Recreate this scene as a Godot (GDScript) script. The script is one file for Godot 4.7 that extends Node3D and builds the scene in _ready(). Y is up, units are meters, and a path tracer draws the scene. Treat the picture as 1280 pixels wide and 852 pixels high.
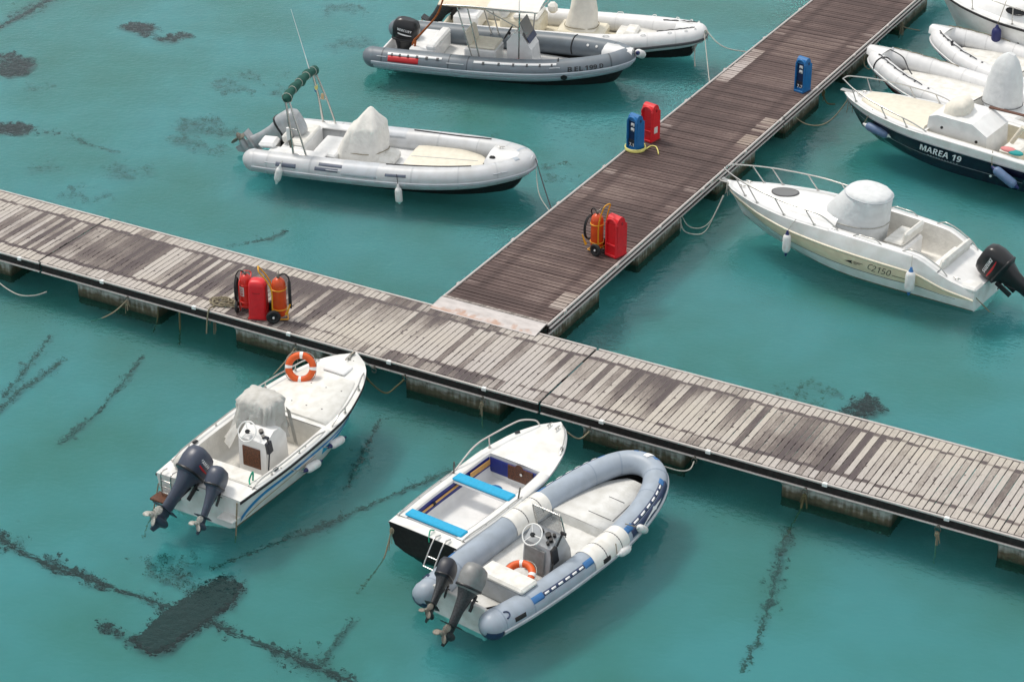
extends Node3D
# A small marina seen from above: two floating piers that meet, eleven moored boats, fire posts, ropes and clear water.
# x runs along the main pier, z across it towards the viewer, y = 0 is the water.

const DECK := 0.58
var mats := {}
var texs := {}
var used := {}
var rng := RandomNumberGenerator.new()

# ------------------------------------------------------------------ shapes
class Mb:
	var st := SurfaceTool.new()
	var xf := Transform3D()
	func _init() -> void:
		st.begin(Mesh.PRIMITIVE_TRIANGLES)
	func tri(a: Vector3, b: Vector3, c: Vector3, g := 1) -> void:
		st.set_smooth_group(g if g >= 0 else 4294967295)
		st.add_vertex(xf * a); st.add_vertex(xf * b); st.add_vertex(xf * c)
	func quad(a: Vector3, b: Vector3, c: Vector3, d: Vector3, g := 1) -> void:
		tri(a, b, c, g); tri(a, c, d, g)
	func grid(rows: Array, g := 1, closed := false, flip := false) -> void:
		for i in rows.size() - 1:
			var p: PackedVector3Array = rows[i]
			var q: PackedVector3Array = rows[i + 1]
			var n := p.size()
			for j in (n if closed else n - 1):
				var k := (j + 1) % n
				if flip:
					quad(p[j], q[j], q[k], p[k], g)
				else:
					quad(p[j], p[k], q[k], q[j], g)
	func cap(r: PackedVector3Array, g := -1, flip := false) -> void:
		var c := Vector3()
		for v in r: c += v
		c /= r.size()
		for j in r.size():
			var k := (j + 1) % r.size()
			if flip: tri(c, r[k], r[j], g)
			else: tri(c, r[j], r[k], g)
	func loft(rings: Array, g := 1, caps := true) -> void:      # closed rings, one above the other
		grid(rings, g, true)
		if caps:
			cap(rings[0], g + 1, true); cap(rings[rings.size() - 1], g + 2)
	func tube(pts: PackedVector3Array, rad, n := 8, g := 1, caps := true, closed := false) -> void:
		var m := pts.size()
		var nrm := Vector3.UP
		var rows := []
		var prev := Vector3()
		for i in m:
			var t: Vector3
			if closed:
				t = (pts[(i + 1) % m] - pts[(i + m - 1) % m]).normalized()
			else:
				t = (pts[mini(i + 1, m - 1)] - pts[maxi(i - 1, 0)]).normalized()
			if i == 0:
				nrm = Vector3.UP if absf(t.y) < 0.9 else Vector3.RIGHT
			nrm = (nrm - t * nrm.dot(t)).normalized()
			var b := t.cross(nrm)
			var r: float = rad if rad is float else rad[i]
			var row := PackedVector3Array()
			for j in n:
				var a := TAU * j / n
				row.append(pts[i] + (nrm * cos(a) + b * sin(a)) * r)
			rows.append(row)
		if closed: rows.append(rows[0])
		grid(rows, g, true, true)
		if caps and not closed:
			cap(rows[0], g + 1); cap(rows[m - 1], g + 2, true)
	func box(c: Vector3, s: Vector3, bs := Basis(), ch := 0.008) -> void:
		var h := s * 0.5
		ch = minf(ch, minf(h.x, minf(h.y, h.z)) * 0.9)
		var keep := xf
		xf = xf * Transform3D(bs, c)
		var f := func(sx, sy, sz, ax):     # the corner's vertex on the face across axis ax
			var v := Vector3(sx * (h.x - ch), sy * (h.y - ch), sz * (h.z - ch))
			v[ax] = [sx, sy, sz][ax] * h[ax]
			return v
		for ax in 3:
			var u := (ax + 1) % 3
			var w := (ax + 2) % 3
			for s1 in [-1.0, 1.0]:
				var q := []
				for k in [[-1, -1], [1, -1], [1, 1], [-1, 1]]:
					var e := [0.0, 0.0, 0.0]
					e[ax] = s1; e[u] = float(k[0]); e[w] = float(k[1])
					q.append(f.call(e[0], e[1], e[2], ax))
				if s1 > 0: quad(q[0], q[3], q[2], q[1], -1)
				else: quad(q[0], q[1], q[2], q[3], -1)
			for s1 in [-1.0, 1.0]:
				for s2 in [-1.0, 1.0]:
					var e := [0.0, 0.0, 0.0]
					e[u] = s1; e[w] = s2
					e[ax] = -1.0
					var a: Vector3 = f.call(e[0], e[1], e[2], u)
					var b: Vector3 = f.call(e[0], e[1], e[2], w)
					e[ax] = 1.0
					var c2: Vector3 = f.call(e[0], e[1], e[2], u)
					var d: Vector3 = f.call(e[0], e[1], e[2], w)
					if s1 * s2 > 0: quad(a, c2, d, b, -1)
					else: quad(a, b, d, c2, -1)
		for sx in [-1.0, 1.0]:
			for sy in [-1.0, 1.0]:
				for sz in [-1.0, 1.0]:
					if sx * sy * sz > 0: tri(f.call(sx, sy, sz, 0), f.call(sx, sy, sz, 2), f.call(sx, sy, sz, 1), -1)
					else: tri(f.call(sx, sy, sz, 0), f.call(sx, sy, sz, 1), f.call(sx, sy, sz, 2), -1)
		xf = keep
	func prism(poly: PackedVector2Array, t0: float, t1: float, ax := Basis()) -> void:   # polygon in ax.x/ax.y, pushed along ax.z
		var idx := Geometry2D.triangulate_polygon(poly)
		var at := func(v: Vector2, t: float): return ax * Vector3(v.x, v.y, t)
		for k in range(0, idx.size(), 3):
			tri(at.call(poly[idx[k]], t1), at.call(poly[idx[k + 2]], t1), at.call(poly[idx[k + 1]], t1), -1)
			tri(at.call(poly[idx[k]], t0), at.call(poly[idx[k + 1]], t0), at.call(poly[idx[k + 2]], t0), -1)
		for k in poly.size():
			var a := poly[k]
			var b := poly[(k + 1) % poly.size()]
			quad(at.call(a, t0), at.call(b, t0), at.call(b, t1), at.call(a, t1), -1)
	func ball(c: Vector3, r: Vector3, n := 10, m := 6, g := 1) -> void:
		var rows := []
		for i in m + 1:
			var a := PI * i / m - PI / 2
			var row := PackedVector3Array()
			for j in n:
				var b := TAU * j / n
				row.append(c + Vector3(cos(a) * cos(b) * r.x, sin(a) * r.y, cos(a) * sin(b) * r.z))
			rows.append(row)
		grid(rows, g, true)
	func rod(a: Vector3, b: Vector3, r: float, n := 8) -> void:
		tube(PackedVector3Array([a, b]), r, n)
	func done() -> ArrayMesh:
		st.generate_normals()
		st.index()
		return st.commit()

func v3(a: Array) -> PackedVector3Array:          # flat or nested list -> points
	var out := PackedVector3Array()
	for k in a: out.append(k if k is Vector3 else Vector3(k[0], k[1], k[2]))
	return out

func smooth_path(pts: PackedVector3Array, steps := 6) -> PackedVector3Array:
	var out := PackedVector3Array()
	var n := pts.size()
	for i in n - 1:
		var a := pts[maxi(i - 1, 0)]
		var d := pts[mini(i + 2, n - 1)]
		for k in steps:
			out.append(pts[i].cubic_interpolate(pts[i + 1], a, d, float(k) / steps))
	out.append(pts[n - 1])
	return out

func ip(l: Array, t: float) -> float:              # smooth curve through [t, value] pairs
	var n := l.size()
	if t <= l[0][0]: return l[0][1]
	for i in n - 1:
		if t <= l[i + 1][0]:
			var h: float = l[i + 1][0] - l[i][0]
			var s: float = (t - l[i][0]) / h
			var dm: float = (l[i + 1][1] - l[i][1]) / h
			var d0 := dm
			var d1 := dm
			if i > 0:
				var dp: float = (l[i][1] - l[i - 1][1]) / (l[i][0] - l[i - 1][0])
				d0 = 0.0 if dp * dm <= 0 else 2 * dp * dm / (dp + dm)
			if i < n - 2:
				var dn: float = (l[i + 2][1] - l[i + 1][1]) / (l[i + 2][0] - l[i + 1][0])
				d1 = 0.0 if dn * dm <= 0 else 2 * dn * dm / (dn + dm)
			var s2 := s * s
			var s3 := s2 * s
			return l[i][1] * (2 * s3 - 3 * s2 + 1) + l[i + 1][1] * (3 * s2 - 2 * s3) + h * d0 * (s3 - 2 * s2 + s) + h * d1 * (s3 - s2)
	return l[n - 1][1]

func ring(c: Vector3, rx: float, rz: float, n := 20, e := 2.0, tilt := 0.0) -> PackedVector3Array:   # superellipse in plan
	var out := PackedVector3Array()
	for j in n:
		var a := TAU * j / n
		var x := signf(cos(a)) * pow(absf(cos(a)), 2.0 / e) * rx
		var z := signf(sin(a)) * pow(absf(sin(a)), 2.0 / e) * rz
		out.append(c + Vector3(x, x * tilt, z))
	return out

# ------------------------------------------------------------------ things, parts, names
func numbered(called: String) -> String:
	var k: int = used.get(called, 0)
	used[called] = k + 1
	return called if k == 0 else "%s_%03d" % [called, k]

func tag(o: Node3D, label: String, category: String, group := "", kind := "") -> Node3D:
	if label: o.set_meta("label", label)
	if category: o.set_meta("category", category)
	if group: o.set_meta("group", group)
	if kind: o.set_meta("kind", kind)
	return o

func thing(called: String, label: String, category: String, at := Vector3.ZERO, turn := 0.0, group := "") -> Node3D:
	var o := Node3D.new()
	o.name = numbered(called)
	add_child(o, true)
	o.position = at
	o.rotation.y = turn
	return tag(o, label, category, group)

func mesh_in(called: String, m: Mesh, mat: Material, parent: Node = null) -> MeshInstance3D:
	var o := MeshInstance3D.new()
	o.mesh = m
	o.material_override = mat
	if parent == null:
		o.name = numbered(called)
		add_child(o, true)
	else:
		var k := 0
		var nm := called
		while parent.has_node(NodePath(nm)):
			k += 1
			nm = "%s_%03d" % [called, k]
		o.name = nm
		parent.add_child(o, true)
	return o

func part(called: String, mb: Mb, mat: Material, parent: Node = null) -> MeshInstance3D:
	return mesh_in(called, mb.done(), mat, parent)

# ------------------------------------------------------------------ materials
func noise_tex(key: String, freq: float, lo: Color, hi: Color, octaves := 4, type := FastNoiseLite.TYPE_SIMPLEX_SMOOTH, mid := 0.5, size := 256) -> NoiseTexture2D:
	if texs.has(key): return texs[key]
	var n := FastNoiseLite.new()
	n.seed = key.hash() % 1000
	n.noise_type = type
	n.frequency = freq
	n.fractal_octaves = octaves
	var g := Gradient.new()
	g.set_color(0, lo); g.set_color(1, hi)
	g.set_offset(0, maxf(0.0, mid - 0.35)); g.set_offset(1, minf(1.0, mid + 0.35))
	var t := NoiseTexture2D.new()
	t.width = size; t.height = size
	t.seamless = true
	t.noise = n
	t.color_ramp = g
	texs[key] = t
	return t

func bump_tex(key: String, freq: float, octaves := 4) -> NoiseTexture2D:
	if texs.has(key): return texs[key]
	var n := FastNoiseLite.new()
	n.seed = key.hash() % 1000
	n.frequency = freq
	n.fractal_octaves = octaves
	var t := NoiseTexture2D.new()
	t.width = 256; t.height = 256
	t.seamless = true
	t.as_normal_map = true
	t.bump_strength = 6.0
	t.noise = n
	texs[key] = t
	return t

func lin(r: float, g: float, b: float) -> Color:
	return Color(r, g, b).linear_to_srgb()

func mat(key: String, c: Color, rough := 0.5, metal := 0.0, tex: Texture2D = null, scale := 1.0, bump: Texture2D = null, bstr := 0.4) -> StandardMaterial3D:
	if mats.has(key): return mats[key]
	var m := StandardMaterial3D.new()
	m.resource_name = key
	m.albedo_color = c
	m.roughness = rough
	m.metallic = metal
	if tex or bump:
		m.uv1_triplanar = true
		m.uv1_scale = Vector3.ONE * scale
	if tex: m.albedo_texture = tex
	if bump:
		m.normal_enabled = true
		m.normal_texture = bump
		m.normal_scale = bstr
	mats[key] = m
	return m

func make_materials() -> void:
	var grime := noise_tex("grime", 0.012, Color(0.91, 0.905, 0.89), Color(1, 1, 1), 5, FastNoiseLite.TYPE_SIMPLEX_SMOOTH, 0.38)
	var soft := noise_tex("soft", 0.02, Color(0.94, 0.94, 0.94), Color(1, 1, 1), 4)
	var rusty := noise_tex("rusty", 0.015, Color(0.62, 0.42, 0.28), Color(0.98, 0.97, 0.96), 5, FastNoiseLite.TYPE_SIMPLEX_SMOOTH, 0.38)
	var rough := noise_tex("rough", 0.03, Color(0.55, 0.55, 0.53), Color(1, 1, 1), 5)
	var fine := bump_tex("fine_bump", 0.06, 3)
	var wrinkle := bump_tex("wrinkle_bump", 0.018, 4)
	mat("gelcoat", lin(0.78, 0.78, 0.76), 0.28, 0.0, grime, 0.7)
	mat("gelcoat_clean", lin(0.82, 0.82, 0.81), 0.25, 0.0, soft, 0.5)
	mat("gelcoat_floor", lin(0.68, 0.68, 0.66), 0.55, 0.0, grime, 0.9, fine, 0.25)
	mat("liner_white", lin(0.72, 0.70, 0.65), 0.45, 0.0, soft, 0.9, fine, 0.2)
	mat("gelcoat_ivory", lin(0.76, 0.70, 0.55), 0.3, 0.0, soft, 0.7)
	mat("gelcoat_beige", lin(0.73, 0.64, 0.45), 0.25, 0.0, soft, 0.6)
	mat("gelcoat_grey", lin(0.40, 0.42, 0.44), 0.4, 0.0, grime, 0.9)
	mat("navy_hull", lin(0.004, 0.006, 0.02), 0.12, 0.0, soft, 0.6)
	mat("antifoul_dark", lin(0.012, 0.012, 0.012), 0.75, 0.0, rough, 1.0)
	mat("antifoul_red", lin(0.05, 0.014, 0.012), 0.75, 0.0, rough, 1.0)
	mat("antifoul_blue", lin(0.02, 0.035, 0.10), 0.7, 0.0, rough, 1.0)
	mat("tube_bright", lin(0.74, 0.74, 0.74), 0.42, 0.0, soft, 0.8)
	mat("tube_white", lin(0.55, 0.565, 0.585), 0.42, 0.0, grime, 0.8)
	mat("tube_pale", lin(0.50, 0.53, 0.57), 0.45, 0.0, grime, 0.8)
	mat("tube_pale_patch", lin(0.40, 0.45, 0.50), 0.45, 0.0, soft, 0.8)
	mat("tube_grey", lin(0.155, 0.185, 0.215), 0.45, 0.0, grime, 0.8)
	mat("seam_blue_grey", lin(0.25, 0.30, 0.365), 0.45)
	mat("seam_white", lin(0.44, 0.455, 0.47), 0.45)
	mat("seam_bright", lin(0.60, 0.60, 0.60), 0.45)
	mat("tube_grey_dark", lin(0.07, 0.085, 0.10), 0.5, 0.0, grime, 0.8)
	mat("tube_blue_grey", lin(0.33, 0.385, 0.455), 0.45, 0.0, grime, 0.8)
	mat("patch_navy", lin(0.022, 0.040, 0.10), 0.45, 0.0, soft, 1.0)
	mat("patch_blue", lin(0.035, 0.16, 0.40), 0.45, 0.0, grime, 1.2)
	mat("patch_slate", lin(0.12, 0.14, 0.19), 0.5, 0.0, soft, 1.0)
	mat("vinyl_white", lin(0.76, 0.75, 0.71), 0.45, 0.0, grime, 1.2, wrinkle, 0.15)
	mat("vinyl_cream", lin(0.76, 0.71, 0.59), 0.5, 0.0, soft, 1.0, wrinkle, 0.2)
	mat("cover_white", lin(0.80, 0.78, 0.73), 0.75, 0.0, soft, 0.9, wrinkle, 0.5)
	mat("cover_cream", lin(0.78, 0.74, 0.65), 0.8, 0.0, soft, 0.9, wrinkle, 0.5)
	mat("cover_cool", lin(0.70, 0.72, 0.725), 0.7, 0.0, soft, 0.9, wrinkle, 0.4)
	mat("cover_grey", lin(0.54, 0.53, 0.50), 0.8, 0.0, grime, 1.4, wrinkle, 0.8)
	mat("canvas_cream", lin(0.74, 0.66, 0.52), 0.8, 0.0, soft, 1.2, wrinkle, 0.4)
	mat("canvas_tan", lin(0.58, 0.43, 0.25), 0.8, 0.0, grime, 1.2, wrinkle, 0.4)
	mat("canvas_green", lin(0.004, 0.075, 0.055), 0.8, 0.0, soft, 2.0, wrinkle, 0.7)
	mat("steel", Color(0.78, 0.77, 0.75), 0.25, 1.0)
	mat("steel_dull", Color(0.62, 0.6, 0.57), 0.45, 0.9, rough, 3.0)
	mat("black_rubber", lin(0.012, 0.012, 0.013), 0.7)
	mat("black_plastic", lin(0.010, 0.011, 0.013), 0.35)
	mat("grey_rubber", lin(0.10, 0.10, 0.105), 0.65, 0.0, soft, 2.0)
	mat("cowl_navy", lin(0.050, 0.062, 0.095), 0.38, 0.0, soft, 2.0)
	mat("cowl_navy_dark", lin(0.018, 0.022, 0.034), 0.45, 0.0, soft, 2.0)
	mat("cowl_black", lin(0.010, 0.0105, 0.012), 0.3)
	mat("cowl_grey", lin(0.22, 0.225, 0.225), 0.45, 0.1, grime, 2.0)
	mat("cowl_silver", lin(0.42, 0.44, 0.46), 0.35, 0.15, grime, 2.0)
	mat("leg_grey", lin(0.07, 0.075, 0.082), 0.5, 0.2, rough, 3.0)
	mat("prop_white", lin(0.62, 0.61, 0.56), 0.6, 0.0, rough, 4.0)
	mat("prop_worn", lin(0.34, 0.31, 0.26), 0.6, 0.2, rough, 6.0)
	mat("red_plastic", lin(0.70, 0.016, 0.024), 0.42, 0.0, soft, 1.5)
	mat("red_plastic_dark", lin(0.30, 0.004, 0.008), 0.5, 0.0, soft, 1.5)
	mat("red_paint", lin(0.62, 0.024, 0.016), 0.35, 0.0, grime, 1.5)
	mat("orange_paint", lin(0.62, 0.068, 0.008), 0.35, 0.0, grime, 1.5)
	mat("yellow_paint", lin(0.72, 0.33, 0.012), 0.4, 0.0, grime, 1.5)
	mat("blue_plastic", lin(0.010, 0.15, 0.40), 0.4, 0.0, soft, 1.5)
	mat("blue_plastic_dark", lin(0.004, 0.022, 0.075), 0.45)
	mat("white_plastic", lin(0.80, 0.80, 0.78), 0.4)
	mat("orange_foam", lin(0.72, 0.105, 0.012), 0.55, 0.0, grime, 2.0)
	mat("fender_white", lin(0.76, 0.76, 0.75), 0.4, 0.0, grime, 2.0)
	mat("fender_navy", lin(0.010, 0.014, 0.10), 0.4)
	mat("fender_blue", lin(0.12, 0.19, 0.33), 0.45, 0.0, grime, 2.0)
	mat("teal_vinyl", lin(0.004, 0.36, 0.62), 0.5, 0.0, soft, 2.0, wrinkle, 0.15)
	mat("blue_paint", lin(0.008, 0.022, 0.20), 0.4, 0.0, grime, 2.0)
	mat("mahogany", lin(0.17, 0.052, 0.016), 0.45, 0.0, rough, 3.0)
	mat("oar_wood", lin(0.62, 0.34, 0.10), 0.45, 0.0, grime, 3.0)
	mat("stripe_blue", lin(0.02, 0.22, 0.50), 0.3)
	mat("scum_line", lin(0.26, 0.22, 0.13), 0.8, 0.0, rough, 2.0)
	mat("stripe_red", lin(0.22, 0.015, 0.035), 0.4)
	mat("stripe_navy", lin(0.03, 0.06, 0.20), 0.4)
	mat("stripe_gold", lin(0.40, 0.26, 0.10), 0.35)
	mat("ink_black", lin(0.012, 0.012, 0.014), 0.5)
	mat("ink_white", lin(0.8, 0.8, 0.8), 0.5)
	mat("ink_red", lin(0.50, 0.015, 0.02), 0.5)
	mat("rope_tan", lin(0.42, 0.36, 0.25), 0.9, 0.0, rough, 8.0)
	mat("rope_white", lin(0.66, 0.65, 0.60), 0.85, 0.0, rough, 8.0)
	mat("rope_dark", lin(0.035, 0.035, 0.04), 0.9)
	mat("rope_green", lin(0.16, 0.15, 0.07), 0.95, 0.0, rough, 8.0)
	mat("rope_orange", lin(0.62, 0.16, 0.03), 0.8, 0.0, rough, 8.0)
	mat("hose_yellow", lin(0.72, 0.66, 0.20), 0.5, 0.0, grime, 3.0)
	mat("smoked_acrylic", lin(0.14, 0.14, 0.14), 0.15)
	mat("dial_black", lin(0.006, 0.006, 0.007), 0.2)
	mat("green_hose", lin(0.01, 0.33, 0.20), 0.5)
	mat("cloth_pink", lin(0.60, 0.22, 0.22), 0.8)
	mat("cloth_teal", lin(0.02, 0.28, 0.28), 0.8)
	mat("aluminium", Color(0.78, 0.75, 0.73), 0.5, 0.2, soft, 1.5)
	var gv := mat("galvanised", Color(1, 1, 1), 0.6, 0.1, plate_picture())
	gv.uv1_world_triplanar = true
	gv.uv1_scale = Vector3(1 / 2.56, 1.0, 2.0)
	gv.uv1_offset = Vector3(0.5, 0, 0.75)
	mat("beam_dark", lin(0.028, 0.021, 0.020), 0.8, 0.0, rough, 1.0)
	mat("under_dark", lin(0.02, 0.018, 0.017), 0.9)
	mat("weed_dark", lin(0.010, 0.016, 0.016), 0.9)
	mat("weed_mid", lin(0.030, 0.036, 0.034), 0.9)
	mat("weed_olive", lin(0.12, 0.125, 0.09), 0.9)
	mat("weed_grey", lin(0.085, 0.095, 0.085), 0.9)
	mat("weed_faint", lin(0.13, 0.135, 0.125), 0.9)
	var glass := mat("windscreen", Color(0.45, 0.47, 0.48, 0.35), 0.08)
	glass.transparency = BaseMaterial3D.TRANSPARENCY_ALPHA
	var conc := mat("concrete", lin(0.36, 0.36, 0.33), 0.9, 0.0, rough, 0.8, fine, 0.4)
	conc.uv1_world_triplanar = true
	mat("pale_board", lin(0.46, 0.40, 0.375), 0.8, 0.0, rough, 1.0)
	var cf := mat("concrete_float", Color(1, 1, 1), 0.85, 0.0, null, 1.0, fine, 0.5)
	cf.uv1_world_triplanar = true
	cf.albedo_texture = float_picture()
	cf.uv1_scale = Vector3(0.25, 1.0, 0.25)

func plate_picture() -> ImageTexture:
	# pale galvanised steel; rust creeps up from the edge that scrapes on the planks
	var im := Image.create(512, 128, false, Image.FORMAT_RGB8)
	var n := FastNoiseLite.new(); n.seed = 15; n.frequency = 0.012; n.fractal_octaves = 4
	for x in 512:
		for y in 128:
			var v := y / 128.0                       # 0 at the hinge, 1 at the scraping edge
			var a := n.get_noise_2d(x, y * 2.0)
			var c := Color(0.50, 0.465, 0.45) * (1.0 + 0.25 * a)
			var rust := smoothstep(0.62, 1.05, v + 0.55 * n.get_noise_2d(x * 1.3 + 90.0, y * 0.8) - 0.18 * absf(x - 190.0) / 256.0)
			c = c.lerp(Color(0.40, 0.20, 0.11), rust * 0.75)
			im.set_pixel(x, y, c.clamp().linear_to_srgb())
	return ImageTexture.create_from_image(im)

func float_picture() -> ImageTexture:
	# y runs over one metre of height: bleached above, brown and weedy where the water reaches, dark below
	var im := Image.create(512, 256, false, Image.FORMAT_RGB8)
	var n := FastNoiseLite.new(); n.seed = 5; n.frequency = 0.02; n.fractal_octaves = 4
	for x in 512:
		for y in 256:
			var h := y / 256.0                      # the same height in every metre: 0 is the water
			h = 1.0 - h                             # world triplanar turns v over
			if h > 0.6: h -= 1.0
			var a := n.get_noise_2d(x * 0.9, y * 1.2)
			var drip := n.get_noise_2d(x * 3.0, y * 0.25 + 400.0)
			var c := Color(0.37, 0.365, 0.335) * (0.9 + 0.45 * a + 0.25 * drip)
			var wet := smoothstep(0.30, 0.10, h + 0.10 * drip + 0.06 * a)
			c = c.lerp(Color(0.10, 0.085, 0.05) * (1.0 + 0.5 * a), wet)
			var weed := smoothstep(0.12, 0.0, h + 0.06 * drip)
			c = c.lerp(Color(0.035, 0.038, 0.02), weed)
			im.set_pixel(x, y, c.clamp().linear_to_srgb())
	return ImageTexture.create_from_image(im)

# ------------------------------------------------------------------ piers
const PITCH := 0.128
const SEAM := -9.53            # a joint between pontoon sections, then every 12.09 m

func hash1(k: float) -> float:
	return fposmod(sin(k * 127.1 + 11.7) * 43758.5453, 1.0)

func deck_picture(branch: bool) -> ImageTexture:
	# weathering of the planks: u runs along the pier, v across it (25.6 m x 3.2 m); bleached, wet and stained boards, grain, knots
	var w := 2048
	var h := 256
	var im := Image.create(w, h, false, Image.FORMAT_RGB8)
	var n := FastNoiseLite.new(); n.seed = 7 if branch else 3; n.frequency = 0.02; n.fractal_octaves = 4
	var fine := FastNoiseLite.new(); fine.seed = 21; fine.frequency = 0.5; fine.fractal_octaves = 2
	var pale := Color(0.415, 0.382, 0.358)
	var tan := Color(0.44, 0.40, 0.345)
	var dark := Color(0.085, 0.067, 0.068)
	var mid := Color(0.195, 0.163, 0.145)
	if branch:
		pale = Color(0.42, 0.37, 0.35); dark = Color(0.062, 0.037, 0.033); mid = Color(0.138, 0.090, 0.080); tan = Color(0.25, 0.19, 0.15)
	var knots := {}
	var r := RandomNumberGenerator.new(); r.seed = 91
	for k in 210:
		if branch or r.randf() < 0.35: continue
		knots[k] = [r.randf_range(0.75, 1.05) + 0.3 * sin(k * 0.35), r.randf_range(1.25, 1.6), r.randf_range(0.018, 0.034)]
	for x in w:
		var s := x * 0.0125                         # metres along
		var k := int(floor(s / PITCH))
		var b1 := hash1(k + (500 if branch else 0))
		var b2 := hash1(k * 3.7 + 91.0)
		var e1 := 0.36 + 0.05 * (hash1(k * 1.9) - 0.5)      # where the bolted-down, wet strips lie
		var e2 := 2.0 + 0.05 * (hash1(k * 2.3) - 0.5)
		var wide := 0.05 + 0.03 * n.get_noise_2d(k * 9.0, 700.0)
		for y in h:
			var t := y * 0.0125                     # metres across
			var big := n.get_noise_2d(s * 22.0, t * 22.0 + 300.0)
			var patch := n.get_noise_2d(s * 9.0, t * 14.0 + 900.0)
			var grain := fine.get_noise_2d(s * 150.0, t * 7.0) * 0.5 + fine.get_noise_2d(s * 400.0, t * 22.0) * 0.5
			var bleach: float
			if not branch:
				var dry := ip([[0.0, 0.62], [3.2, 0.46], [6.5, 0.34], [8.0, 0.24], [10.5, 0.40], [12.5, 0.82], [15.5, 0.86], [17.5, 0.62], [20.0, 0.70], [21.3, 0.26], [22.5, 0.55], [24.0, 0.88], [25.6, 0.84]], s)
				bleach = dry + (b1 - 0.5) * (1.2 if b2 > 0.4 else 0.5) + big * 0.42
				if s > 8.0 and s < 13.0: bleach += (t - 1.0) * 0.6 - 0.12
				if s > 14.5 and s < 20.0: bleach += (t - 1.1) * 0.35
				if t < e1 - wide or t > e2 + wide: bleach = 0.86 + big * 0.45 + (b2 - 0.5) * 0.75
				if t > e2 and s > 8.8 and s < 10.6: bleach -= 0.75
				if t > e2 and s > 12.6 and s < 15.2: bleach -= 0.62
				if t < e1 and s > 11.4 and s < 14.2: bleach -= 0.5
				var strip := minf(absf(t - e1), absf(t - e2))
				if strip < wide: bleach -= 0.9 * (1.0 - strip / wide * 0.55)
				if knots.has(k):
					var at: Array = knots[k]
					var du := (s / PITCH - k - (0.1 if b1 > 0.5 else 0.9)) * PITCH
					for q in 2:
						if Vector2(du, t - at[q]).length() < at[2] + grain * 0.012: bleach -= 0.75
			else:
				bleach = 0.17 + (b1 - 0.5) * 0.26 + big * 0.22 + patch * 0.16
				var strip2 := minf(absf(t - 0.42), absf(t - 2.02))
				if strip2 < 0.16: bleach -= 0.22 * (1.0 - strip2 / 0.16)
				var edge := t > 2.12 - 0.12 * hash1(k * 5.1) or t < 0.34
				if t > 2.08 and s > 0.25 and s < 1.25 and b1 > 0.12: bleach = 0.85 + big * 0.5
				if t < 0.36 and s > 13.2 and s < 15.6: bleach = 0.8 + big * 0.6
				if t > 2.08 and s > 9.9 and s < 12.0 and b1 > 0.2: bleach = 0.85 + big * 0.5
				if edge and b2 > 0.90: bleach += 0.22
			bleach = clampf(bleach + grain * 0.16, 0.0, 1.0)
			var c := dark.lerp(mid, minf(1.0, bleach * 2.2)).lerp(pale.lerp(tan, clampf(0.5 + patch, 0.0, 1.0)), smoothstep(0.22, 0.85, bleach))
			c = c * (1.0 + grain * 0.22)
			im.set_pixel(x, y, c.clamp().linear_to_srgb())
	return ImageTexture.create_from_image(im)

func deck_material(branch: bool) -> StandardMaterial3D:
	var m := StandardMaterial3D.new()
	m.resource_name = "branch_planks" if branch else "main_planks"
	m.albedo_texture = deck_picture(branch)
	m.roughness = 0.72 if branch else 0.82
	m.uv1_triplanar = true
	m.uv1_world_triplanar = true
	m.uv1_triplanar_sharpness = 8.0
	return m

func plank_mesh(length: float, width: float, along_x: bool) -> ArrayMesh:
	var mb := Mb.new()
	var s := Vector3(length, 0.032, width) if along_x else Vector3(width, 0.032, length)
	mb.box(Vector3(0, -0.016, 0), s, Basis(), 0.005)
	return mb.done()

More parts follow.
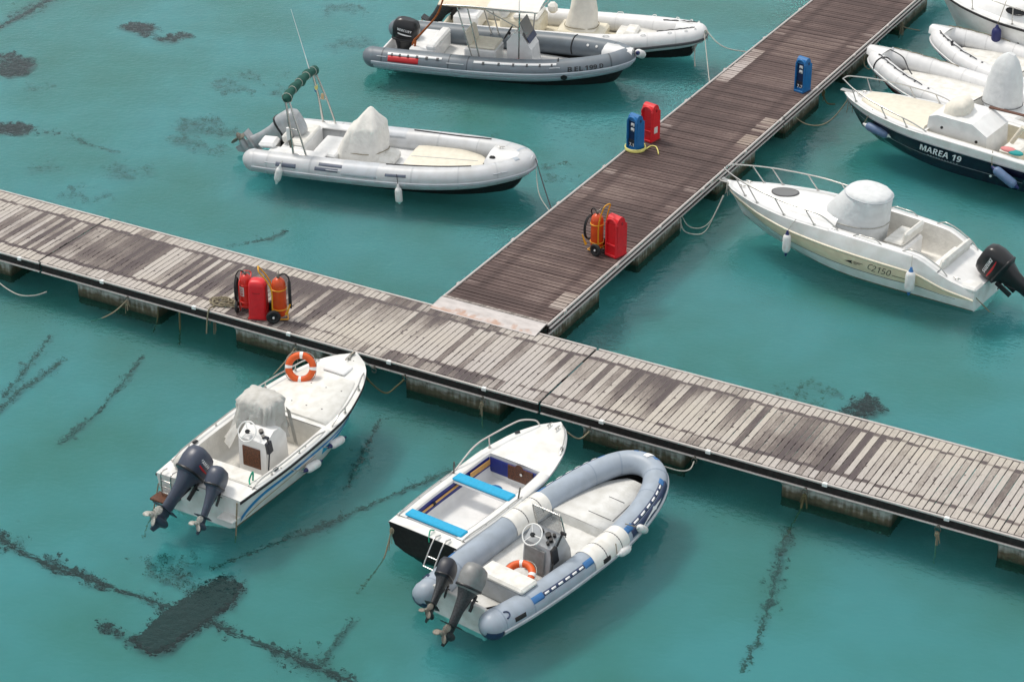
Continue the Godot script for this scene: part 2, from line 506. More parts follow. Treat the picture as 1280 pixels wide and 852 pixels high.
func build_main_pier() -> void:
	var pier := thing("main_pier", "long weathered pale plank pier on concrete floats crossing the picture from left to right", "pier")
	var m := deck_material(false)
	m.uv1_scale = Vector3(1 / 25.6, 1 / 3.2, 1 / 3.2)
	m.uv1_offset = Vector3(13.6 / 25.6, 0, 0)
	var x := -13.6
	var shapes := []
	for k in 4: shapes.append(plank_mesh(2.34 - 0.012 * k, PITCH - 0.012 - 0.0022 * k, false))
	for i in 203:
		var px := x + (i + 0.5) * PITCH
		var near := fposmod(px - SEAM + 0.5 * PITCH, 12.09)
		if px > 12.4: break
		var o := mesh_in("plank", shapes[rng.randi() % 4], m, pier)
		o.position = Vector3(px + (0.03 if near < PITCH else 0.0), DECK + rng.randf_range(-0.0035, 0.0035), 1.19)
		o.rotation = Vector3(rng.randf_range(-0.0015, 0.0015), rng.randf_range(-0.002, 0.002), rng.randf_range(-0.012, 0.012))
	for sec in 3:
		var a := SEAM + (sec - 1) * 12.09 + 0.025
		var b := a + 12.04
		for side in 2:
			var z := -0.022 if side == 0 else 2.402
			var mb := Mb.new()
			mb.box(Vector3((a + b) / 2, DECK - 0.018, z), Vector3(b - a, 0.05, 0.045), Basis(), 0.012)
			part("edge_rail", mb, mats.aluminium, pier)
			mb = Mb.new()
			mb.box(Vector3((a + b) / 2, DECK - 0.118, z - (0.012 if side else -0.012)), Vector3(b - a, 0.15, 0.03), Basis(), 0.004)
			part("side_beam", mb, mats.beam_dark, pier)
			mb = Mb.new()
			mb.box(Vector3((a + b) / 2, DECK - 0.21, z + (0.004 if side else -0.004)), Vector3(b - a, 0.034, 0.06), Basis(), 0.01)
			part("lower_rail", mb, mats.aluminium, pier)
		var mb2 := Mb.new()
		for z in [0.3, 1.19, 2.08]: mb2.box(Vector3((a + b) / 2, DECK - 0.11, z), Vector3(b - a - 0.02, 0.14, 0.08))
		var q := a + 0.3
		while q < b:
			mb2.box(Vector3(q, DECK - 0.115, 1.19), Vector3(0.06, 0.12, 2.34)); q += 1.43
		part("joist_frame", mb2, mats.under_dark, pier)
		for f in 3:
			var fx: float = a + 1.93 + f * 4.08
			float_block(pier, Vector3(fx, 0, 1.19), Vector3(2.12, 0.74, 2.30), fx)
	for cx in [-10.08, -7.87, -5.5, -3.17, -0.8, 1.35, 3.89, 6.09, 8.39, 10.68]:
		var mb := Mb.new()
		mb.box(Vector3(cx, DECK - 0.028, 2.426), Vector3(0.10, 0.075, 0.03), Basis(), 0.008)
		mb.box(Vector3(cx, DECK + 0.004, 2.405), Vector3(0.085, 0.018, 0.05), Basis(), 0.006)
		part("rail_clip", mb, mats.white_plastic, pier)
	for rx in [-7.2, -3.0, -0.42, 1.33, 3.66, 5.84, 8.04, 10.55, -1.13]:
		var mb := Mb.new()
		var pts := PackedVector3Array()
		for k in 12: pts.append(Vector3(rx + 0.055 * cos(TAU * k / 12), DECK - 0.275 + 0.055 * sin(TAU * k / 12), 2.455))
		mb.tube(pts, 0.010, 6, 1, false, true)
		mb.box(Vector3(rx, DECK - 0.215, 2.442), Vector3(0.05, 0.05, 0.05))
		part("mooring_ring", mb, mats.steel_dull, pier)

func float_block(parent: Node3D, c: Vector3, s: Vector3, seed_at: float) -> void:
	# a concrete float: chamfered block, a cast lip under the frame, lifting seams
	var mb := Mb.new()
	var top := DECK - 0.228
	mb.box(Vector3(c.x, top - s.y / 2, c.z), s, Basis(), 0.03)
	mb.box(Vector3(c.x, top - 0.045, c.z), Vector3(s.x + 0.03, 0.07, s.z + 0.03), Basis(), 0.012)
	var fb := part("concrete_float", mb, mats.concrete_float, parent)
	fb.set_meta("label", "grey concrete float stained dark at the waterline")
	fb.rotation.x = 0.0

func build_branch_pier() -> void:
	var pier := thing("branch_pier", "dark brown plank pier running off to the top right from the main pier", "pier")
	var m := deck_material(true)
	# the picture's u runs along -z: turn each plank's own axes instead, so map it with z
	var tex: ImageTexture = m.albedo_texture
	var im := tex.get_image()
	im.rotate_90(COUNTERCLOCKWISE)
	m.albedo_texture = ImageTexture.create_from_image(im)
	m.uv1_scale = Vector3(1 / 3.2, 1 / 3.2, 1 / 25.6)
	m.uv1_offset = Vector3(1.2 / 3.2, 0, 0.55 / 25.6)
	var shapes := []
	for k in 4: shapes.append(plank_mesh(2.40 - 0.012 * k, PITCH - 0.016 - 0.0025 * k, true))
	for i in 186:
		var z := -0.47 - (i + 0.5) * PITCH
		var o := mesh_in("plank", shapes[rng.randi() % 4], m, pier)
		o.position = Vector3(0.02, DECK + 0.03 + rng.randf_range(-0.004, 0.004), z)
		o.rotation = Vector3(rng.randf_range(-0.014, 0.014), rng.randf_range(-0.002, 0.002), rng.randf_range(-0.0015, 0.0015))
	var mb := Mb.new()
	mb.box(Vector3(0.02, DECK + 0.032, -0.40), Vector3(2.44, 0.045, 0.11), Basis(), 0.006)
	part("end_board", mb, mats.pale_board, pier)
	for sec in 3:
		var a := -0.36 - sec * 12.09
		var b := a - 12.04
		if sec == 2: b = a - 0.6
		var mz := (a + b) / 2
		var ln := absf(b - a)
		for s in [-1.0, 1.0]:
			var ex: float = 0.02 + s * 1.235
			mb = Mb.new()
			mb.box(Vector3(ex, DECK + 0.022, mz), Vector3(0.05, 0.055, ln), Basis(), 0.012)
			part("edge_rail", mb, mats.aluminium, pier)
			mb = Mb.new()
			mb.box(Vector3(ex + s * 0.035, DECK - 0.045, mz), Vector3(0.055, 0.05, ln), Basis(), 0.02)
			part("rub_rail", mb, mats.aluminium, pier)
			mb = Mb.new()
			mb.box(Vector3(ex - s * 0.012, DECK - 0.088, mz), Vector3(0.03, 0.155, ln), Basis(), 0.004)
			part("side_beam", mb, mats.beam_dark, pier)
			mb = Mb.new()
			mb.box(Vector3(ex + s * 0.004, DECK - 0.185, mz), Vector3(0.06, 0.034, ln), Basis(), 0.01)
			part("lower_rail", mb, mats.aluminium, pier)
		mb = Mb.new()
		for x in [-0.9, 0.02, 0.94]: mb.box(Vector3(x, DECK - 0.08, mz), Vector3(0.08, 0.14, ln - 0.02))
		part("joist_frame", mb, mats.under_dark, pier)
	for fz in [-1.75, -5.75, -9.9, -13.9, -17.95, -21.8]:
		float_block(pier, Vector3(0.02, 0, fz), Vector3(2.30, 0.74, 2.2), fz)
	for s in [-1.0, 1.0]:
		for cz in [-1.05, -3.4, -5.5, -7.75, -10.1, -12.2, -14.5, -17.0, -19.4]:
			mb = Mb.new()
			mb.box(Vector3(0.02 + s * 1.262, DECK + 0.015, cz), Vector3(0.05, 0.085, 0.11), Basis(), 0.012)
			part("rail_clip", mb, mats.aluminium, pier)
	# the steel plate that bridges the joint
	var plate := thing("gangway_plate", "pale steel plate with rusty lower edge bridging the joint of both piers", "plate")
	mb = Mb.new()
	var prof := [Vector2(-0.345, DECK + 0.062), Vector2(-0.30, DECK + 0.066), Vector2(0.05, DECK + 0.034), Vector2(0.14, DECK + 0.018), Vector2(0.15, DECK + 0.009), Vector2(-0.345, DECK + 0.048)]
	var poly := PackedVector2Array()
	for v in prof: poly.append(v)
	mb.prism(poly, -1.22, 1.24, Basis(Vector3(0, 0, 1), Vector3(0, 1, 0), Vector3(1, 0, 0)))
	part("plate", mb, mats.galvanised, plate)
	mb = Mb.new()
	mb.rod(Vector3(-1.2, DECK + 0.055, -0.348), Vector3(1.22, DECK + 0.055, -0.348), 0.012)
	part("hinge", mb, mats.black_rubber, plate)
# ------------------------------------------------------------------ water and sea bed
func axis_steps(lo: float, hi: float, fine: float, far: float) -> PackedFloat32Array:
	var out := PackedFloat32Array()
	var left := []
	var x := lo
	var d := fine
	while x > -far:
		d *= 1.5; x -= d; left.append(x)
	left.reverse()
	for v in left: out.append(v)
	x = lo
	while x < hi:
		out.append(x); x += fine
	d = fine
	while x < far:
		out.append(x); d *= 1.5; x += d
	out.append(x)
	return out

func wave(x: float, z: float, n: FastNoiseLite) -> float:
	# light airs: short ripples from the left, broken up by slower swells; calmer in the lee of the piers
	var gust := 0.55 + 0.45 * n.get_noise_2d(x * 0.9 + 40.0, z * 0.9)
	var h := 0.0
	h += 0.0036 * n.get_noise_2d(x * 16.0 + 3.0 * sin(z * 0.7), z * 26.0)
	h += 0.0034 * n.get_noise_2d(x * 34.0 + 91.0, z * 60.0 + 17.0)
	h += 0.0014 * sin(x * 4.1 + z * 7.3 + 2.0 * n.get_noise_2d(x * 5.0, z * 5.0))
	return h * gust

func build_water() -> void:
	var n := FastNoiseLite.new(); n.seed = 12; n.frequency = 0.05; n.fractal_octaves = 2
	var xs := axis_steps(-24.0, 20.0, 0.17, 900.0)
	var zs := axis_steps(-33.0, 15.0, 0.17, 900.0)
	var nx := xs.size()
	var verts := PackedVector3Array()
	var nor := PackedVector3Array()
	var idx := PackedInt32Array()
	for z in zs:
		for x in xs:
			var inside := x > -24.5 and x < 20.5 and z > -33.5 and z < 15.5
			if inside:
				var y := wave(x, z, n)
				var gx := (wave(x + 0.08, z, n) - y) / 0.08
				var gz := (wave(x, z + 0.08, n) - y) / 0.08
				verts.append(Vector3(x, y, z)); nor.append(Vector3(-gx, 1, -gz).normalized())
			else:
				verts.append(Vector3(x, 0, z)); nor.append(Vector3.UP)
	for j in zs.size() - 1:
		for i in nx - 1:
			var a := j * nx + i
			idx.append_array(PackedInt32Array([a, a + 1, a + nx + 1, a, a + nx + 1, a + nx]))
	var arr := []
	arr.resize(Mesh.ARRAY_MAX)
	arr[Mesh.ARRAY_VERTEX] = verts; arr[Mesh.ARRAY_NORMAL] = nor; arr[Mesh.ARRAY_INDEX] = idx
	var am := ArrayMesh.new()
	am.add_surface_from_arrays(Mesh.PRIMITIVE_TRIANGLES, arr)
	var m := StandardMaterial3D.new()
	m.resource_name = "sea_water"
	m.albedo_color = Color(lin(0.18, 0.92, 0.90), 0.006)
	m.transparency = BaseMaterial3D.TRANSPARENCY_ALPHA
	m.refraction_enabled = true
	m.refraction_scale = 0.033
	m.roughness = 0.04
	m.metallic_specular = 0.40
	var t := NoiseTexture2D.new()
	var fn := FastNoiseLite.new(); fn.seed = 5; fn.frequency = 0.022; fn.fractal_octaves = 3
	t.width = 512; t.height = 512; t.seamless = true; t.as_normal_map = true; t.bump_strength = 5.0; t.noise = fn
	m.normal_enabled = true
	m.normal_texture = t
	m.normal_scale = 0.44
	m.uv1_triplanar = true
	m.uv1_world_triplanar = true
	m.uv1_scale = Vector3(0.36, 0.36, 0.62)
	tag(mesh_in("water", am, m), "clear turquoise harbour water with small ripples", "water", "", "structure")
	# the bottom: pale sand, uneven, with grey-green drifts
	var bed := Mb.new()
	var bx := axis_steps(-40.0, 26.0, 1.0, 900.0)
	var bz := axis_steps(-40.0, 16.0, 1.0, 900.0)
	var rows := []
	for z in bz:
		var row := PackedVector3Array()
		for x in bx:
			var inside := x > -41.0 and x < 27.0 and z > -41.0 and z < 17.0
			row.append(Vector3(x, BED + (0.12 * n.get_noise_2d(x * 5.0, z * 5.0) if inside else 0.0), z))
		rows.append(row)
	bed.grid(rows)
	var sand := mat("sand", lin(0.31, 0.32, 0.345), 0.95, 0.0, noise_tex("sand_drift", 0.008, Color(0.86, 0.87, 0.80), Color(1, 1, 1), 5, FastNoiseLite.TYPE_SIMPLEX_SMOOTH, 0.42, 512), 0.045)
	sand.uv1_world_triplanar = true
	tag(part("sea_bed", bed, sand), "pale sandy sea bed under the clear water", "sea bed", "", "structure")

const BED := -0.95
# ------------------------------------------------------------------ what lies on the bottom
func weed_blade(mb: Mb, at: Vector3, size: float, r: RandomNumberGenerator) -> void:
	var a := r.randf() * TAU
	var d := Vector3(cos(a), 0, sin(a))
	var w := Vector3(-d.z, 0, d.x) * size * r.randf_range(0.12, 0.3)
	var lift := Vector3(0, size * r.randf_range(0.1, 0.7), 0)
	var tip := at + d * size + lift
	mb.quad(at - w * 0.4, at + d * size * 0.5 - w + lift * 0.7, tip, at + d * size * 0.5 + w + lift * 0.6, -1)

func weed_patch(outline: Array, density: float, size: float, m: Material, label: String, edge := 0.35, group := "weed patches on the sea bed") -> void:
	var poly := PackedVector2Array()
	var lo := Vector2(1e9, 1e9)
	var hi := -lo
	for k in outline:
		var v := Vector2(k[0], k[1])
		poly.append(v); lo = lo.min(v); hi = hi.max(v)
	var mid := (lo + hi) / 2
	var r := RandomNumberGenerator.new(); r.seed = int(absf(mid.x * 131 + mid.y * 37)) + 5
	var n := FastNoiseLite.new(); n.seed = 77; n.frequency = 0.9
	var mb := Mb.new()
	var area := (hi.x - lo.x) * (hi.y - lo.y)
	var grown := Geometry2D.offset_polygon(poly, edge * 0.5)
	var outer: PackedVector2Array = grown[0] if grown.size() else poly
	for k in int(area * density):
		var v := Vector2(r.randf_range(lo.x - edge, hi.x + edge), r.randf_range(lo.y - edge, hi.y + edge))
		if not Geometry2D.is_point_in_polygon(v, outer): continue
		var inside := Geometry2D.is_point_in_polygon(v, poly)
		if n.get_noise_2d(v.x, v.y) + n.get_noise_2d(v.x * 3.0, v.y * 3.0 + 50.0) * 0.6 < (-0.12 if inside else 0.25): continue
		weed_blade(mb, Vector3(v.x, BED + 0.03 + 0.10 * n.get_noise_2d(v.x, v.y), v.y), size * r.randf_range(0.5, 1.3), r)
	tag(part("seaweed", mb, m), label, "seaweed", group, "stuff")

func sea_cable(path: Array, thick: float, weedy: float, label: String, m: Material = null) -> void:
	var pts := PackedVector3Array()
	for k in path: pts.append(Vector3(k[0], BED + 0.06, k[1]))
	pts = smooth_path(pts, 8)
	var r := RandomNumberGenerator.new(); r.seed = int(absf(path[0][0] * 97 + path[0][1] * 13)) + 3
	var rad := []
	for k in pts.size():
		pts[k] += Vector3(r.randf_range(-0.03, 0.03), 0, r.randf_range(-0.03, 0.03))
		rad.append(thick * r.randf_range(0.6, 1.4))
	var o := thing("sunken_rope", label, "sunken rope")
	var mb := Mb.new()
	mb.tube(pts, rad, 6)
	part("rope", mb, m if m else mats.weed_mid, o)
	mb = Mb.new()
	var n := FastNoiseLite.new(); n.seed = 8; n.frequency = 0.5
	for k in pts.size() - 1:
		var much := clampf(0.55 + 1.3 * n.get_noise_2d(pts[k].x, pts[k].z), 0.05, 1.3) * weedy
		for j in int(pts[k].distance_to(pts[k + 1]) * 130.0 * much):
			var p := pts[k].lerp(pts[k + 1], r.randf())
			var spread := 0.05 + 0.22 * much
			weed_blade(mb, p + Vector3(r.randfn() * spread * 0.6, 0.0, r.randfn() * spread * 0.6), r.randf_range(0.04, 0.13), r)
	part("weed_growth", mb, m if m else mats.weed_mid, o).set_meta("kind", "stuff")

func build_bed_things() -> void:
	var slab := thing("sunken_slab", "dark sunken slab on the sea bed at bottom left, crossed by a weedy rope", "sunken slab")
	var out := [[-0.46, 11.16], [-0.54, 10.34], [-0.43, 9.55], [-0.33, 8.87], [0.16, 8.92], [0.30, 9.41], [0.23, 9.97], [0.09, 10.85], [-0.03, 11.23]]
	var poly := PackedVector2Array()
	var r := RandomNumberGenerator.new(); r.seed = 2
	for i in out.size():
		var a := Vector2(out[i][0], out[i][1])
		var b := Vector2(out[(i + 1) % out.size()][0], out[(i + 1) % out.size()][1])
		for k in 5: poly.append(a.lerp(b, k / 5.0) + Vector2(r.randf_range(-0.03, 0.03), r.randf_range(-0.05, 0.05)))
	var mb := Mb.new()
	mb.prism(poly, -(BED + 0.16), -(BED - 0.3), Basis(Vector3(1, 0, 0), Vector3(0, 0, 1), Vector3(0, -1, 0)))
	part("slab", mb, mats.weed_dark, slab)
	mb = Mb.new()
	for k in 260:
		var v := poly[r.randi() % poly.size()]
		weed_blade(mb, Vector3(v.x + r.randfn() * 0.05, BED + 0.1, v.y + r.randfn() * 0.07), r.randf_range(0.05, 0.14), r)
	part("weed_growth", mb, mats.weed_dark, slab).set_meta("kind", "stuff")
	sea_cable([[-4.77, 9.70], [-3.51, 10.02], [-2.16, 10.03], [-1.29, 10.03], [-0.28, 10.00], [0.77, 10.07], [1.80, 10.13], [3.16, 10.25], [3.83, 10.35]], 0.035, 0.9, "long weedy rope on the sea bed running over the dark sunken slab at bottom left")
	sea_cable([[-0.63, 8.76], [-0.34, 8.03], [0.03, 7.29], [0.45, 6.41], [0.72, 5.65], [1.20, 4.45], [1.75, 3.27]], 0.022, 0.42, "thin dark rope on the sea bed from the sunken slab up towards the main pier", mats.weed_grey)
	sea_cable([[-0.74, 2.88], [-0.16, 4.67], [0.03, 5.41]], 0.022, 0.4, "short dark rope on the sea bed to the right of the blue-striped motor boat", mats.weed_grey)
	sea_cable([[-7.50, 6.38], [-7.64, 5.23], [-7.63, 4.10]], 0.025, 0.35, "dark rope on the sea bed nearest the left edge, right of a fainter twin", mats.weed_grey)
	sea_cable([[-7.76, 5.95], [-7.99, 5.06], [-8.53, 3.45]], 0.02, 0.3, "faint rope on the sea bed at the left edge, running up under the main pier", mats.weed_grey)
	sea_cable([[-5.63, 6.72], [-5.81, 5.10], [-6.32, 3.18]], 0.022, 0.3, "faint slanting rope on the sea bed left of the blue-striped motor boat", mats.weed_grey)
	sea_cable([[8.82, 6.99], [8.62, 5.71], [8.21, 4.07], [7.81, 2.58]], 0.022, 0.5, "weedy rope on the sea bed in the open water at bottom right", mats.weed_grey)
	sea_cable([[-7.72, -1.74], [-7.18, -2.42], [-6.98, -3.13]], 0.022, 0.3, "short faint rope on the sea bed behind the fire extinguishers of the main pier", mats.weed_grey)
	sea_cable([[-21.01, -9.43], [-21.04, -10.67], [-21.17, -12.04], [-21.10, -12.67]], 0.06, 1.3, "thick weedy rope on the sea bed in the top left corner")
	sea_cable([[2.37, 8.79], [2.57, 10.09]], 0.02, 0.3, "short faint rope on the sea bed left of the blue-grey inflatable's outboards", mats.weed_grey)
	sea_cable([[-14.91, -4.97], [-13.94, -4.69], [-12.95, -4.68]], 0.02, 0.4, "thin rope on the sea bed trailing from the long dark weed bar", mats.weed_grey)
	weed_patch([[-1.80, 10.98], [-1.48, 10.90], [-0.89, 10.99], [-0.42, 10.95], [-0.35, 11.15], [-1.13, 11.13]], 1100.0, 0.13, mats.weed_dark, "ragged dark arm of weed reaching left from the lower end of the sunken slab", 0.12)
	weed_patch([[-4.72, 9.67], [-3.73, 9.86], [-2.17, 9.90], [-1.92, 10.11], [-3.14, 10.15], [-4.30, 10.17]], 360.0, 0.13, mats.weed_dark, "dense weed along the rope at the bottom left edge of the picture", 0.15)
	weed_patch([[-2.02, 9.18], [-1.36, 8.53], [-0.55, 8.80], [-0.38, 9.39], [-1.21, 9.43]], 420.0, 0.09, mats.weed_grey, "thin hazy weed patch just above the dark sunken slab", 0.2)
	weed_patch([[-16.71, -4.52], [-15.83, -4.85], [-14.91, -4.81], [-15.01, -4.47], [-16.40, -4.15]], 1000.0, 0.16, mats.weed_dark, "long dark bar of weed at the left edge above the main pier", 0.1)
	weed_patch([[-19.97, -7.89], [-19.28, -8.38], [-18.48, -8.06], [-18.25, -7.31], [-19.04, -6.81]], 700.0, 0.2, mats.weed_dark, "round dark weed patch at the upper left edge", 0.2)
	weed_patch([[-18.50, -11.53], [-17.57, -11.77], [-16.01, -11.68], [-15.88, -11.15], [-16.81, -11.11]], 900.0, 0.17, mats.weed_dark, "dark spindle-shaped weed patch near the top, left of the middle", 0.1)
	weed_patch([[7.12, -1.77], [7.13, -2.28], [7.39, -2.52], [7.73, -2.29], [7.72, -1.88], [7.42, -1.61]], 1000.0, 0.16, mats.weed_dark, "small dark weed clump just behind the main pier on the right", 0.15)
	weed_patch([[5.46, -1.52], [5.59, -2.23], [6.18, -2.68], [6.79, -2.49], [6.68, -1.91], [6.02, -1.43]], 480.0, 0.09, mats.weed_olive, "thin olive weed patch left of the small dark clump behind the main pier", 0.3)
	for k in [[[-13.45, -9.04], [-13.62, -9.91], [-13.12, -10.36], [-12.35, -10.01], [-12.22, -9.31], [-12.77, -8.83]], [[-12.45, -5.98], [-12.82, -7.13], [-12.31, -7.67], [-11.32, -7.10], [-11.03, -6.15], [-11.60, -5.61]], [[-11.44, -5.68], [-11.47, -6.13], [-11.12, -6.41], [-10.67, -6.28], [-10.64, -5.90], [-11.02, -5.61]], [[-12.59, -3.64], [-12.72, -4.25], [-12.36, -4.59], [-11.78, -4.34], [-11.66, -3.84], [-12.06, -3.50]], [[-14.14, -2.85], [-14.46, -3.48], [-14.30, -3.73], [-13.76, -3.35], [-13.50, -2.84], [-13.69, -2.60]], [[-12.53, -2.00], [-12.64, -2.59], [-12.27, -2.93], [-11.67, -2.72], [-11.58, -2.23], [-12.01, -1.87]], [[-17.48, -6.31], [-17.58, -6.78], [-17.27, -7.04], [-16.79, -6.88], [-16.70, -6.50], [-17.05, -6.21]], [[-12.08, -9.85], [-12.36, -10.51], [-12.20, -10.74], [-11.71, -10.34], [-11.49, -9.81], [-11.68, -9.57]], [[-9.79, -11.20], [-9.89, -11.68], [-9.68, -11.90], [-9.30, -11.67], [-9.21, -11.27], [-9.45, -11.05]], [[-12.28, -12.97], [-12.34, -13.66], [-11.89, -14.04], [-11.25, -13.78], [-11.21, -13.22], [-11.72, -12.82]], [[-14.09, -14.92], [-14.08, -15.63], [-13.53, -16.08], [-12.83, -15.88], [-12.84, -15.30], [-13.46, -14.82]]]:
		weed_patch(k, 520.0, 0.09, mats.weed_faint, "faint grey weed patch in the open water above the main pier at left", 0.35, "faint weed patches in the open water at upper left")
	weed_patch([[-6.29, -8.04], [-6.40, -9.30], [-5.65, -9.95], [-4.61, -9.44], [-4.54, -8.43], [-5.38, -7.75]], 380.0, 0.09, mats.weed_olive, "sparse weed patch between the white inflatable with green canopy roll and the dark grey one", 0.4)
	weed_patch([[-3.34, -8.52], [-3.41, -9.17], [-3.09, -9.49], [-2.60, -9.19], [-2.54, -8.66], [-2.90, -8.33]], 380.0, 0.09, mats.weed_olive, "sparse weed patch off the bow of the white inflatable with green canopy roll", 0.3)
# ------------------------------------------------------------------ boat kit
func yaw_of(dx: float, dz: float) -> float:
	return atan2(-dz, dx)

class Rib:                                   # the inflated collar of a rigid inflatable: its centre line and radius, stern to bow on the starboard side
	var p: Array = []
	var r: Array = []
	var n := 0
	func at(s: float, q: float) -> Array:
		var f := clampf(q, 0.0, 1.0) * (n - 1)
		var i := mini(int(f), n - 2)
		var u := f - i
		var a: Vector3 = p[i]
		var b: Vector3 = p[i + 1]
		var t0: Vector3 = (p[i + 1] - p[maxi(i - 1, 0)])
		var t1: Vector3 = (p[mini(i + 2, n - 1)] - a) if i + 2 < n else Vector3(0, 0, -1)
		if i == 0: t0 = b - a
		var t := t0.normalized().lerp(t1.normalized(), u)
		var out := Vector3(-t.z, 0, t.x).normalized()
		var c := a.lerp(b, u)
		var rr: float = lerpf(r[i], r[i + 1], u)
		return [Vector3(c.x, c.y, c.z * s), Vector3(out.x, 0, out.z * s), rr]
	func pt(s: float, q: float, deg: float, off := 0.0) -> Vector3:
		var k := at(s, q)
		var a := deg_to_rad(deg)
		return k[0] + (k[1] * cos(a) + Vector3.UP * sin(a)) * (k[2] + off)

func make_rib(half: Array, steps := 5) -> Rib:
	var b := Rib.new()
	var pts := PackedVector3Array()
	var rad := PackedVector3Array()
	for k in half:
		pts.append(Vector3(k[0], k[2], k[1])); rad.append(Vector3(k[3], 0, 0))
	# mirror one point past the bow so that the curve meets its twin squarely
	var m: Array = half[half.size() - 2]
	pts.append(Vector3(m[0], m[2], -m[1])); rad.append(Vector3(m[3], 0, 0))
	var sp := smooth_path(pts, steps)
	var sr := smooth_path(rad, steps)
	var stop := (half.size() - 1) * steps
	for k in stop + 1:
		b.p.append(sp[k]); b.r.append(sr[k].x)
	b.n = stop + 1
	return b

func qx(b: Rib, x: float) -> float:                # how far along the collar lies that x
	for i in 400:
		if b.at(1.0, i / 400.0)[0].x >= x: return i / 400.0
	return 1.0

func rib_collar(boat: Node3D, b: Rib, tube: Material, cone: Material, strake: Material, cone_len := 0.28, sa := -12.0) -> void:
	var mb := Mb.new()
	var rows := []
	var n := 20
	var add := func(s: float, q: float):
		var row := PackedVector3Array()
		for j in n: row.append(b.pt(s, q, 360.0 * j / n))
		rows.append(row)
	for i in b.n: add.call(-1.0, float(i) / (b.n - 1))
	for i in range(b.n - 2, -1, -1): add.call(1.0, float(i) / (b.n - 1))
	mb.grid(rows, 1, true)
	part("inflatable_tube", mb, tube, boat)
	for s in [-1.0, 1.0]:
		mb = Mb.new()
		rows = []
		for k in [[0.0, 1.006], [0.25, 1.0], [0.6, 0.86], [0.85, 0.62], [1.0, 0.34], [1.03, 0.0]]:
			var row := PackedVector3Array()
			for j in n:
				var c := b.at(s, 0.0)
				var a := TAU * j / n
				row.append(c[0] + Vector3(-cone_len * k[0], 0.03 * k[0], 0) + (c[1] * cos(a) + Vector3.UP * sin(a)) * c[2] * k[1])
			rows.append(row)
		mb.grid(rows, 1, true)
		part("tube_end", mb, cone, boat)
	# rubbing strake all round
	for lay in [[sa, 9.0, 0.026]]:
		mb = Mb.new()
		rows = []
		var row_at := func(s: float, q: float):
			var row := PackedVector3Array()
			for k in [[-1.0, -0.004], [-0.85, 0.85], [-0.35, 1.0], [0.0, 0.6], [0.35, 1.0], [0.85, 0.85], [1.0, -0.004]]:
				row.append(b.pt(s, q, lay[0] + lay[1] * k[0], lay[2] * k[1]))
			rows.append(row)
		for i in b.n: row_at.call(-1.0, float(i) / (b.n - 1))
		for i in range(b.n - 2, -1, -1): row_at.call(1.0, float(i) / (b.n - 1))
		mb.grid(rows, 1)
		part("rubbing_strake", mb, strake, boat)

func tube_seams(boat: Node3D, b: Rib, xs: Array, m: Material) -> void:     # glued joints round the collar
	for s in [-1.0, 1.0]:
		for x in xs: part("tube_seam", rib_patch(b, s, qx(b, x), qx(b, x + 0.03), -70.0, 210.0, 0.003, 1, 16), m, boat)

func rib_patch(b: Rib, s: float, q0: float, q1: float, a0: float, a1: float, off := 0.004, nq := 8, na := 5) -> Mb:
	var mb := Mb.new()
	patch_into(mb, b, s, q0, q1, a0, a1, off, nq, na)
	return mb

func patch_into(mb: Mb, b: Rib, s: float, q0: float, q1: float, a0: float, a1: float, off := 0.004, nq := 8, na := 5) -> void:
	var rows := []
	for i in nq + 1:
		var row := PackedVector3Array()
		var q := lerpf(q0, q1, float(i) / nq)
		row.append(b.pt(s, q, a0, -0.004))
		for j in na + 1:
			row.append(b.pt(s, q, lerpf(a0, a1, float(j) / na), off if i > 0 and i < nq else off * 0.6))
		row.append(b.pt(s, q, a1, -0.004))
		rows.append(row)
	mb.grid(rows, 1, false, s < 0)

func rib_hull(boat: Node3D, b: Rib, hull: Material, deck: Material, floor_y: float, keel: Array, inner := 0.78, trans_x := 0.12) -> void:
	# the rigid bottom under the collar, the transom and the deck inside
	var mb := Mb.new()
	var rows := []
	for i in b.n:
		var q := float(i) / (b.n - 1)
		var k := b.at(1.0, q)
		var x: float = k[0].x
		var ky := ip(keel, q)
		var row := PackedVector3Array()
		for s in [1.0, -1.0]:
			var top := b.pt(s, q, -105)
			var ch := Vector3(x, lerpf(top.y, ky, 0.35) - 0.02, top.z * 0.86)
			var l := [top, ch, Vector3(x, lerpf(ch.y, ky, 0.62), top.z * 0.42), Vector3(x, ky, 0)]
			if s < 0: l.reverse()
			for v in l: row.append(v)
		rows.append(row)
	mb.grid(rows, 1)
	part("hull_bottom", mb, hull, boat)
	mb = Mb.new()
	rows = []
	for i in b.n:
		var q := float(i) / (b.n - 1)
		var k := b.at(1.0, q)
		if k[0].x < trans_x - 0.05: continue
		var z: float = maxf(0.0, k[0].z - k[2] * inner * k[1].z)
		var x: float = k[0].x - k[2] * inner * k[1].x
		rows.append(PackedVector3Array([Vector3(x, floor_y, z), Vector3(x, floor_y + 0.012, 0), Vector3(x, floor_y, -z)]))
	mb.grid(rows, 1)
	part("deck_floor", mb, deck, boat)
	mb = Mb.new()
	var w: float = b.p[0].z - b.r[0] * 0.5
	mb.box(Vector3(trans_x, 0.18, 0), Vector3(0.06, 0.72, w * 2), Basis(), 0.015)
	part("transom", mb, deck, boat)

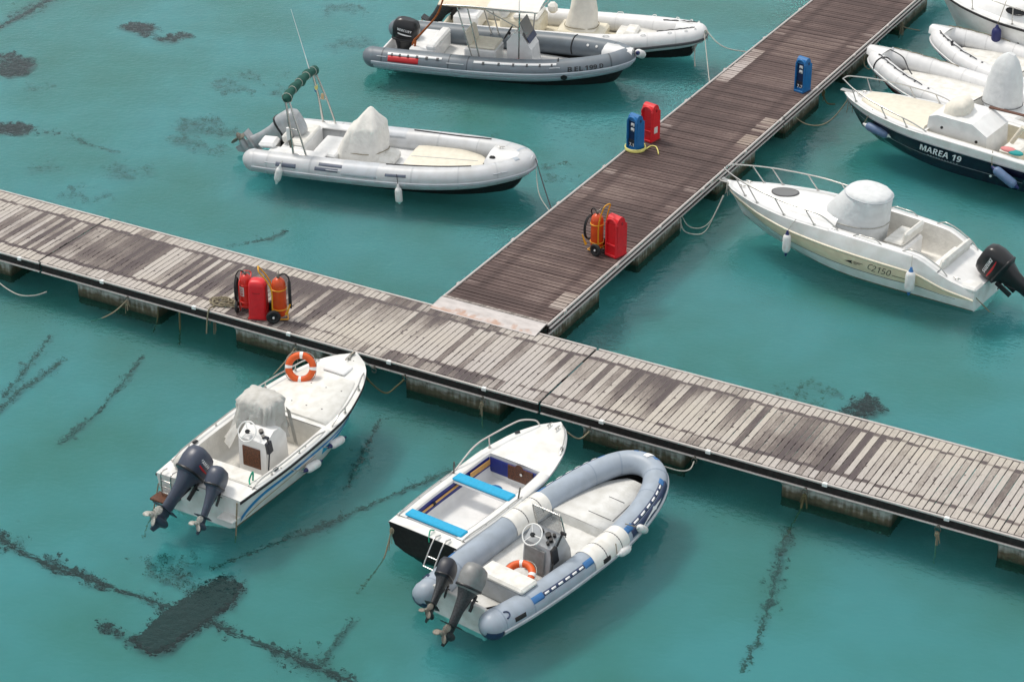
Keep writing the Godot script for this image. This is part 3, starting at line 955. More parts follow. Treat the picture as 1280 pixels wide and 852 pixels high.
func text_onto(s: String, size: float, at: Callable, bold := true, slant := 0.0, center := true) -> ArrayMesh:
	# lettering whose points are laid on a surface: at(x, y) gives the place for each
	var tm := TextMesh.new()
	var f := SystemFont.new()
	f.font_names = PackedStringArray(["Droid Sans"])
	f.font_weight = 700 if bold else 400
	tm.font = f
	tm.text = s
	tm.font_size = 32
	tm.pixel_size = size / 24.0
	tm.depth = 0.0
	tm.curve_step = 2.0
	tm.horizontal_alignment = HORIZONTAL_ALIGNMENT_CENTER if center else HORIZONTAL_ALIGNMENT_LEFT
	var arr := tm.get_mesh_arrays()
	var v: PackedVector3Array = arr[Mesh.ARRAY_VERTEX]
	var idx: PackedInt32Array = arr[Mesh.ARRAY_INDEX]
	var mb := Mb.new()
	for k in range(0, idx.size(), 3):
		var p := []
		for e in 3:
			var q := v[idx[k + e]]
			p.append(at.call(q.x + slant * q.y, q.y))
		mb.tri(p[0], p[1], p[2])
	return mb.done()

func disc_picture() -> void:
	pass

func outboard(boat: Node3D, at: Vector3, tilt: float, size: float, cowl: Material, leg: Material, prop: Material, words := "", word_mat: Material = null, yaw := 0.0, accent: Material = null, fat := 1.0) -> MeshInstance3D:
	# origin at the clamp on top of the transom; x forward; tilting lifts the leg aft
	var lv := [[0.06, 0.17, 0.12, 0.0], [0.10, 0.25, 0.165, 0.0], [0.14, 0.265, 0.175, 0.0], [0.30, 0.28, 0.185, 0.01], [0.42, 0.265, 0.175, 0.02], [0.50, 0.225, 0.145, 0.03], [0.535, 0.15, 0.09, 0.035]]
	var cx := -0.20
	var rings := []
	for l in lv: rings.append(ring(Vector3(cx + l[3], l[0], 0), l[1], l[2] * fat, 22, 3.2, -0.10 if l[0] > 0.2 else 0.0))
	var mb := Mb.new()
	mb.loft(rings)
	var bs := Basis(Vector3.UP, yaw) * Basis(Vector3(0, 0, 1), -tilt)
	var o := part("outboard_motor", mb, cowl, boat)
	o.transform = Transform3D(bs.scaled(Vector3.ONE * size), at)
	mb = Mb.new()
	mb.loft([ring(Vector3(cx, 0.105, 0), 0.262, 0.174 * fat, 22, 3.2), ring(Vector3(cx, 0.11, 0), 0.274, 0.184 * fat, 22, 3.2), ring(Vector3(cx, 0.145, 0), 0.276, 0.186 * fat, 22, 3.2), ring(Vector3(cx, 0.15, 0), 0.268, 0.178 * fat, 22, 3.2)], 1, false)
	part("cowl_seam", mb, mats.black_plastic, o)
	mb = Mb.new()
	mb.loft([ring(Vector3(-0.24, -0.56, 0), 0.13, 0.05, 14), ring(Vector3(-0.23, -0.3, 0), 0.125, 0.075, 14), ring(Vector3(-0.22, -0.08, 0), 0.15, 0.10, 14), ring(Vector3(-0.20, 0.05, 0), 0.20, 0.13, 14, 3.0), ring(Vector3(-0.2, 0.09, 0), 0.22, 0.14, 14, 3.0)])
	part("midsection", mb, leg, o)
	mb = Mb.new()
	mb.prism(PackedVector2Array([Vector2(-0.48, -0.56), Vector2(-0.05, -0.56), Vector2(-0.05, -0.545), Vector2(-0.2, -0.535), Vector2(-0.5, -0.545)]), -0.11, 0.11)
	mb.loft([ring(Vector3(-0.22, -0.70, 0), 0.11, 0.03, 12), ring(Vector3(-0.23, -0.55, 0), 0.13, 0.045, 12)])
	mb.tube(v3([[-0.02, -0.735, 0], [-0.06, -0.735, 0], [-0.14, -0.735, 0], [-0.3, -0.735, 0], [-0.40, -0.735, 0]]), [0.01, 0.055, 0.078, 0.078, 0.062], 12)
	mb.prism(PackedVector2Array([Vector2(-0.34, -0.78), Vector2(-0.14, -0.78), Vector2(-0.24, -0.93), Vector2(-0.33, -0.93)]), -0.009, 0.009)
	part("gearcase", mb, leg, o)
	mb = Mb.new()
	mb.tube(v3([[-0.40, -0.735, 0], [-0.50, -0.735, 0], [-0.54, -0.735, 0]]), [0.052, 0.045, 0.02], 12)
	for k in 3:
		var keep := mb.xf
		mb.xf = Transform3D(Basis(Vector3(1, 0, 0), TAU * k / 3.0 + 0.4), Vector3(-0.45, -0.735, 0)) * Transform3D(Basis(Vector3(0, 1, 0), 0.55), Vector3(0, 0.105, 0))
		mb.ball(Vector3.ZERO, Vector3(0.013, 0.082, 0.068), 10, 6)
		mb.xf = keep
	part("propeller", mb, prop, o)
	mb = Mb.new()
	for s in [-1.0, 1.0]:
		mb.box(Vector3(0.0, -0.08, s * 0.085), Vector3(0.09, 0.30, 0.025), Basis(), 0.008)
		mb.rod(Vector3(0.03, -0.02, s * 0.085), Vector3(0.03, -0.02, s * 0.14), 0.012, 6)
	mb.rod(Vector3(-0.03, 0.02, -0.11), Vector3(-0.03, 0.02, 0.11), 0.026, 8)
	mb.rod(Vector3(-0.04, -0.05, 0.04), Vector3(-0.17, -0.33, 0.04), 0.016, 6)
	mb.rod(Vector3(-0.04, -0.05, -0.04), Vector3(-0.17, -0.33, -0.04), 0.016, 6)
	part("clamp_bracket", mb, mats.black_plastic, o)
	if words:
		for s in [-1.0, 1.0]:
			var place := func(x: float, y: float):
				var yy := 0.34 + y
				var u := clampf(absf(x - 0.02) / 0.262, 0.0, 0.97)
				var rz := ip([[0.14, 0.175], [0.30, 0.185], [0.42, 0.175], [0.5, 0.145]], yy + 0.1 * 0) * fat
				return Vector3(cx + x * s + 0.02, yy - 0.1 * (x * s), s * (rz * pow(1.0 - pow(u, 3.2), 1.0 / 3.2) + 0.004))
			var tmesh := text_onto(words, 0.36 / words.length(), place, true, 0.2)
			mesh_in("lettering", tmesh, word_mat, o)
			if accent:
				mb = Mb.new()
				var rows := []
				for i in 13:
					var x := -0.20 + i * 0.03
					var y := -0.065 - 0.03 * (i / 12.0) + 0.02 * (i / 12.0) * (i / 12.0)
					rows.append(PackedVector3Array([place.call(x, y), place.call(x, y - 0.012 - 0.02 * sin(PI * i / 12.0))]))
				mb.grid(rows)
				part("flash_stripe", mb, accent, o)
	return o

func wheel_into(boat: Node3D, c: Vector3, bs: Basis, r: float, m: Material) -> void:
	var mb := Mb.new()
	mb.xf = Transform3D(bs, c)
	var pts := PackedVector3Array()
	for k in 20: pts.append(Vector3(0, r * cos(TAU * k / 20), r * sin(TAU * k / 20)))
	mb.tube(pts, 0.013, 7, 1, false, true)
	for k in 3:
		var a := TAU * k / 3.0 + PI / 2
		mb.rod(Vector3(0.02, 0, 0), Vector3(0, r * cos(a), r * sin(a)), 0.009, 6)
	var o := part("steering_wheel", mb, m, boat)
	mb = Mb.new()
	mb.xf = Transform3D(bs, c)
	mb.tube(v3([[0.07, 0, 0], [0.02, 0, 0], [-0.015, 0, 0]]), [0.03, 0.045, 0.038], 12)
	part("hub", mb, mats.black_plastic, o)

func rail(parent: Node3D, called: String, pts: Array, r: float, m: Material, feet := [], steps := 5) -> void:
	var mb := Mb.new()
	mb.tube(smooth_path(v3(pts), steps), r, 8)
	var o := part(called, mb, m, parent)
	for f in feet:
		mb = Mb.new()
		mb.rod(f[0], f[1], r * 0.9, 6)
		mb.tube(v3([f[1], f[1] + Vector3(0, 0.012, 0)]), r * 2.0, 8)
		part("stanchion", mb, m, o)

func cleat(parent: Node3D, c: Vector3, m: Material, turn := 0.0) -> void:
	var mb := Mb.new()
	mb.xf = Transform3D(Basis(Vector3.UP, turn), c)
	mb.tube(v3([[-0.085, 0.04, 0], [-0.05, 0.045, 0], [0.05, 0.045, 0], [0.085, 0.04, 0]]), [0.008, 0.014, 0.014, 0.008], 7)
	for x in [-0.03, 0.03]: mb.rod(Vector3(x, 0, 0), Vector3(x, 0.045, 0), 0.011, 6)
	part("cleat", mb, m, parent)

func fender(place: Transform3D, label: String, body: Material, tip: Material, length: float, r: float, cord_to = null, cord: Material = null, group := "") -> Node3D:
	# hangs along its own -y from its eye
	var t := thing("fender", label, "fender", Vector3.ZERO, 0.0, group)
	t.transform = place
	var mb := Mb.new()
	mb.tube(v3([[0, -0.10, 0], [0, -0.13, 0], [0, -0.18, 0], [0, -length + 0.18, 0], [0, -length + 0.13, 0], [0, -length + 0.10, 0]]), [r * 0.55, r * 0.85, r, r, r * 0.85, r * 0.55], 14)
	part("body", mb, body, t)
	for k in [[-0.005, -0.115, -0.06], [-length + 0.005, -length + 0.115, -length + 0.06]]:
		mb = Mb.new()
		mb.tube(v3([[0, k[0], 0], [0, k[2], 0], [0, k[1], 0]]), [r * 0.22, r * 0.36, r * 0.62], 10)
		part("end_cap", mb, tip, t)
	if cord_to != null:
		mb = Mb.new()
		var b: Vector3 = place.affine_inverse() * cord_to
		mb.tube(v3([[0, -0.02, 0], b * 0.5, b]), 0.009, 5)
		part("lanyard", mb, cord, t)
	return t

func life_ring(place: Transform3D, label: String) -> void:
	var t := thing("life_ring", label, "life ring")
	t.transform = place
	var R := 0.235
	var arc := func(a0: float, a1: float, n: int, rr: float):
		var pts := PackedVector3Array()
		for k in n + 1:
			var a := lerpf(a0, a1, float(k) / n)
			pts.append(Vector3(R * cos(a), 0, R * sin(a)))
		var mb := Mb.new()
		var closed: bool = absf(a1 - a0) > 6.2
		if closed: pts.resize(n)
		mb.tube(pts, rr, 14, 1, true, closed)
		return mb
	part("float_ring", arc.call(0.0, TAU, 40, 0.066), mats.orange_foam, t)
	for k in 4:
		part("white_band", arc.call(TAU * k / 4 - 0.12, TAU * k / 4 + 0.12, 4, 0.070), mats.white_plastic, t)
	for k in 4:
		var mb := Mb.new()
		var pts := PackedVector3Array()
		for i in 7:
			var a := TAU * k / 4 + 0.12 + i * (TAU / 4 - 0.24) / 6
			pts.append(Vector3(cos(a), 0, sin(a)) * (R + 0.068 + 0.022 * sin(PI * i / 6)))
		mb.tube(pts, 0.008, 5)
		part("grab_line", mb, mats.rope_white, t)

# ---- hard hulls
func hp(H: Dictionary, s: float, t: float, v: float) -> Vector3:
	var b := ip(H.beam, t)
	var sh := ip(H.sheer, t)
	var c := ip(H.chine, t)
	var cy := ip(H.chine_y, t)
	var ky := ip(H.keel, t)
	var z: float
	var y: float
	if v <= 1.0:
		z = lerpf(b, c, v) + ip(H.get("belly", [[0, 0.02], [1, 0.0]]), t) * sin(PI * v); y = lerpf(sh, cy, v)
	else:
		z = lerpf(c, 0.0, v - 1.0); y = lerpf(cy, ky, v - 1.0)
	var up: float = (y - H.keel[0][1]) / (ip(H.sheer, 1.0) - H.keel[0][1])
	var x: float = t * H.length - H.rake * (1.0 - up) * pow(t, 4.0)
	x += H.get("stern_rake", 0.0) * (1.0 - (y - H.keel[0][1]) / (H.sheer[0][1] - H.keel[0][1])) * (1.0 - t) * (1.0 - t)
	return Vector3(x, y, z * s)

func hull_band(H: Dictionary, s: float, t0: float, t1: float, v0, v1, off := 0.0, nt := 26, nv := 4) -> Mb:
	var mb := Mb.new()
	hull_band_into(mb, H, s, t0, t1, v0, v1, off, nt, nv)
	return mb

func hull_band_into(mb: Mb, H: Dictionary, s: float, t0: float, t1: float, v0, v1, off := 0.0, nt := 26, nv := 4) -> void:
	var rows := []
	for i in nt + 1:
		var f := float(i) / nt
		var t := lerpf(t0, t1, f)
		var a: float = v0 if v0 is float else ip(v0, f)
		var b: float = v1 if v1 is float else ip(v1, f)
		var row := PackedVector3Array()
		for j in nv + 1:
			var v := lerpf(a, b, float(j) / nv)
			var p := hp(H, s, t, v)
			if off != 0.0:
				var d1 := hp(H, s, minf(t + 0.01, 1.0), v) - hp(H, s, maxf(t - 0.01, 0.0), v)
				var d2 := hp(H, s, t, v + 0.02) - hp(H, s, t, maxf(v - 0.02, 0.0))
				p -= d1.cross(d2).normalized() * off * s
			row.append(p)
		rows.append(row)
	mb.grid(rows, 1, false, s < 0)

func hull_text(H: Dictionary, s: float, words: String, size: float, t_mid: float, v_mid: float, slant := 0.2, bold := true) -> ArrayMesh:
	var put := func(x: float, y: float):
		var t: float = t_mid + s * x / H.length
		var p0 := hp(H, s, t, 0.0)
		var p1 := hp(H, s, t, 1.0)
		var v: float = v_mid - y / p0.distance_to(p1)
		var d1 := hp(H, s, minf(t + 0.01, 1.0), v) - hp(H, s, t - 0.01, v)
		var d2 := hp(H, s, t, v + 0.02) - hp(H, s, t, maxf(v - 0.02, 0.0))
		return hp(H, s, t, v) - d1.cross(d2).normalized() * 0.007 * s
	return text_onto(words, size, put, bold, slant)

func hull_shell(boat: Node3D, H: Dictionary, bands: Array, bottom: Material, transom: Material) -> void:
	for bnd in bands:                                    # [name, v0, v1, material]
		var mb := Mb.new()
		for s in [-1.0, 1.0]: hull_band_into(mb, H, s, 0.0, 1.0, bnd[1], bnd[2], 0.0, 30, 4)
		part(bnd[0], mb, bnd[3], boat)
	var mb := Mb.new()
	for s in [-1.0, 1.0]: hull_band_into(mb, H, s, 0.0, 1.0, 1.0, 2.0, 0.0, 30, 3)
	part("hull_bottom", mb, bottom, boat)
	mb = Mb.new()
	for s in [-1.0, 1.0]:
		var c := (hp(H, 1, 0, 0.0) + hp(H, 1, 0, 2.0)) * 0.5
		c.z = 0
		for k in 10:
			var a := hp(H, s, 0.0, k * 0.2)
			var b := hp(H, s, 0.0, k * 0.2 + 0.2)
			if s > 0: mb.tri(c, a, b, -1)
			else: mb.tri(c, b, a, -1)
		var top := hp(H, s, 0.0, 0.0)
		if s > 0: mb.tri(c, Vector3(top.x, top.y, 0), top, -1)
		else: mb.tri(c, top, Vector3(top.x, top.y, 0), -1)
	part("transom", mb, transom, boat)

func deck_row(H: Dictionary, t: float, camber: float, n := 8, inset := 0.0, lift := 0.0) -> PackedVector3Array:
	var e := hp(H, 1.0, t, 0.0)
	var row := PackedVector3Array()
	for j in n + 1:
		var u := -1.0 + 2.0 * j / n
		row.append(Vector3(e.x, e.y + lift + camber * (1.0 - u * u), (e.z - inset) * u))
	return row

func hull_deck(boat: Node3D, H: Dictionary, ta: float, tb: float, w: float, floor_y: float, deck: Material, liner: Material, camber := 0.04, lip := 0.02) -> void:
	# gunwale round an open cockpit from ta to tb, decked over before and behind it
	var mb := Mb.new()
	var rows := []
	for i in 13: rows.append(deck_row(H, lerpf(tb, 1.0, i / 12.0), camber))
	mb.grid(rows)
	part("foredeck", mb, deck, boat)
	if ta > 0.001:
		mb = Mb.new()
		rows = []
		for i in 4: rows.append(deck_row(H, lerpf(0.0, ta, i / 3.0), camber * 0.5))
		mb.grid(rows)
		part("aft_deck", mb, deck, boat)
	var inner := func(t: float, s: float):
		var e := hp(H, 1.0, t, 0.0)
		return Vector3(e.x, e.y + lip, maxf(0.03, e.z - w) * s)
	for s in [-1.0, 1.0]:
		mb = Mb.new()
		rows = []
		for i in 17:
			var t := lerpf(ta, tb, i / 16.0)
			var e := hp(H, s, t, 0.0)
			var p: Vector3 = inner.call(t, s)
			rows.append(PackedVector3Array([e, e + Vector3(0, lip, -0.012 * s), p + Vector3(0, 0.0, 0.012 * s), p - Vector3(0, 0.012, 0)]))
		mb.grid(rows, 1, false, s > 0)
		part("gunwale", mb, deck, boat)
	mb = Mb.new()
	rows = []
	var shrink := 0.90
	for i in 17:
		var t := lerpf(ta, tb, i / 16.0)
		var a: Vector3 = inner.call(t, 1.0)
		var b: Vector3 = inner.call(t, -1.0)
		rows.append(PackedVector3Array([b, Vector3(b.x, lerpf(b.y, floor_y, 0.5), b.z * 0.97), Vector3(b.x, floor_y + 0.05, b.z * shrink), Vector3(b.x, floor_y, b.z * (shrink - 0.06)), Vector3(a.x, floor_y, a.z * (shrink - 0.06)), Vector3(a.x, floor_y + 0.05, a.z * shrink), Vector3(a.x, lerpf(a.y, floor_y, 0.5), a.z * 0.97), a]))
	mb.grid(rows, 1)
	for e in 2:
		var r: PackedVector3Array = rows[0 if e == 0 else 16]
		var tt: float = ta if e == 0 else tb
		var dk := deck_row(H, tt, camber if e else camber * 0.5)
		for k in 3: mb.quad(r[k], r[k + 1], r[6 - k], r[7 - k], -1)
		var prev := r[0]
		for j in dk.size():
			if absf(dk[j].z) < absf(r[0].z):
				mb.quad(prev, dk[j], Vector3(r[0].x, r[0].y - 0.02, dk[j].z), Vector3(r[0].x, r[0].y - 0.02, prev.z), -1)
				prev = dk[j]
	part("cockpit_liner", mb, liner, boat)

func rub_rail(boat: Node3D, H: Dictionary, v: float, r: float, m: Material, called := "rub_rail") -> void:
	var pts := PackedVector3Array()
	for i in 31: pts.append(hp(H, -1.0, i / 30.0, v))
	for i in range(29, -1, -1): pts.append(hp(H, 1.0, i / 30.0, v))
	var mb := Mb.new()
	mb.tube(pts, r, 7)
	part(called, mb, m, boat)

func hem_cord(cov: Node3D, pts: PackedVector3Array, m: Material) -> void:
	var mb := Mb.new()
	mb.tube(pts, 0.011, 5, 1, false, true)
	part("hem_cord", mb, m, cov)

func draped(rings: Array, n: FastNoiseLite, amount: float) -> Mb:        # a cloth cover over a hidden frame: rings with folds
	var mb := Mb.new()
	var out := []
	for i in rings.size():
		var r: PackedVector3Array = rings[i]
		var c := Vector3()
		for v in r: c += v
		c /= r.size()
		var row := PackedVector3Array()
		var low := 1.0 - float(i) / maxf(1.0, rings.size() - 1)
		for j in r.size():
			var d := r[j] - c
			var fold := (absf(n.get_noise_3d(r[j].x * 70.0, r[j].y * 26.0, r[j].z * 70.0)) * 2.2 - 0.5) * amount * (0.5 + low)
			row.append(r[j] + d.normalized() * fold)
		out.append(row)
	mb.loft(out)
	return mb
# ------------------------------------------------------------------ rigid inflatables
func fold_noise(seed_: int) -> FastNoiseLite:
	var n := FastNoiseLite.new()
	n.seed = seed_; n.frequency = 0.05; n.fractal_octaves = 3
	return n

func handle_into(mb: Mb, b: Rib, s: float, q: float, a: float, len_q: float) -> void:
	mb.tube(v3([b.pt(s, q, a, 0.0), b.pt(s, q + len_q * 0.15, a, 0.03), b.pt(s, q + len_q * 0.85, a, 0.03), b.pt(s, q + len_q, a, 0.0)]), 0.012, 6)

func dashes(boat: Node3D, b: Rib, s: float, q0: float, q1: float, a: float, n: int) -> void:
	# a navy grab band with white webbing, a blue square at each end
	var band := part("grab_band", rib_patch(b, s, q0, q1, a - 9.0, a + 9.0, 0.004, 16, 2), mats.patch_navy, boat)
	for k in n:
		var u := lerpf(q0, q1, (k + 0.22) / n)
		part("webbing_loop", rib_patch(b, s, u, u + (q1 - q0) / n * 0.62, a - 4.5, a + 3.5, 0.012, 3, 1), mats.ink_white, band)
	for e in [[q0 - 0.035, q0], [q1, q1 + 0.035]]:
		part("end_patch", rib_patch(b, s, e[0], e[1], a - 14.0, a + 14.0, 0.0045, 3, 3), mats.patch_blue, boat)

func build_blue_grey_rib() -> void:
	var boat := thing("inflatable_boat", "blue-grey inflatable boat with dolphin emblem, steering wheel and two tilted outboards, below the main pier", "inflatable boat", Vector3(4.36, 0.0, 8.67), yaw_of(0.17, -0.985), "inflatable boats moored at the piers")
	var b := make_rib([[0.16, 0.70, 0.27, 0.255], [1.0, 0.81, 0.28, 0.245], [2.2, 0.86, 0.30, 0.245], [3.4, 0.85, 0.34, 0.24], [4.3, 0.73, 0.42, 0.235], [4.9, 0.54, 0.50, 0.23], [5.24, 0.30, 0.55, 0.225], [5.34, 0.0, 0.57, 0.22]])
	rib_collar(boat, b, mats.tube_blue_grey, mats.tube_blue_grey, mats.tube_pale)
	rib_hull(boat, b, mats.antifoul_dark, mats.gelcoat_floor, 0.16, [[0, -0.30], [0.6, -0.24], [0.85, -0.02], [1.0, 0.32]])
	tube_seams(boat, b, [0.22, 0.85, 4.55, 5.1], mats.seam_blue_grey)
	# stern cone undersides in navy
	for s in [-1.0, 1.0]:
		var mb := Mb.new()
		var rows := []
		for k in [[0.0, 1.012], [0.25, 1.01], [0.6, 0.875], [0.85, 0.635], [1.0, 0.36]]:
			var row := PackedVector3Array()
			for j in 9:
				var c := b.at(s, 0.0)
				var a := deg_to_rad(-150.0 + j * 150.0 / 8)
				row.append(c[0] + Vector3(-0.28 * k[0], 0.03 * k[0] - 0.002, 0) + (c[1] * cos(a) + Vector3.UP * sin(a)) * c[2] * k[1])
			rows.append(row)
		mb.grid(rows)
		part("tube_end_band", mb, mats.patch_navy, boat)
	for s in [-1.0, 1.0]:
		dashes(boat, b, s, qx(b, 1.12), qx(b, 2.18), 47.0, 6)
		dashes(boat, b, s, qx(b, 3.62), qx(b, 4.80), 52.0, 6)
		var wrap := part("chafe_cover", rib_patch(b, s, qx(b, 2.42), qx(b, 3.40), -8.0, 188.0, 0.012, 8, 16), mats.vinyl_white, boat)
		for q in [qx(b, 2.72), qx(b, 3.14)]: part("cover_seam", rib_patch(b, s, q, q + 0.004, 0.0, 165.0, 0.016, 2, 14), mats.grey_rubber, wrap)
		part("dark_panel", rib_patch(b, s, qx(b, 2.62), qx(b, 2.84), 0.0, 20.0, 0.018, 3, 3), mats.black_rubber, wrap)
		# the leaping dolphin on its navy panel
		part("emblem_panel", rib_patch(b, s, qx(b, 3.5), qx(b, 4.95), 6.0, 40.0, 0.005, 14, 4), mats.patch_navy, boat)
		var fish := PackedVector2Array([Vector2(-0.46, -0.22), Vector2(-0.34, -0.10), Vector2(-0.20, 0.02), Vector2(-0.02, 0.15), Vector2(0.05, 0.29), Vector2(0.11, 0.17), Vector2(0.28, 0.12), Vector2(0.38, 0.03), Vector2(0.48, -0.01), Vector2(0.38, -0.06), Vector2(0.25, -0.08), Vector2(0.16, -0.12), Vector2(0.12, -0.24), Vector2(0.06, -0.12), Vector2(-0.12, -0.12), Vector2(-0.28, -0.19), Vector2(-0.36, -0.25), Vector2(-0.38, -0.38), Vector2(-0.45, -0.28), Vector2(-0.58, -0.26)])
		var idx := Geometry2D.triangulate_polygon(fish)
		var mb := Mb.new()
		for k in range(0, idx.size(), 3):
			var p := []
			for e in 3:
				var v := fish[idx[k + e]]
				p.append(b.pt(s, qx(b, 4.25) + v.x * 0.15, 22.0 + v.y * 42.0, 0.010))
			mb.tri(p[0], p[1], p[2])
		part("dolphin_emblem", mb, mats.ink_white, boat)
		for e in [[0.90, 0.935, 30.0, 75.0], [0.945, 0.985, 20.0, 60.0]]:
			part("bow_patch", rib_patch(b, s, e[0], e[1], e[2], e[3], 0.005, 5, 4), mats.patch_blue, boat)
		part("number_plate", rib_patch(b, s, qx(b, 0.42), qx(b, 0.66), 8.0, 26.0, 0.006, 3, 3), mats.black_rubber, boat)
		mb = Mb.new()
		var u := PackedVector3Array()
		for k in 9: u.append(b.pt(s, 0.03 + 0.016 * cos(PI * k / 8 - PI / 2), 52.0 + 14.0 * sin(PI * k / 8 - PI / 2), 0.006))
		mb.tube(u, 0.014, 6)
		part("round_mark", mb, mats.patch_navy, boat)
	part("bow_cap", rib_patch(b, 1.0, 0.95, 1.0, 40.0, 100.0, 0.014, 4, 5), mats.ink_white, boat)
	# deck: locker platform in the bow, hatch joints
	var mb := Mb.new()
	var rows := []
	for i in 11:
		var x := 3.42 + i * 0.165
		var z := ip([[3.42, 0.60], [4.2, 0.55], [4.7, 0.42], [5.07, 0.17]], x)
		rows.append(PackedVector3Array([Vector3(x, 0.2, -z), Vector3(x, 0.35, -z), Vector3(x, 0.36, 0), Vector3(x, 0.35, z), Vector3(x, 0.2, z)]))
	mb.grid(rows, 1)
	mb.quad(Vector3(3.42, 0.35, -0.6), Vector3(3.42, 0.35, 0.6), Vector3(3.39, 0.14, 0.6), Vector3(3.39, 0.14, -0.6), -1)
	var lock := part("bow_locker", mb, mats.gelcoat_floor, boat)
	for e in [[3.75, -0.06, 0.5, 0.012], [4.35, -0.05, 0.34, 0.012]]:
		mb = Mb.new()
		mb.box(Vector3(e[0], 0.363, e[1] + e[2] * 0.5), Vector3(e[3], 0.008, e[2]), Basis(), 0.002)
		part("hatch_joint", mb, mats.grey_rubber, lock)
	mb = Mb.new()
	mb.box(Vector3(4.05, 0.362, 0.44), Vector3(0.62, 0.008, 0.012), Basis(Vector3.UP, 0.12), 0.002)
	part("hatch_joint", mb, mats.grey_rubber, lock)
	# steering console with windscreen
	mb = Mb.new()
	mb.prism(PackedVector2Array([Vector2(1.86, 0.16), Vector2(2.52, 0.16), Vector2(2.46, 0.50), Vector2(2.26, 0.86), Vector2(2.12, 0.90), Vector2(1.92, 0.72)]), -0.06, 0.52)
	var con := part("steering_console", mb, mats.gelcoat_grey, boat)
	mb = Mb.new()
	mb.box(Vector3(1.865, 0.43, 0.20), Vector3(0.03, 0.46, 0.44), Basis(Vector3(0, 0, 1), -0.10), 0.012)
	part("console_door", mb, mats.cowl_grey, con)
	mb = Mb.new()
	mb.box(Vector3(2.22, 1.07, 0.23), Vector3(0.012, 0.46, 0.56), Basis(Vector3(0, 0, 1), 0.25), 0.004)
	part("windscreen", mb, mats.windscreen, con)
	mb = Mb.new()
	mb.tube(smooth_path(v3([[2.30, 0.80, -0.08], [2.17, 1.26, -0.07], [2.16, 1.30, 0.0], [2.16, 1.30, 0.46], [2.17, 1.26, 0.53], [2.30, 0.80, 0.54]]), 4), 0.015, 7)
	part("screen_frame", mb, mats.steel, con)
	wheel_into(boat, Vector3(1.86, 0.93, 0.16), Basis(Vector3(0, 0, 1), -0.75), 0.19, mats.white_plastic)
	for k in [[2.06, 0.895, 0.36, 0.055], [2.02, 0.85, 0.45, 0.035], [2.10, 0.90, 0.20, 0.03], [1.97, 0.80, 0.42, 0.028], [2.10, 0.91, 0.46, 0.03]]:
		mb = Mb.new()
		mb.tube(v3([[k[0], k[1] - 0.03, k[2]], [k[0] - 0.02, k[1] + 0.035, k[2]]]), k[3], 12)
		part("gauge", mb, mats.dial_black, con)
	mb = Mb.new()
	mb.box(Vector3(1.98, 0.60, 0.55), Vector3(0.16, 0.34, 0.07), Basis(Vector3(0, 0, 1), 0.2), 0.02)
	mb.rod(Vector3(2.02, 0.78, 0.57), Vector3(2.12, 0.98, 0.60), 0.02)
	mb.box(Vector3(2.13, 1.0, 0.62), Vector3(0.05, 0.06, 0.12), Basis(), 0.015)
	part("throttle_lever", mb, mats.black_plastic, boat)
	mb = Mb.new()
	mb.tube(smooth_path(v3([[1.95, 0.5, 0.56], [1.75, 0.3, 0.60], [1.5, 0.2, 0.55], [1.0, 0.18, 0.5], [0.3, 0.3, 0.3]]), 5), 0.018, 6)
	part("control_cable", mb, mats.black_rubber, boat)
	# helm seat across the stern
	mb = Mb.new()
	mb.box(Vector3(0.98, 0.34, 0.30), Vector3(0.38, 0.36, 0.94), Basis(), 0.03)
	var seat := part("helm_seat", mb, mats.gelcoat_grey, boat)
	mb = Mb.new()
	mb.box(Vector3(1.0, 0.57, 0.30), Vector3(0.44, 0.11, 1.0), Basis(), 0.04)
	part("cushion", mb, mats.vinyl_white, seat)
	mb = Mb.new()
	mb.rod(Vector3(0.22, 0.30, 0.14), Vector3(0.26, 0.38, 0.62), 0.03)
	part("steering_ram", mb, mats.steel, boat)
	outboard(boat, Vector3(0.14, 0.60, 0.22), 0.76, 0.99, mats.cowl_grey, mats.leg_grey, mats.prop_worn, "", null, 0.10)
	outboard(boat, Vector3(0.12, 0.58, -0.34), 0.98, 0.80, mats.cowl_navy_dark, mats.leg_grey, mats.prop_worn, "", null, 0.28)
	var tr := boat.transform
	life_ring(tr * Transform3D(Basis(Vector3(0, 0, 1), 0.42) * Basis(Vector3(0, 1, 0), 0.4), Vector3(1.42, 0.36, 0.22)), "orange life ring lying on the floor between seat and console of the blue-grey inflatable")
	var g := "white fenders of the blue-grey inflatable"
	fender(tr * Transform3D(Basis(Vector3(0, 0, 1), 0.9) * Basis(Vector3(1, 0, 0), 0.2), Vector3(3.62, 0.56, 1.10)), "white fender hanging forward of the white chafe cover on the blue-grey inflatable", mats.fender_white, mats.fender_white, 0.62, 0.075, tr * Vector3(3.5, 0.62, 0.92), mats.rope_tan, g)
	fender(tr * Transform3D(Basis(Vector3(0, 0, 1), 1.35) * Basis(Vector3(1, 0, 0), 0.15), Vector3(2.98, 0.33, 1.14)), "white fender lying along the chafe cover beside the dark panel of the blue-grey inflatable", mats.fender_white, mats.fender_white, 0.55, 0.085, tr * Vector3(3.05, 0.50, 1.06), mats.rope_tan, g)

func sun_pad(boat: Node3D, rows: Array, m: Material, called := "bow_cushion") -> void:
	var mb := Mb.new()
	mb.grid(rows, 1)
	part(called, mb, m, boat)

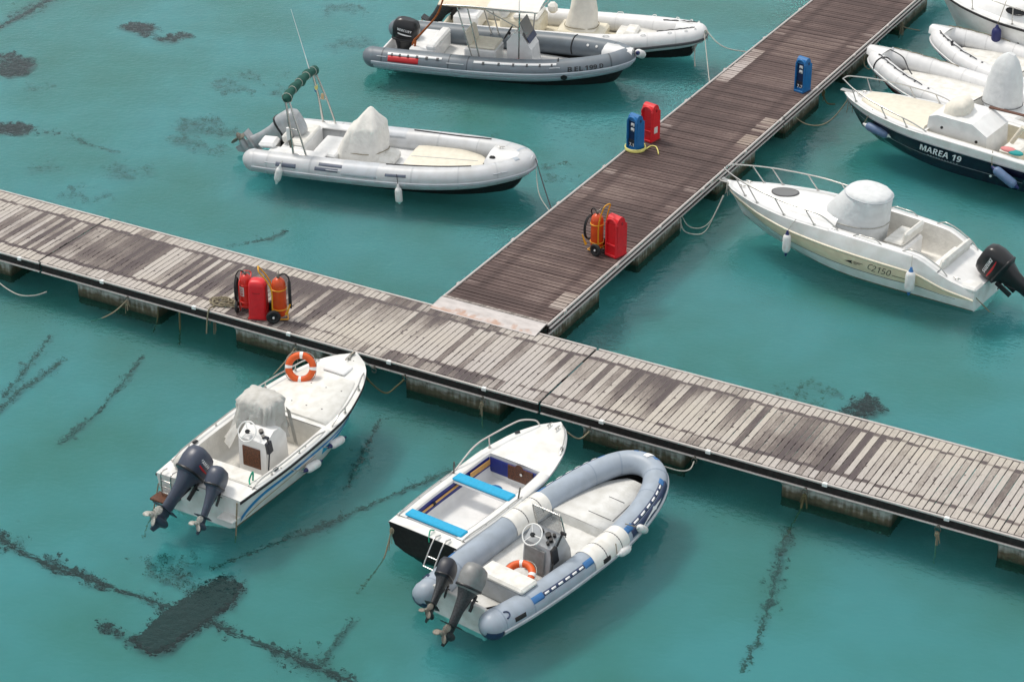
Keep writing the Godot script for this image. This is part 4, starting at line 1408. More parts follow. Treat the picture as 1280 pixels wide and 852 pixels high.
func build_white_rib() -> void:
	var boat := thing("inflatable_boat", "white inflatable boat with green canopy roll on its arch and a peaked white console cover", "inflatable boat", Vector3(-8.77, 0.0, -5.6), yaw_of(0.982, -0.216), "inflatable boats moored at the piers")
	var b := make_rib([[-0.25, 1.0, 0.36, 0.27], [1.0, 1.03, 0.37, 0.28], [2.6, 1.05, 0.40, 0.28], [4.0, 1.0, 0.46, 0.275], [5.0, 0.82, 0.54, 0.265], [5.65, 0.52, 0.62, 0.255], [5.98, 0.24, 0.67, 0.25], [6.06, 0.0, 0.69, 0.25]])
	rib_collar(boat, b, mats.tube_white, mats.tube_white, mats.tube_pale, 0.30)
	rib_hull(boat, b, mats.antifoul_dark, mats.gelcoat_clean, 0.28, [[0, -0.42], [0.5, -0.34], [0.68, -0.14], [0.8, 0.12], [0.9, 0.36], [1.0, 0.46]], 0.8, 0.0)
	for s in [-1.0, 1.0]:
		part("grey_panel", rib_patch(b, s, qx(b, 1.98), qx(b, 2.85), 5.0, 150.0, 0.003, 8, 12), mats.tube_pale, boat)
		for e in [[0.35, 0.86, 12.0, 34.0], [1.42, 1.98, 40.0, 56.0], [1.34, 1.90, 16.0, 34.0]]:
			part("slate_patch", rib_patch(b, s, qx(b, e[0]), qx(b, e[1]), e[2], e[3], 0.005, 4, 3), mats.patch_slate, boat)
		part("name_strip", rib_patch(b, s, qx(b, 3.05), qx(b, 3.55), 22.0, 36.0, 0.005, 4, 3), mats.patch_slate, boat)
		part("bow_panel", rib_patch(b, s, 0.80, 0.845, 70.0, 165.0, 0.003, 4, 6), mats.tube_pale_patch, boat)
		for q in [0.05, 0.20, 0.70, 0.66]:
			var mbh := Mb.new()
			handle_into(mbh, b, s, q, 24.0, 0.03)
			part("grab_handle", mbh, mats.tube_pale, boat)
		var mbl := Mb.new()
		var pts := PackedVector3Array()
		for k in 14: pts.append(b.pt(s, lerpf(qx(b, 3.0), qx(b, 5.0), k / 13.0), 95.0 + 10.0 * sin(PI * k / 13.0), 0.012))
		mbl.tube(pts, 0.013, 6)
		part("grab_line", mbl, mats.rope_dark, boat)
	tube_seams(boat, b, [0.1, 1.18, 3.65, 4.7, 5.5], mats.seam_white)
	# rigid bow step, sun pad and inner decks
	var mb := Mb.new()
	var rows := []
	for i in 7:
		var x := 5.22 + i * 0.17
		var z := ip([[5.22, 0.55], [5.7, 0.42], [6.1, 0.26], [6.24, 0.17]], x)
		rows.append(PackedVector3Array([Vector3(x, 0.70, -z), Vector3(x, 0.845, -z * 0.9), Vector3(x, 0.88, 0), Vector3(x, 0.845, z * 0.9), Vector3(x, 0.70, z)]))
	mb.grid(rows, 1)
	mb.quad(rows[6][0], rows[6][1], rows[6][3], rows[6][4], -1)
	mb.quad(rows[0][0], rows[0][1], rows[0][3], rows[0][4], -1)
	part("bow_step", mb, mats.gelcoat_clean, boat)
	cleat(boat, Vector3(5.42, 0.87, -0.22), mats.steel, 0.3)
	mb = Mb.new()
	mb.box(Vector3(5.36, 0.87, 0.32), Vector3(0.14, 0.07, 0.10), Basis(), 0.03)
	part("fairlead", mb, mats.black_rubber, boat)
	rows = []
	for i in 10:
		var x := 3.25 + i * 0.20
		var z := ip([[3.25, 0.62], [4.2, 0.66], [4.8, 0.50], [5.05, 0.30]], x)
		var y := 0.52 if i > 0 else 0.50
		rows.append(PackedVector3Array([Vector3(x, 0.3, -z), Vector3(x, y, -z), Vector3(x, y + 0.03, -z * 0.5), Vector3(x, y + 0.03, z * 0.5), Vector3(x, y, z), Vector3(x, 0.3, z)]))
	sun_pad(boat, rows, mats.vinyl_cream)
	mb = Mb.new()
	mb.quad(rows[0][0], rows[0][1], rows[0][4], rows[0][5], -1)
	mb.box(Vector3(4.1, 0.556, 0.02), Vector3(1.6, 0.008, 0.010), Basis(Vector3.UP, 0.10), 0.002)
	part("pad_seam", mb, mats.tube_pale, boat)
	# stern box, bench and well
	mb = Mb.new()
	mb.box(Vector3(0.52, 0.46, 0), Vector3(0.55, 0.40, 1.42), Basis(), 0.04)
	var bench := part("stern_bench", mb, mats.gelcoat_clean, boat)
	mb = Mb.new()
	mb.box(Vector3(0.60, 0.69, 0), Vector3(0.40, 0.08, 1.2), Basis(), 0.035)
	part("cushion", mb, mats.vinyl_white, bench)
	mb = Mb.new()
	mb.box(Vector3(0.32, 0.80, 0.0), Vector3(0.12, 0.20, 1.2), Basis(Vector3(0, 0, 1), 0.2), 0.04)
	part("backrest", mb, mats.vinyl_white, bench)
	mb = Mb.new()
	mb.box(Vector3(1.30, 0.40, 0.10), Vector3(0.62, 0.34, 1.1), Basis(), 0.04)
	part("helm_seat_box", mb, mats.gelcoat_clean, boat)
	for s in [-1.0, 1.0]:
		mb = Mb.new()
		mb.box(Vector3(0.75, 0.62, s * 0.83), Vector3(1.4, 0.05, 0.30), Basis(), 0.02)
		part("side_deck", mb, mats.gelcoat_clean, boat)
	# roll-bar arch with the rolled green canopy and the aerial
	var arch := Mb.new()
	for s in [-1.0, 1.0]:
		arch.tube(smooth_path(v3([[0.70, 0.62, s * 0.98], [0.62, 1.3, s * 0.94], [0.52, 1.95, s * 0.86]]), 5), 0.030, 8)
		arch.tube(smooth_path(v3([[1.02, 0.62, s * 0.98], [0.82, 1.3, s * 0.94], [0.60, 1.95, s * 0.86]]), 5), 0.024, 8)
		arch.rod(Vector3(0.70, 0.64, s * 0.98), Vector3(1.02, 0.64, s * 0.98), 0.02)
		arch.rod(Vector3(0.63, 1.25, s * 0.945), Vector3(0.84, 1.25, s * 0.945), 0.016)
	arch.tube(v3([[0.56, 1.95, -0.86], [0.56, 2.03, -0.80], [0.56, 2.05, 0], [0.56, 2.03, 0.80], [0.56, 1.95, 0.86]]), 0.024, 8)
	var a := part("roll_bar_arch", arch, mats.steel, boat)
	mb = Mb.new()
	var roll := PackedVector3Array()
	var rr := []
	for k in 23:
		var z := -0.97 + k * 1.94 / 22
		roll.append(Vector3(0.56 + 0.012 * sin(k * 1.9), 2.06 - 0.10 * pow(absf(z) / 0.97, 4.0) + 0.008 * sin(k * 2.7), z))
		rr.append(0.108 + 0.014 * sin(k * 1.3) - (0.02 if k % 5 == 2 else 0.0) - (0.03 if k == 0 or k == 22 else 0.0))
	mb.tube(roll, rr, 12)
	part("rolled_canopy", mb, mats.canvas_green, a)
	for k in [2, 7, 12, 17, 21]:
		mb = Mb.new()
		var pts := PackedVector3Array()
		for j in 12: pts.append(roll[k] + Vector3(cos(TAU * j / 12), sin(TAU * j / 12), 0) * (rr[k] + 0.006))
		mb.tube(pts, 0.010, 5, 1, false, true)
		part("tie", mb, mats.rope_white, a)
	mb = Mb.new()
	mb.tube(v3([[0.56, 2.1, -0.60], [0.44, 2.5, -0.63], [0.12, 3.55, -0.70]]), [0.016, 0.011, 0.006], 6)
	part("whip_aerial", mb, mats.white_plastic, a)
	mb = Mb.new()
	mb.tube(v3([[0.60, 0.98, 0.965], [0.585, 1.28, 0.95]]), 0.05, 10)
	part("light_holder", mb, mats.white_plastic, a)
	mb = Mb.new()
	mb.tube(v3([[0.66, 0.80, 0.95], [0.62, 1.0, 0.95]]), 0.055, 10)
	part("horn", mb, mats.prop_worn, a)
	for k in [[0.58, 1.55, -0.92, "hose_yellow"], [0.56, 1.48, -0.95, "patch_blue"], [0.72, 1.32, -0.94, "canvas_tan"]]:
		mb = Mb.new()
		mb.ball(Vector3(k[0], k[1], k[2]), Vector3(0.045, 0.085, 0.05), 8, 5)
		part("hanging_cloth", mb, mats[k[3]], a)
	outboard(boat, Vector3(0.08, 0.48, 0.0), 0.98, 1.34, mats.cowl_silver, mats.cowl_silver, mats.prop_worn, "", null, 0.0, null, 0.95)
	var mb3 := Mb.new()
	mb3.box(Vector3(-0.05, 0.70, 0.62), Vector3(0.42, 0.14, 0.5), Basis(Vector3.UP, 0.1), 0.06)
	part("stern_platform", mb3, mats.gelcoat_clean, boat)
	# console under its cover
	var fn := fold_noise(3)
	var rings := [ring(Vector3(2.05, 0.30, 0.0), 0.62, 0.52, 40, 4.5), ring(Vector3(2.07, 0.50, 0.0), 0.57, 0.49, 40, 4.5), ring(Vector3(2.14, 0.85, 0.0), 0.48, 0.45, 40, 4.5), ring(Vector3(2.20, 1.14, 0.0), 0.40, 0.42, 40, 4.5, 0.06), ring(Vector3(2.24, 1.22, 0.0), 0.35, 0.38, 40, 4.0, 0.05), ring(Vector3(2.27, 1.42, 0.0), 0.18, 0.22, 40, 3.5), ring(Vector3(2.29, 1.60, 0.0), 0.05, 0.06, 40, 2.0), ring(Vector3(2.29, 1.63, 0.0), 0.012, 0.015, 40)]
	var cov := thing("console_cover", "white peaked cloth cover over the console of the white inflatable with green canopy roll", "boat cover", boat.position, boat.rotation.y)
	part("cloth", draped(rings, fn, 0.05), mats.cover_white, cov)
	mb = Mb.new()
	var tie := PackedVector3Array()
	for v in ring(Vector3(2.12, 0.58, 0.0), 0.545, 0.50, 30, 3.0): tie.append(v + Vector3(0, 0.05 * sin(v.z * 5.0), 0))
	mb.tube(tie, 0.010, 5, 1, false, true)
	part("draw_cord", mb, mats.rope_tan, cov)
	mb = Mb.new()
	mb.box(Vector3(2.72, 0.40, 0.05), Vector3(0.42, 0.26, 0.74), Basis(), 0.08)
	part("console_seat", mb, mats.vinyl_white, boat)
	var tr := boat.transform
	var g := "white fenders of the white inflatable with the green canopy roll"
	fender(tr * Transform3D(Basis(Vector3(0, 0, 1), -0.25), Vector3(0.52, 0.52, 1.36)), "white cylinder fender nearest the stern of the white inflatable with the green canopy roll", mats.fender_white, mats.fender_white, 0.56, 0.085, tr * Vector3(0.55, 0.58, 1.30), mats.rope_white, g)
	fender(tr * Transform3D(Basis(Vector3(0, 0, 1), 0.05), Vector3(3.42, 0.42, 1.40)), "white cylinder fender amidships on the white inflatable with the green canopy roll", mats.fender_white, mats.fender_white, 0.60, 0.085, tr * Vector3(3.35, 0.60, 1.28), mats.rope_dark, g)

func build_grey_rib() -> void:
	var boat := thing("inflatable_boat", "dark grey inflatable boat with black outboard and a steel-posted sun canopy", "inflatable boat", Vector3(-9.88, 0.0, -12.46), yaw_of(0.992, -0.221), "inflatable boats moored at the piers")
	var b := make_rib([[-0.15, 1.02, 0.36, 0.275], [1.0, 1.04, 0.37, 0.285], [2.8, 1.04, 0.40, 0.285], [4.2, 0.97, 0.47, 0.28], [5.2, 0.76, 0.56, 0.27], [5.9, 0.46, 0.64, 0.26], [6.22, 0.2, 0.69, 0.255], [6.30, 0.0, 0.70, 0.25]])
	rib_collar(boat, b, mats.tube_grey, mats.tube_grey, mats.tube_pale_patch, 0.30, -6.0)
	rib_hull(boat, b, mats.antifoul_dark, mats.gelcoat_clean, 0.22, [[0, -0.42], [0.5, -0.34], [0.68, -0.14], [0.8, 0.12], [0.9, 0.36], [1.0, 0.46]], 0.8, 0.0)
	for s in [-1.0, 1.0]:
		part("lower_tube_band", rib_patch(b, s, 0.01, 0.985, -70.0, -18.0, 0.004, 30, 5), mats.tube_pale_patch, boat)
		part("red_panel", rib_patch(b, s, qx(b, 0.30), qx(b, 1.12), 8.0, 40.0, 0.004, 5, 3), mats.ink_red, boat)
		for e in [[qx(b, 0.28), qx(b, 1.75)], [qx(b, 2.6), qx(b, 4.72)]]:
			var pad := part("grip_strip", rib_patch(b, s, e[0], e[1], 44.0, 58.0, 0.012, 12, 2), mats.ink_white, boat)
			for k in 6:
				var q: float = lerpf(e[0], e[1], (k + 0.5) / 6.0)
				part("strip_clip", rib_patch(b, s, q, q + 0.006, 40.0, 54.0, 0.02, 2, 2), mats.grey_rubber, pad)
		for q in [0.03, 0.215, 0.475]:
			var mbh := Mb.new()
			handle_into(mbh, b, s, q, 30.0, 0.035)
			part("grab_handle", mbh, mats.tube_pale, boat)
		var mb := Mb.new()
		var strap := PackedVector3Array()
		for k in 12: strap.append(b.pt(s, qx(b, 4.75), lerpf(70.0, 215.0, k / 11.0), 0.006))
		mb.tube(strap, 0.016, 6)
		part("black_strap", mb, mats.black_rubber, boat)
		mb = Mb.new()
		var c := b.pt(s, qx(b, 4.9), -24.0, 0.0)
		var o: Vector3 = (b.pt(s, qx(b, 4.9), -24.0, 0.05) - c)
		mb.tube(v3([c, c + o * 0.5]), 0.085, 16)
		mb.tube(v3([c + o * 0.45, c + o * 0.6]), 0.05, 12)
		part("drain_scupper", mb, mats.black_rubber, boat)
		for word in [["B", -0.36], ["EL", -0.18], ["199", 0.10], ["D", 0.35]]:
			var put := func(x: float, y: float): return b.pt(s, qx(b, 5.42) + s * (x + word[1]) * 0.185, 18.0 + y * 190.0, 0.006)
			mesh_in("lettering", text_onto(word[0], 0.135, put, true, 0.0), mats.ink_black, boat)
	var mb := Mb.new()
	for q in [0.58, 0.63]:
		for s in [-1.0, 1.0]:
			var c := b.pt(s, q, 150.0, 0.0)
			mb.tube(v3([c, b.pt(s, q, 150.0, 0.02)]), 0.035, 10)
	part("valve", mb, mats.white_plastic, boat)
	var rows := []
	mb = Mb.new()
	for i in 6:
		var x := 5.75 + i * 0.15
		var z := ip([[5.75, 0.36], [6.2, 0.26], [6.5, 0.15]], x)
		rows.append(PackedVector3Array([Vector3(x, 0.72, -z), Vector3(x, 0.92, -z * 0.85), Vector3(x, 0.95, 0), Vector3(x, 0.92, z * 0.85), Vector3(x, 0.72, z)]))
	mb.grid(rows, 1)
	mb.quad(rows[5][0], rows[5][1], rows[5][3], rows[5][4], -1)
	mb.quad(rows[0][0], rows[0][1], rows[0][3], rows[0][4], -1)
	part("bow_step", mb, mats.gelcoat_clean, boat)
	tube_seams(boat, b, [0.1, 1.9, 2.4, 5.95], mats.tube_grey_dark)
	# stern box, seat, console
	mb = Mb.new()
	mb.box(Vector3(1.05, 0.42, 0.05), Vector3(0.70, 0.42, 1.44), Basis(), 0.05)
	mb.box(Vector3(1.28, 0.66, 0.05), Vector3(0.26, 0.16, 1.40), Basis(), 0.05)
	part("stern_box", mb, mats.gelcoat_clean, boat)
	mb = Mb.new()
	mb.box(Vector3(1.75, 0.245, 0.45), Vector3(0.42, 0.03, 0.6), Basis(), 0.008)
	part("floor_mat", mb, mats.fender_navy, boat)
	mb = Mb.new()
	mb.box(Vector3(2.55, 0.45, 0.12), Vector3(0.85, 0.46, 0.78), Basis(), 0.04)
	var seat := part("helm_seat", mb, mats.gelcoat_clean, boat)
	mb = Mb.new()
	mb.box(Vector3(2.58, 0.72, 0.12), Vector3(0.78, 0.09, 0.76), Basis(), 0.04)
	part("cushion", mb, mats.vinyl_cream, seat)
	mb = Mb.new()
	mb.box(Vector3(2.22, 0.93, 0.12), Vector3(0.13, 0.42, 0.74), Basis(Vector3(0, 0, 1), 0.22), 0.05)
	part("backrest", mb, mats.vinyl_cream, seat)
	mb = Mb.new()
	mb.prism(PackedVector2Array([Vector2(3.28, 0.2), Vector2(4.0, 0.2), Vector2(3.92, 0.78), Vector2(3.66, 1.18), Vector2(3.46, 1.20), Vector2(3.26, 0.95)]), -0.26, 0.44)
	var con := part("steering_console", mb, mats.gelcoat_clean, boat)
	mb = Mb.new()
	mb.box(Vector3(3.70, 1.28, 0.09), Vector3(0.02, 0.46, 0.66), Basis(Vector3(0, 0, 1), 0.42), 0.006)
	part("windscreen", mb, mats.smoked_acrylic, con)
	mb = Mb.new()
	mb.box(Vector3(3.835, 1.02, 0.09), Vector3(0.02, 0.16, 0.66), Basis(Vector3(0, 0, 1), 0.52), 0.006)
	part("name_panel", mb, mats.patch_navy, con)
	mb = Mb.new()
	mb.tube(v3([[3.60, 0.24, 0.62], [3.60, 0.52, 0.62], [3.60, 0.58, 0.62]]), [0.065, 0.065, 0.02], 12)
	part("fire_bottle", mb, mats.red_paint, boat)
	wheel_into(boat, Vector3(3.20, 1.06, 0.09), Basis(Vector3(0, 0, 1), -0.5), 0.2, mats.black_plastic)
	# canopy on four posts
	var posts := Mb.new()
	for s in [-1.0, 1.0]:
		posts.rod(Vector3(2.46, 0.58, s * 0.86), Vector3(2.06, 1.91, s * 0.84), 0.02)
		posts.rod(Vector3(2.66, 0.58, s * 0.86), Vector3(2.34, 1.91, s * 0.84), 0.02)
		posts.rod(Vector3(3.62, 0.3, s * 0.56), Vector3(3.72, 1.95, s * 0.84), 0.022)
		posts.tube(smooth_path(v3([[1.6, 1.93, s * 0.88], [2.4, 1.98, s * 0.90], [3.4, 1.98, s * 0.88], [4.15, 1.93, s * 0.74]]), 5), 0.022, 8)
		posts.rod(Vector3(2.75, 1.97, s * 0.9), Vector3(3.67, 1.4, s * 0.6), 0.014)
	posts.tube(v3([[1.6, 1.93, -0.88], [1.55, 1.97, 0], [1.6, 1.93, 0.88]]), 0.022, 8)
	posts.tube(v3([[4.15, 1.93, -0.74], [4.22, 1.97, 0], [4.15, 1.93, 0.74]]), 0.022, 8)
	var can := part("canopy_frame", posts, mats.steel, boat)
	for half in 2:
		mb = Mb.new()
		rows = []
		for i in 7:
			var x := lerpf(1.56, 2.85, i / 6.0) if half == 0 else lerpf(2.85, 4.2, i / 6.0)
			var w := ip([[1.56, 0.90], [2.6, 0.93], [3.4, 0.90], [4.2, 0.75]], x)
			var row := PackedVector3Array()
			for j in 9:
				var u := -1.0 + j * 0.25
				row.append(Vector3(x, 2.00 + 0.07 * (1.0 - u * u) - 0.05 * pow(absf(u), 6.0), u * w))
			rows.append(row)
		mb.grid(rows)
		var low := []
		for r in rows:
			var q := PackedVector3Array()
			for v in r: q.append(v - Vector3(0, 0.02, 0))
			low.append(q)
		mb.grid(low, 2, false, true)
		part("canopy_top", mb, mats.canvas_cream if half == 0 else mats.cover_white, can)
	mb = Mb.new()
	mb.tube(v3([[3.72, 1.9, 0.86], [3.72, 3.0, 0.86]]), [0.012, 0.006], 6)
	part("whip_aerial", mb, mats.white_plastic, can)
	outboard(boat, Vector3(0.62, 0.42, 0.05), 0.06, 1.30, mats.cowl_black, mats.cowl_black, mats.prop_worn, "MERCURY", mats.ink_white, 0.0, mats.ink_white, 1.0)
	var tr := boat.transform
	fender(tr * Transform3D(Basis(Vector3(0, 0, 1), 0.15) * Basis(Vector3(1, 0, 0), 1.1), Vector3(6.60, 0.86, 0.0)), "white fender with navy end lying across the bow of the dark grey inflatable", mats.fender_white, mats.fender_navy, 0.68, 0.11, tr * Vector3(6.3, 0.95, 0.0), mats.rope_dark)

func build_far_white_rib() -> void:
	var boat := thing("inflatable_boat", "white and cream inflatable boat behind the dark grey one, with tall cream console cover", "inflatable boat", Vector3(-9.43, 0.0, -14.73), yaw_of(0.975, -0.245), "inflatable boats moored at the piers")
	var b := make_rib([[0.0, 0.86, 0.34, 0.25], [1.6, 0.86, 0.35, 0.26], [3.6, 0.84, 0.38, 0.26], [5.0, 0.74, 0.45, 0.255], [5.9, 0.52, 0.54, 0.25], [6.5, 0.3, 0.60, 0.245], [6.74, 0.14, 0.64, 0.24], [6.78, 0.0, 0.65, 0.24]])
	rib_collar(boat, b, mats.tube_bright, mats.tube_bright, mats.grey_rubber, 0.3, -14.0)
	rib_hull(boat, b, mats.antifoul_dark, mats.gelcoat_ivory, 0.22, [[0, -0.42], [0.5, -0.34], [0.68, -0.14], [0.8, 0.12], [0.9, 0.36], [1.0, 0.46]], 0.8, 0.0)
	for s in [-1.0, 1.0]:
		for q in [0.36, 0.48, 0.60, 0.70, 0.80]:
			var mbh := Mb.new()
			handle_into(mbh, b, s, q, 70.0, 0.018)
			part("grab_handle", mbh, mats.white_plastic, boat)
		var mbl := Mb.new()
		var pts := PackedVector3Array()
		for k in 16: pts.append(b.pt(s, lerpf(0.55, 0.82, k / 15.0), 118.0 - 30.0 * k / 15.0, 0.012 + 0.01 * sin(k * 2.1)))
		mbl.tube(pts, 0.013, 6)
		part("grab_line", mbl, mats.rope_dark, boat)
	var mb := Mb.new()
	var rows := []
	for i in 6:
		var x := 6.2 + i * 0.14
		var z := ip([[6.2, 0.36], [6.6, 0.24], [6.9, 0.13]], x)
		rows.append(PackedVector3Array([Vector3(x, 0.66, -z), Vector3(x, 0.84, -z * 0.85), Vector3(x, 0.87, 0), Vector3(x, 0.84, z * 0.85), Vector3(x, 0.66, z)]))
	mb.grid(rows, 1)
	mb.quad(rows[5][0], rows[5][1], rows[5][3], rows[5][4], -1)
	part("bow_step", mb, mats.gelcoat_clean, boat)
	rows = []
	for i in 9:
		var x := 4.6 + i * 0.18
		var z := ip([[4.6, 0.5], [5.4, 0.42], [6.05, 0.2]], x)
		rows.append(PackedVector3Array([Vector3(x, 0.25, -z), Vector3(x, 0.47, -z), Vector3(x, 0.50, 0), Vector3(x, 0.47, z), Vector3(x, 0.25, z)]))
	mb = Mb.new()
	mb.grid(rows, 1)
	mb.quad(rows[0][0], rows[0][1], rows[0][3], rows[0][4], -1)
	part("bow_cushion", mb, mats.vinyl_white, boat)
	mb = Mb.new()
	mb.box(Vector3(5.0, 0.54, 0.0), Vector3(0.34, 0.14, 0.66), Basis(), 0.05)
	part("bolster", mb, mats.vinyl_white, boat)
	tube_seams(boat, b, [3.2, 4.4, 5.5, 6.2], mats.seam_bright)
	# seats and stern gear seen past the grey boat
	mb = Mb.new()
	mb.box(Vector3(2.05, 0.50, 0.05), Vector3(1.1, 0.50, 1.0), Basis(), 0.06)
	var seat := part("helm_seat", mb, mats.gelcoat_ivory, boat)
	mb = Mb.new()
	mb.box(Vector3(1.55, 0.95, 0.05), Vector3(0.22, 0.5, 0.95), Basis(Vector3(0, 0, 1), 0.35), 0.07)
	part("backrest", mb, mats.vinyl_white, seat)
	mb = Mb.new()
	mb.box(Vector3(2.2, 0.80, 0.05), Vector3(0.7, 0.12, 0.95), Basis(), 0.05)
	part("cushion", mb, mats.vinyl_white, seat)
	mb = Mb.new()
	mb.box(Vector3(2.75, 0.86, -0.32), Vector3(0.26, 0.28, 0.30), Basis(Vector3.UP, 0.3), 0.08)
	part("folded_cushion", mb, mats.vinyl_white, boat)
	mb = Mb.new()
	mb.box(Vector3(3.65, 0.38, 0.0), Vector3(1.3, 0.28, 0.95), Basis(), 0.06)
	part("console_base", mb, mats.gelcoat_ivory, boat)
	mb = Mb.new()
	mb.box(Vector3(0.55, 0.50, 0.0), Vector3(0.7, 0.45, 1.1), Basis(), 0.06)
	part("stern_box", mb, mats.gelcoat_clean, boat)
	outboard(boat, Vector3(0.15, 0.68, 0.0), 0.55, 1.35, mats.cowl_grey, mats.leg_grey, mats.prop_worn)
	var fn := fold_noise(8)
	var cov := thing("console_cover", "tall cream cloth cover standing on the console of the far white and cream inflatable", "boat cover", boat.position, boat.rotation.y)
	var rings := [ring(Vector3(3.62, 0.50, 0.0), 0.46, 0.40, 26, 2.6), ring(Vector3(3.63, 0.62, 0.0), 0.44, 0.38, 26, 2.6), ring(Vector3(3.66, 1.0, 0.0), 0.36, 0.33, 26, 2.6), ring(Vector3(3.68, 1.3, 0.0), 0.30, 0.30, 26, 2.5), ring(Vector3(3.70, 1.6, 0.0), 0.22, 0.26, 26, 2.3), ring(Vector3(3.72, 1.75, 0.0), 0.10, 0.14, 26), ring(Vector3(3.72, 1.78, 0.0), 0.02, 0.03, 26)]
	part("cloth", draped(rings, fn, 0.05), mats.cover_cream, cov)
	hem_cord(cov, ring(Vector3(3.63, 0.60, 0.0), 0.455, 0.395, 30, 2.6), mats.rope_tan)

func build_right_rib(which: int) -> void:
	# two white inflatables lying side by side at the branch pier, bows to the pier
	var red := which == 0
	var boat := thing("inflatable_boat", "white inflatable boat with red waterline stripe and tall grey console cover" if red else "white inflatable boat with blue waterline stripe, between two other boats at top right", "inflatable boat", Vector3(8.01, 0, -15.40) if red else Vector3(8.01, 0, -17.95), yaw_of(-0.979, -0.249) if red else yaw_of(-0.982, -0.22), "inflatable boats moored at the piers")
	var L := 6.25 if red else 5.30
	var b := make_rib([[0.0, 0.88, 0.36, 0.26], [L * 0.3, 0.92, 0.37, 0.27], [L * 0.55, 0.90, 0.41, 0.27], [L * 0.75, 0.74, 0.50, 0.26], [L * 0.89, 0.48, 0.62, 0.25], [L * 0.97, 0.24, 0.70, 0.235], [L, 0.0, 0.74, 0.22]])
	rib_collar(boat, b, mats.tube_bright, mats.tube_bright, mats.tube_bright, 0.28, -14.0)
	rib_hull(boat, b, mats.antifoul_red if red else mats.antifoul_blue, mats.gelcoat_clean, 0.26, [[0, -0.42], [0.5, -0.34], [0.68, -0.14], [0.8, 0.12], [0.9, 0.36], [1.0, 0.46]], 0.8, 0.0)
	for s in [-1.0, 1.0]:
		part("waterline_stripe", rib_patch(b, s, 0.30, 0.985, -58.0, -27.0, 0.012, 20, 3), mats.stripe_red if red else mats.stripe_navy, boat)
		var mbl := Mb.new()
		var pts := PackedVector3Array()
		for k in 20: pts.append(b.pt(s, lerpf(0.45, 0.80 if red else 0.86, k / 19.0), 86.0, 0.012 + 0.022 * absf(sin(k * 0.8))))
		mbl.tube(pts, 0.012, 6)
		part("grab_line", mbl, mats.rope_dark if s < 0 else mats.rope_tan, boat)
		for k in 7:
			var mbh := Mb.new()
			mbh.ball(b.pt(s, 0.42 + k * 0.065, 84.0 if s < 0 else 70.0, 0.012), Vector3(0.03, 0.014, 0.03), 8, 4)
			part("line_eye", mbh, mats.grey_rubber if not red or s < 0 else mats.tube_pale, boat)
	var mb := Mb.new()
	var rows := []
	for i in 6:
		var x := L - 0.28 + i * 0.11
		var z := ip([[L - 0.28, 0.32], [L, 0.24], [L + 0.27, 0.15]], x)
		rows.append(PackedVector3Array([Vector3(x, 0.78, -z), Vector3(x, 0.95, -z * 0.85), Vector3(x, 0.98, 0), Vector3(x, 0.95, z * 0.85), Vector3(x, 0.78, z)]))
	mb.grid(rows, 1)
	mb.quad(rows[5][0], rows[5][1], rows[5][3], rows[5][4], -1)
	mb.quad(rows[0][0], rows[0][1], rows[0][3], rows[0][4], -1)
	part("bow_step", mb, mats.gelcoat_clean, boat)
	rows = []
	for i in 11:
		var x := L * 0.50 + i * L * 0.038
		var z := ip([[L * 0.5, 0.66], [L * 0.7, 0.55], [L * 0.88, 0.25]], x)
		rows.append(PackedVector3Array([Vector3(x, 0.28, -z), Vector3(x, 0.50, -z), Vector3(x, 0.53, -z * 0.5), Vector3(x, 0.53, z * 0.5), Vector3(x, 0.50, z), Vector3(x, 0.28, z)]))
	mb = Mb.new()
	mb.grid(rows, 1)
	mb.quad(rows[0][0], rows[0][1], rows[0][4], rows[0][5], -1)
	part("bow_cushion", mb, mats.vinyl_white, boat)
	mb = Mb.new()
	mb.box(Vector3(L * 0.36, 0.36, 0.0), Vector3(0.9, 0.24, 1.0), Basis(), 0.05)
	part("console_base", mb, mats.gelcoat_clean, boat)
	tube_seams(boat, b, [L * 0.5, L * 0.66, L * 0.8, L * 0.9], mats.seam_bright)
	if red:
		mb = Mb.new()
		var strap := PackedVector3Array()
		for k in 12: strap.append(b.pt(-1.0, 0.755, lerpf(-30.0, 170.0, k / 11.0), 0.008))
		mb.tube(strap, 0.02, 6)
		part("black_strap", mb, mats.black_rubber, boat)
		mb = Mb.new()
		mb.tube(smooth_path(v3([[5.95, 0.99, 0.05], [5.45, 0.97, -0.1], [5.05, 0.86, -0.42], [4.8, 0.84, -0.62]]), 5), 0.016, 6)
		part("bow_line", mb, mats.rope_dark, boat)
		var fn := fold_noise(15)
		var cov := thing("console_cover", "tall pale grey cloth cover with a pointed fin-like top on the red-striped white inflatable", "boat cover", boat.position, boat.rotation.y)
		var rings := []
		for l in [[0.42, 2.52, 0.50, 0.40], [0.60, 2.52, 0.49, 0.38], [0.95, 2.50, 0.45, 0.34], [1.30, 2.48, 0.40, 0.29], [1.55, 2.46, 0.33, 0.23], [1.75, 2.42, 0.22, 0.14], [1.86, 2.40, 0.09, 0.06]]:
			rings.append(ring(Vector3(l[1], l[0], 0.0), l[2], l[3], 28, 2.5, 0.25))
		part("cloth", draped(rings, fn, 0.04), mats.cover_cool, cov)
		hem_cord(cov, ring(Vector3(2.52, 0.56, 0.0), 0.505, 0.395, 30, 2.5), mats.grey_rubber)
		mb = Mb.new()
		mb.box(Vector3(1.2, 0.45, 0.0), Vector3(0.6, 0.34, 1.1), Basis(), 0.05)
		part("stern_bench", mb, mats.vinyl_cream, boat)
	else:
		mb = Mb.new()
		mb.box(Vector3(1.5, 0.55, 0.0), Vector3(0.6, 0.66, 0.7), Basis(), 0.08)
		part("steering_console", mb, mats.gelcoat_clean, boat)
		mb = Mb.new()
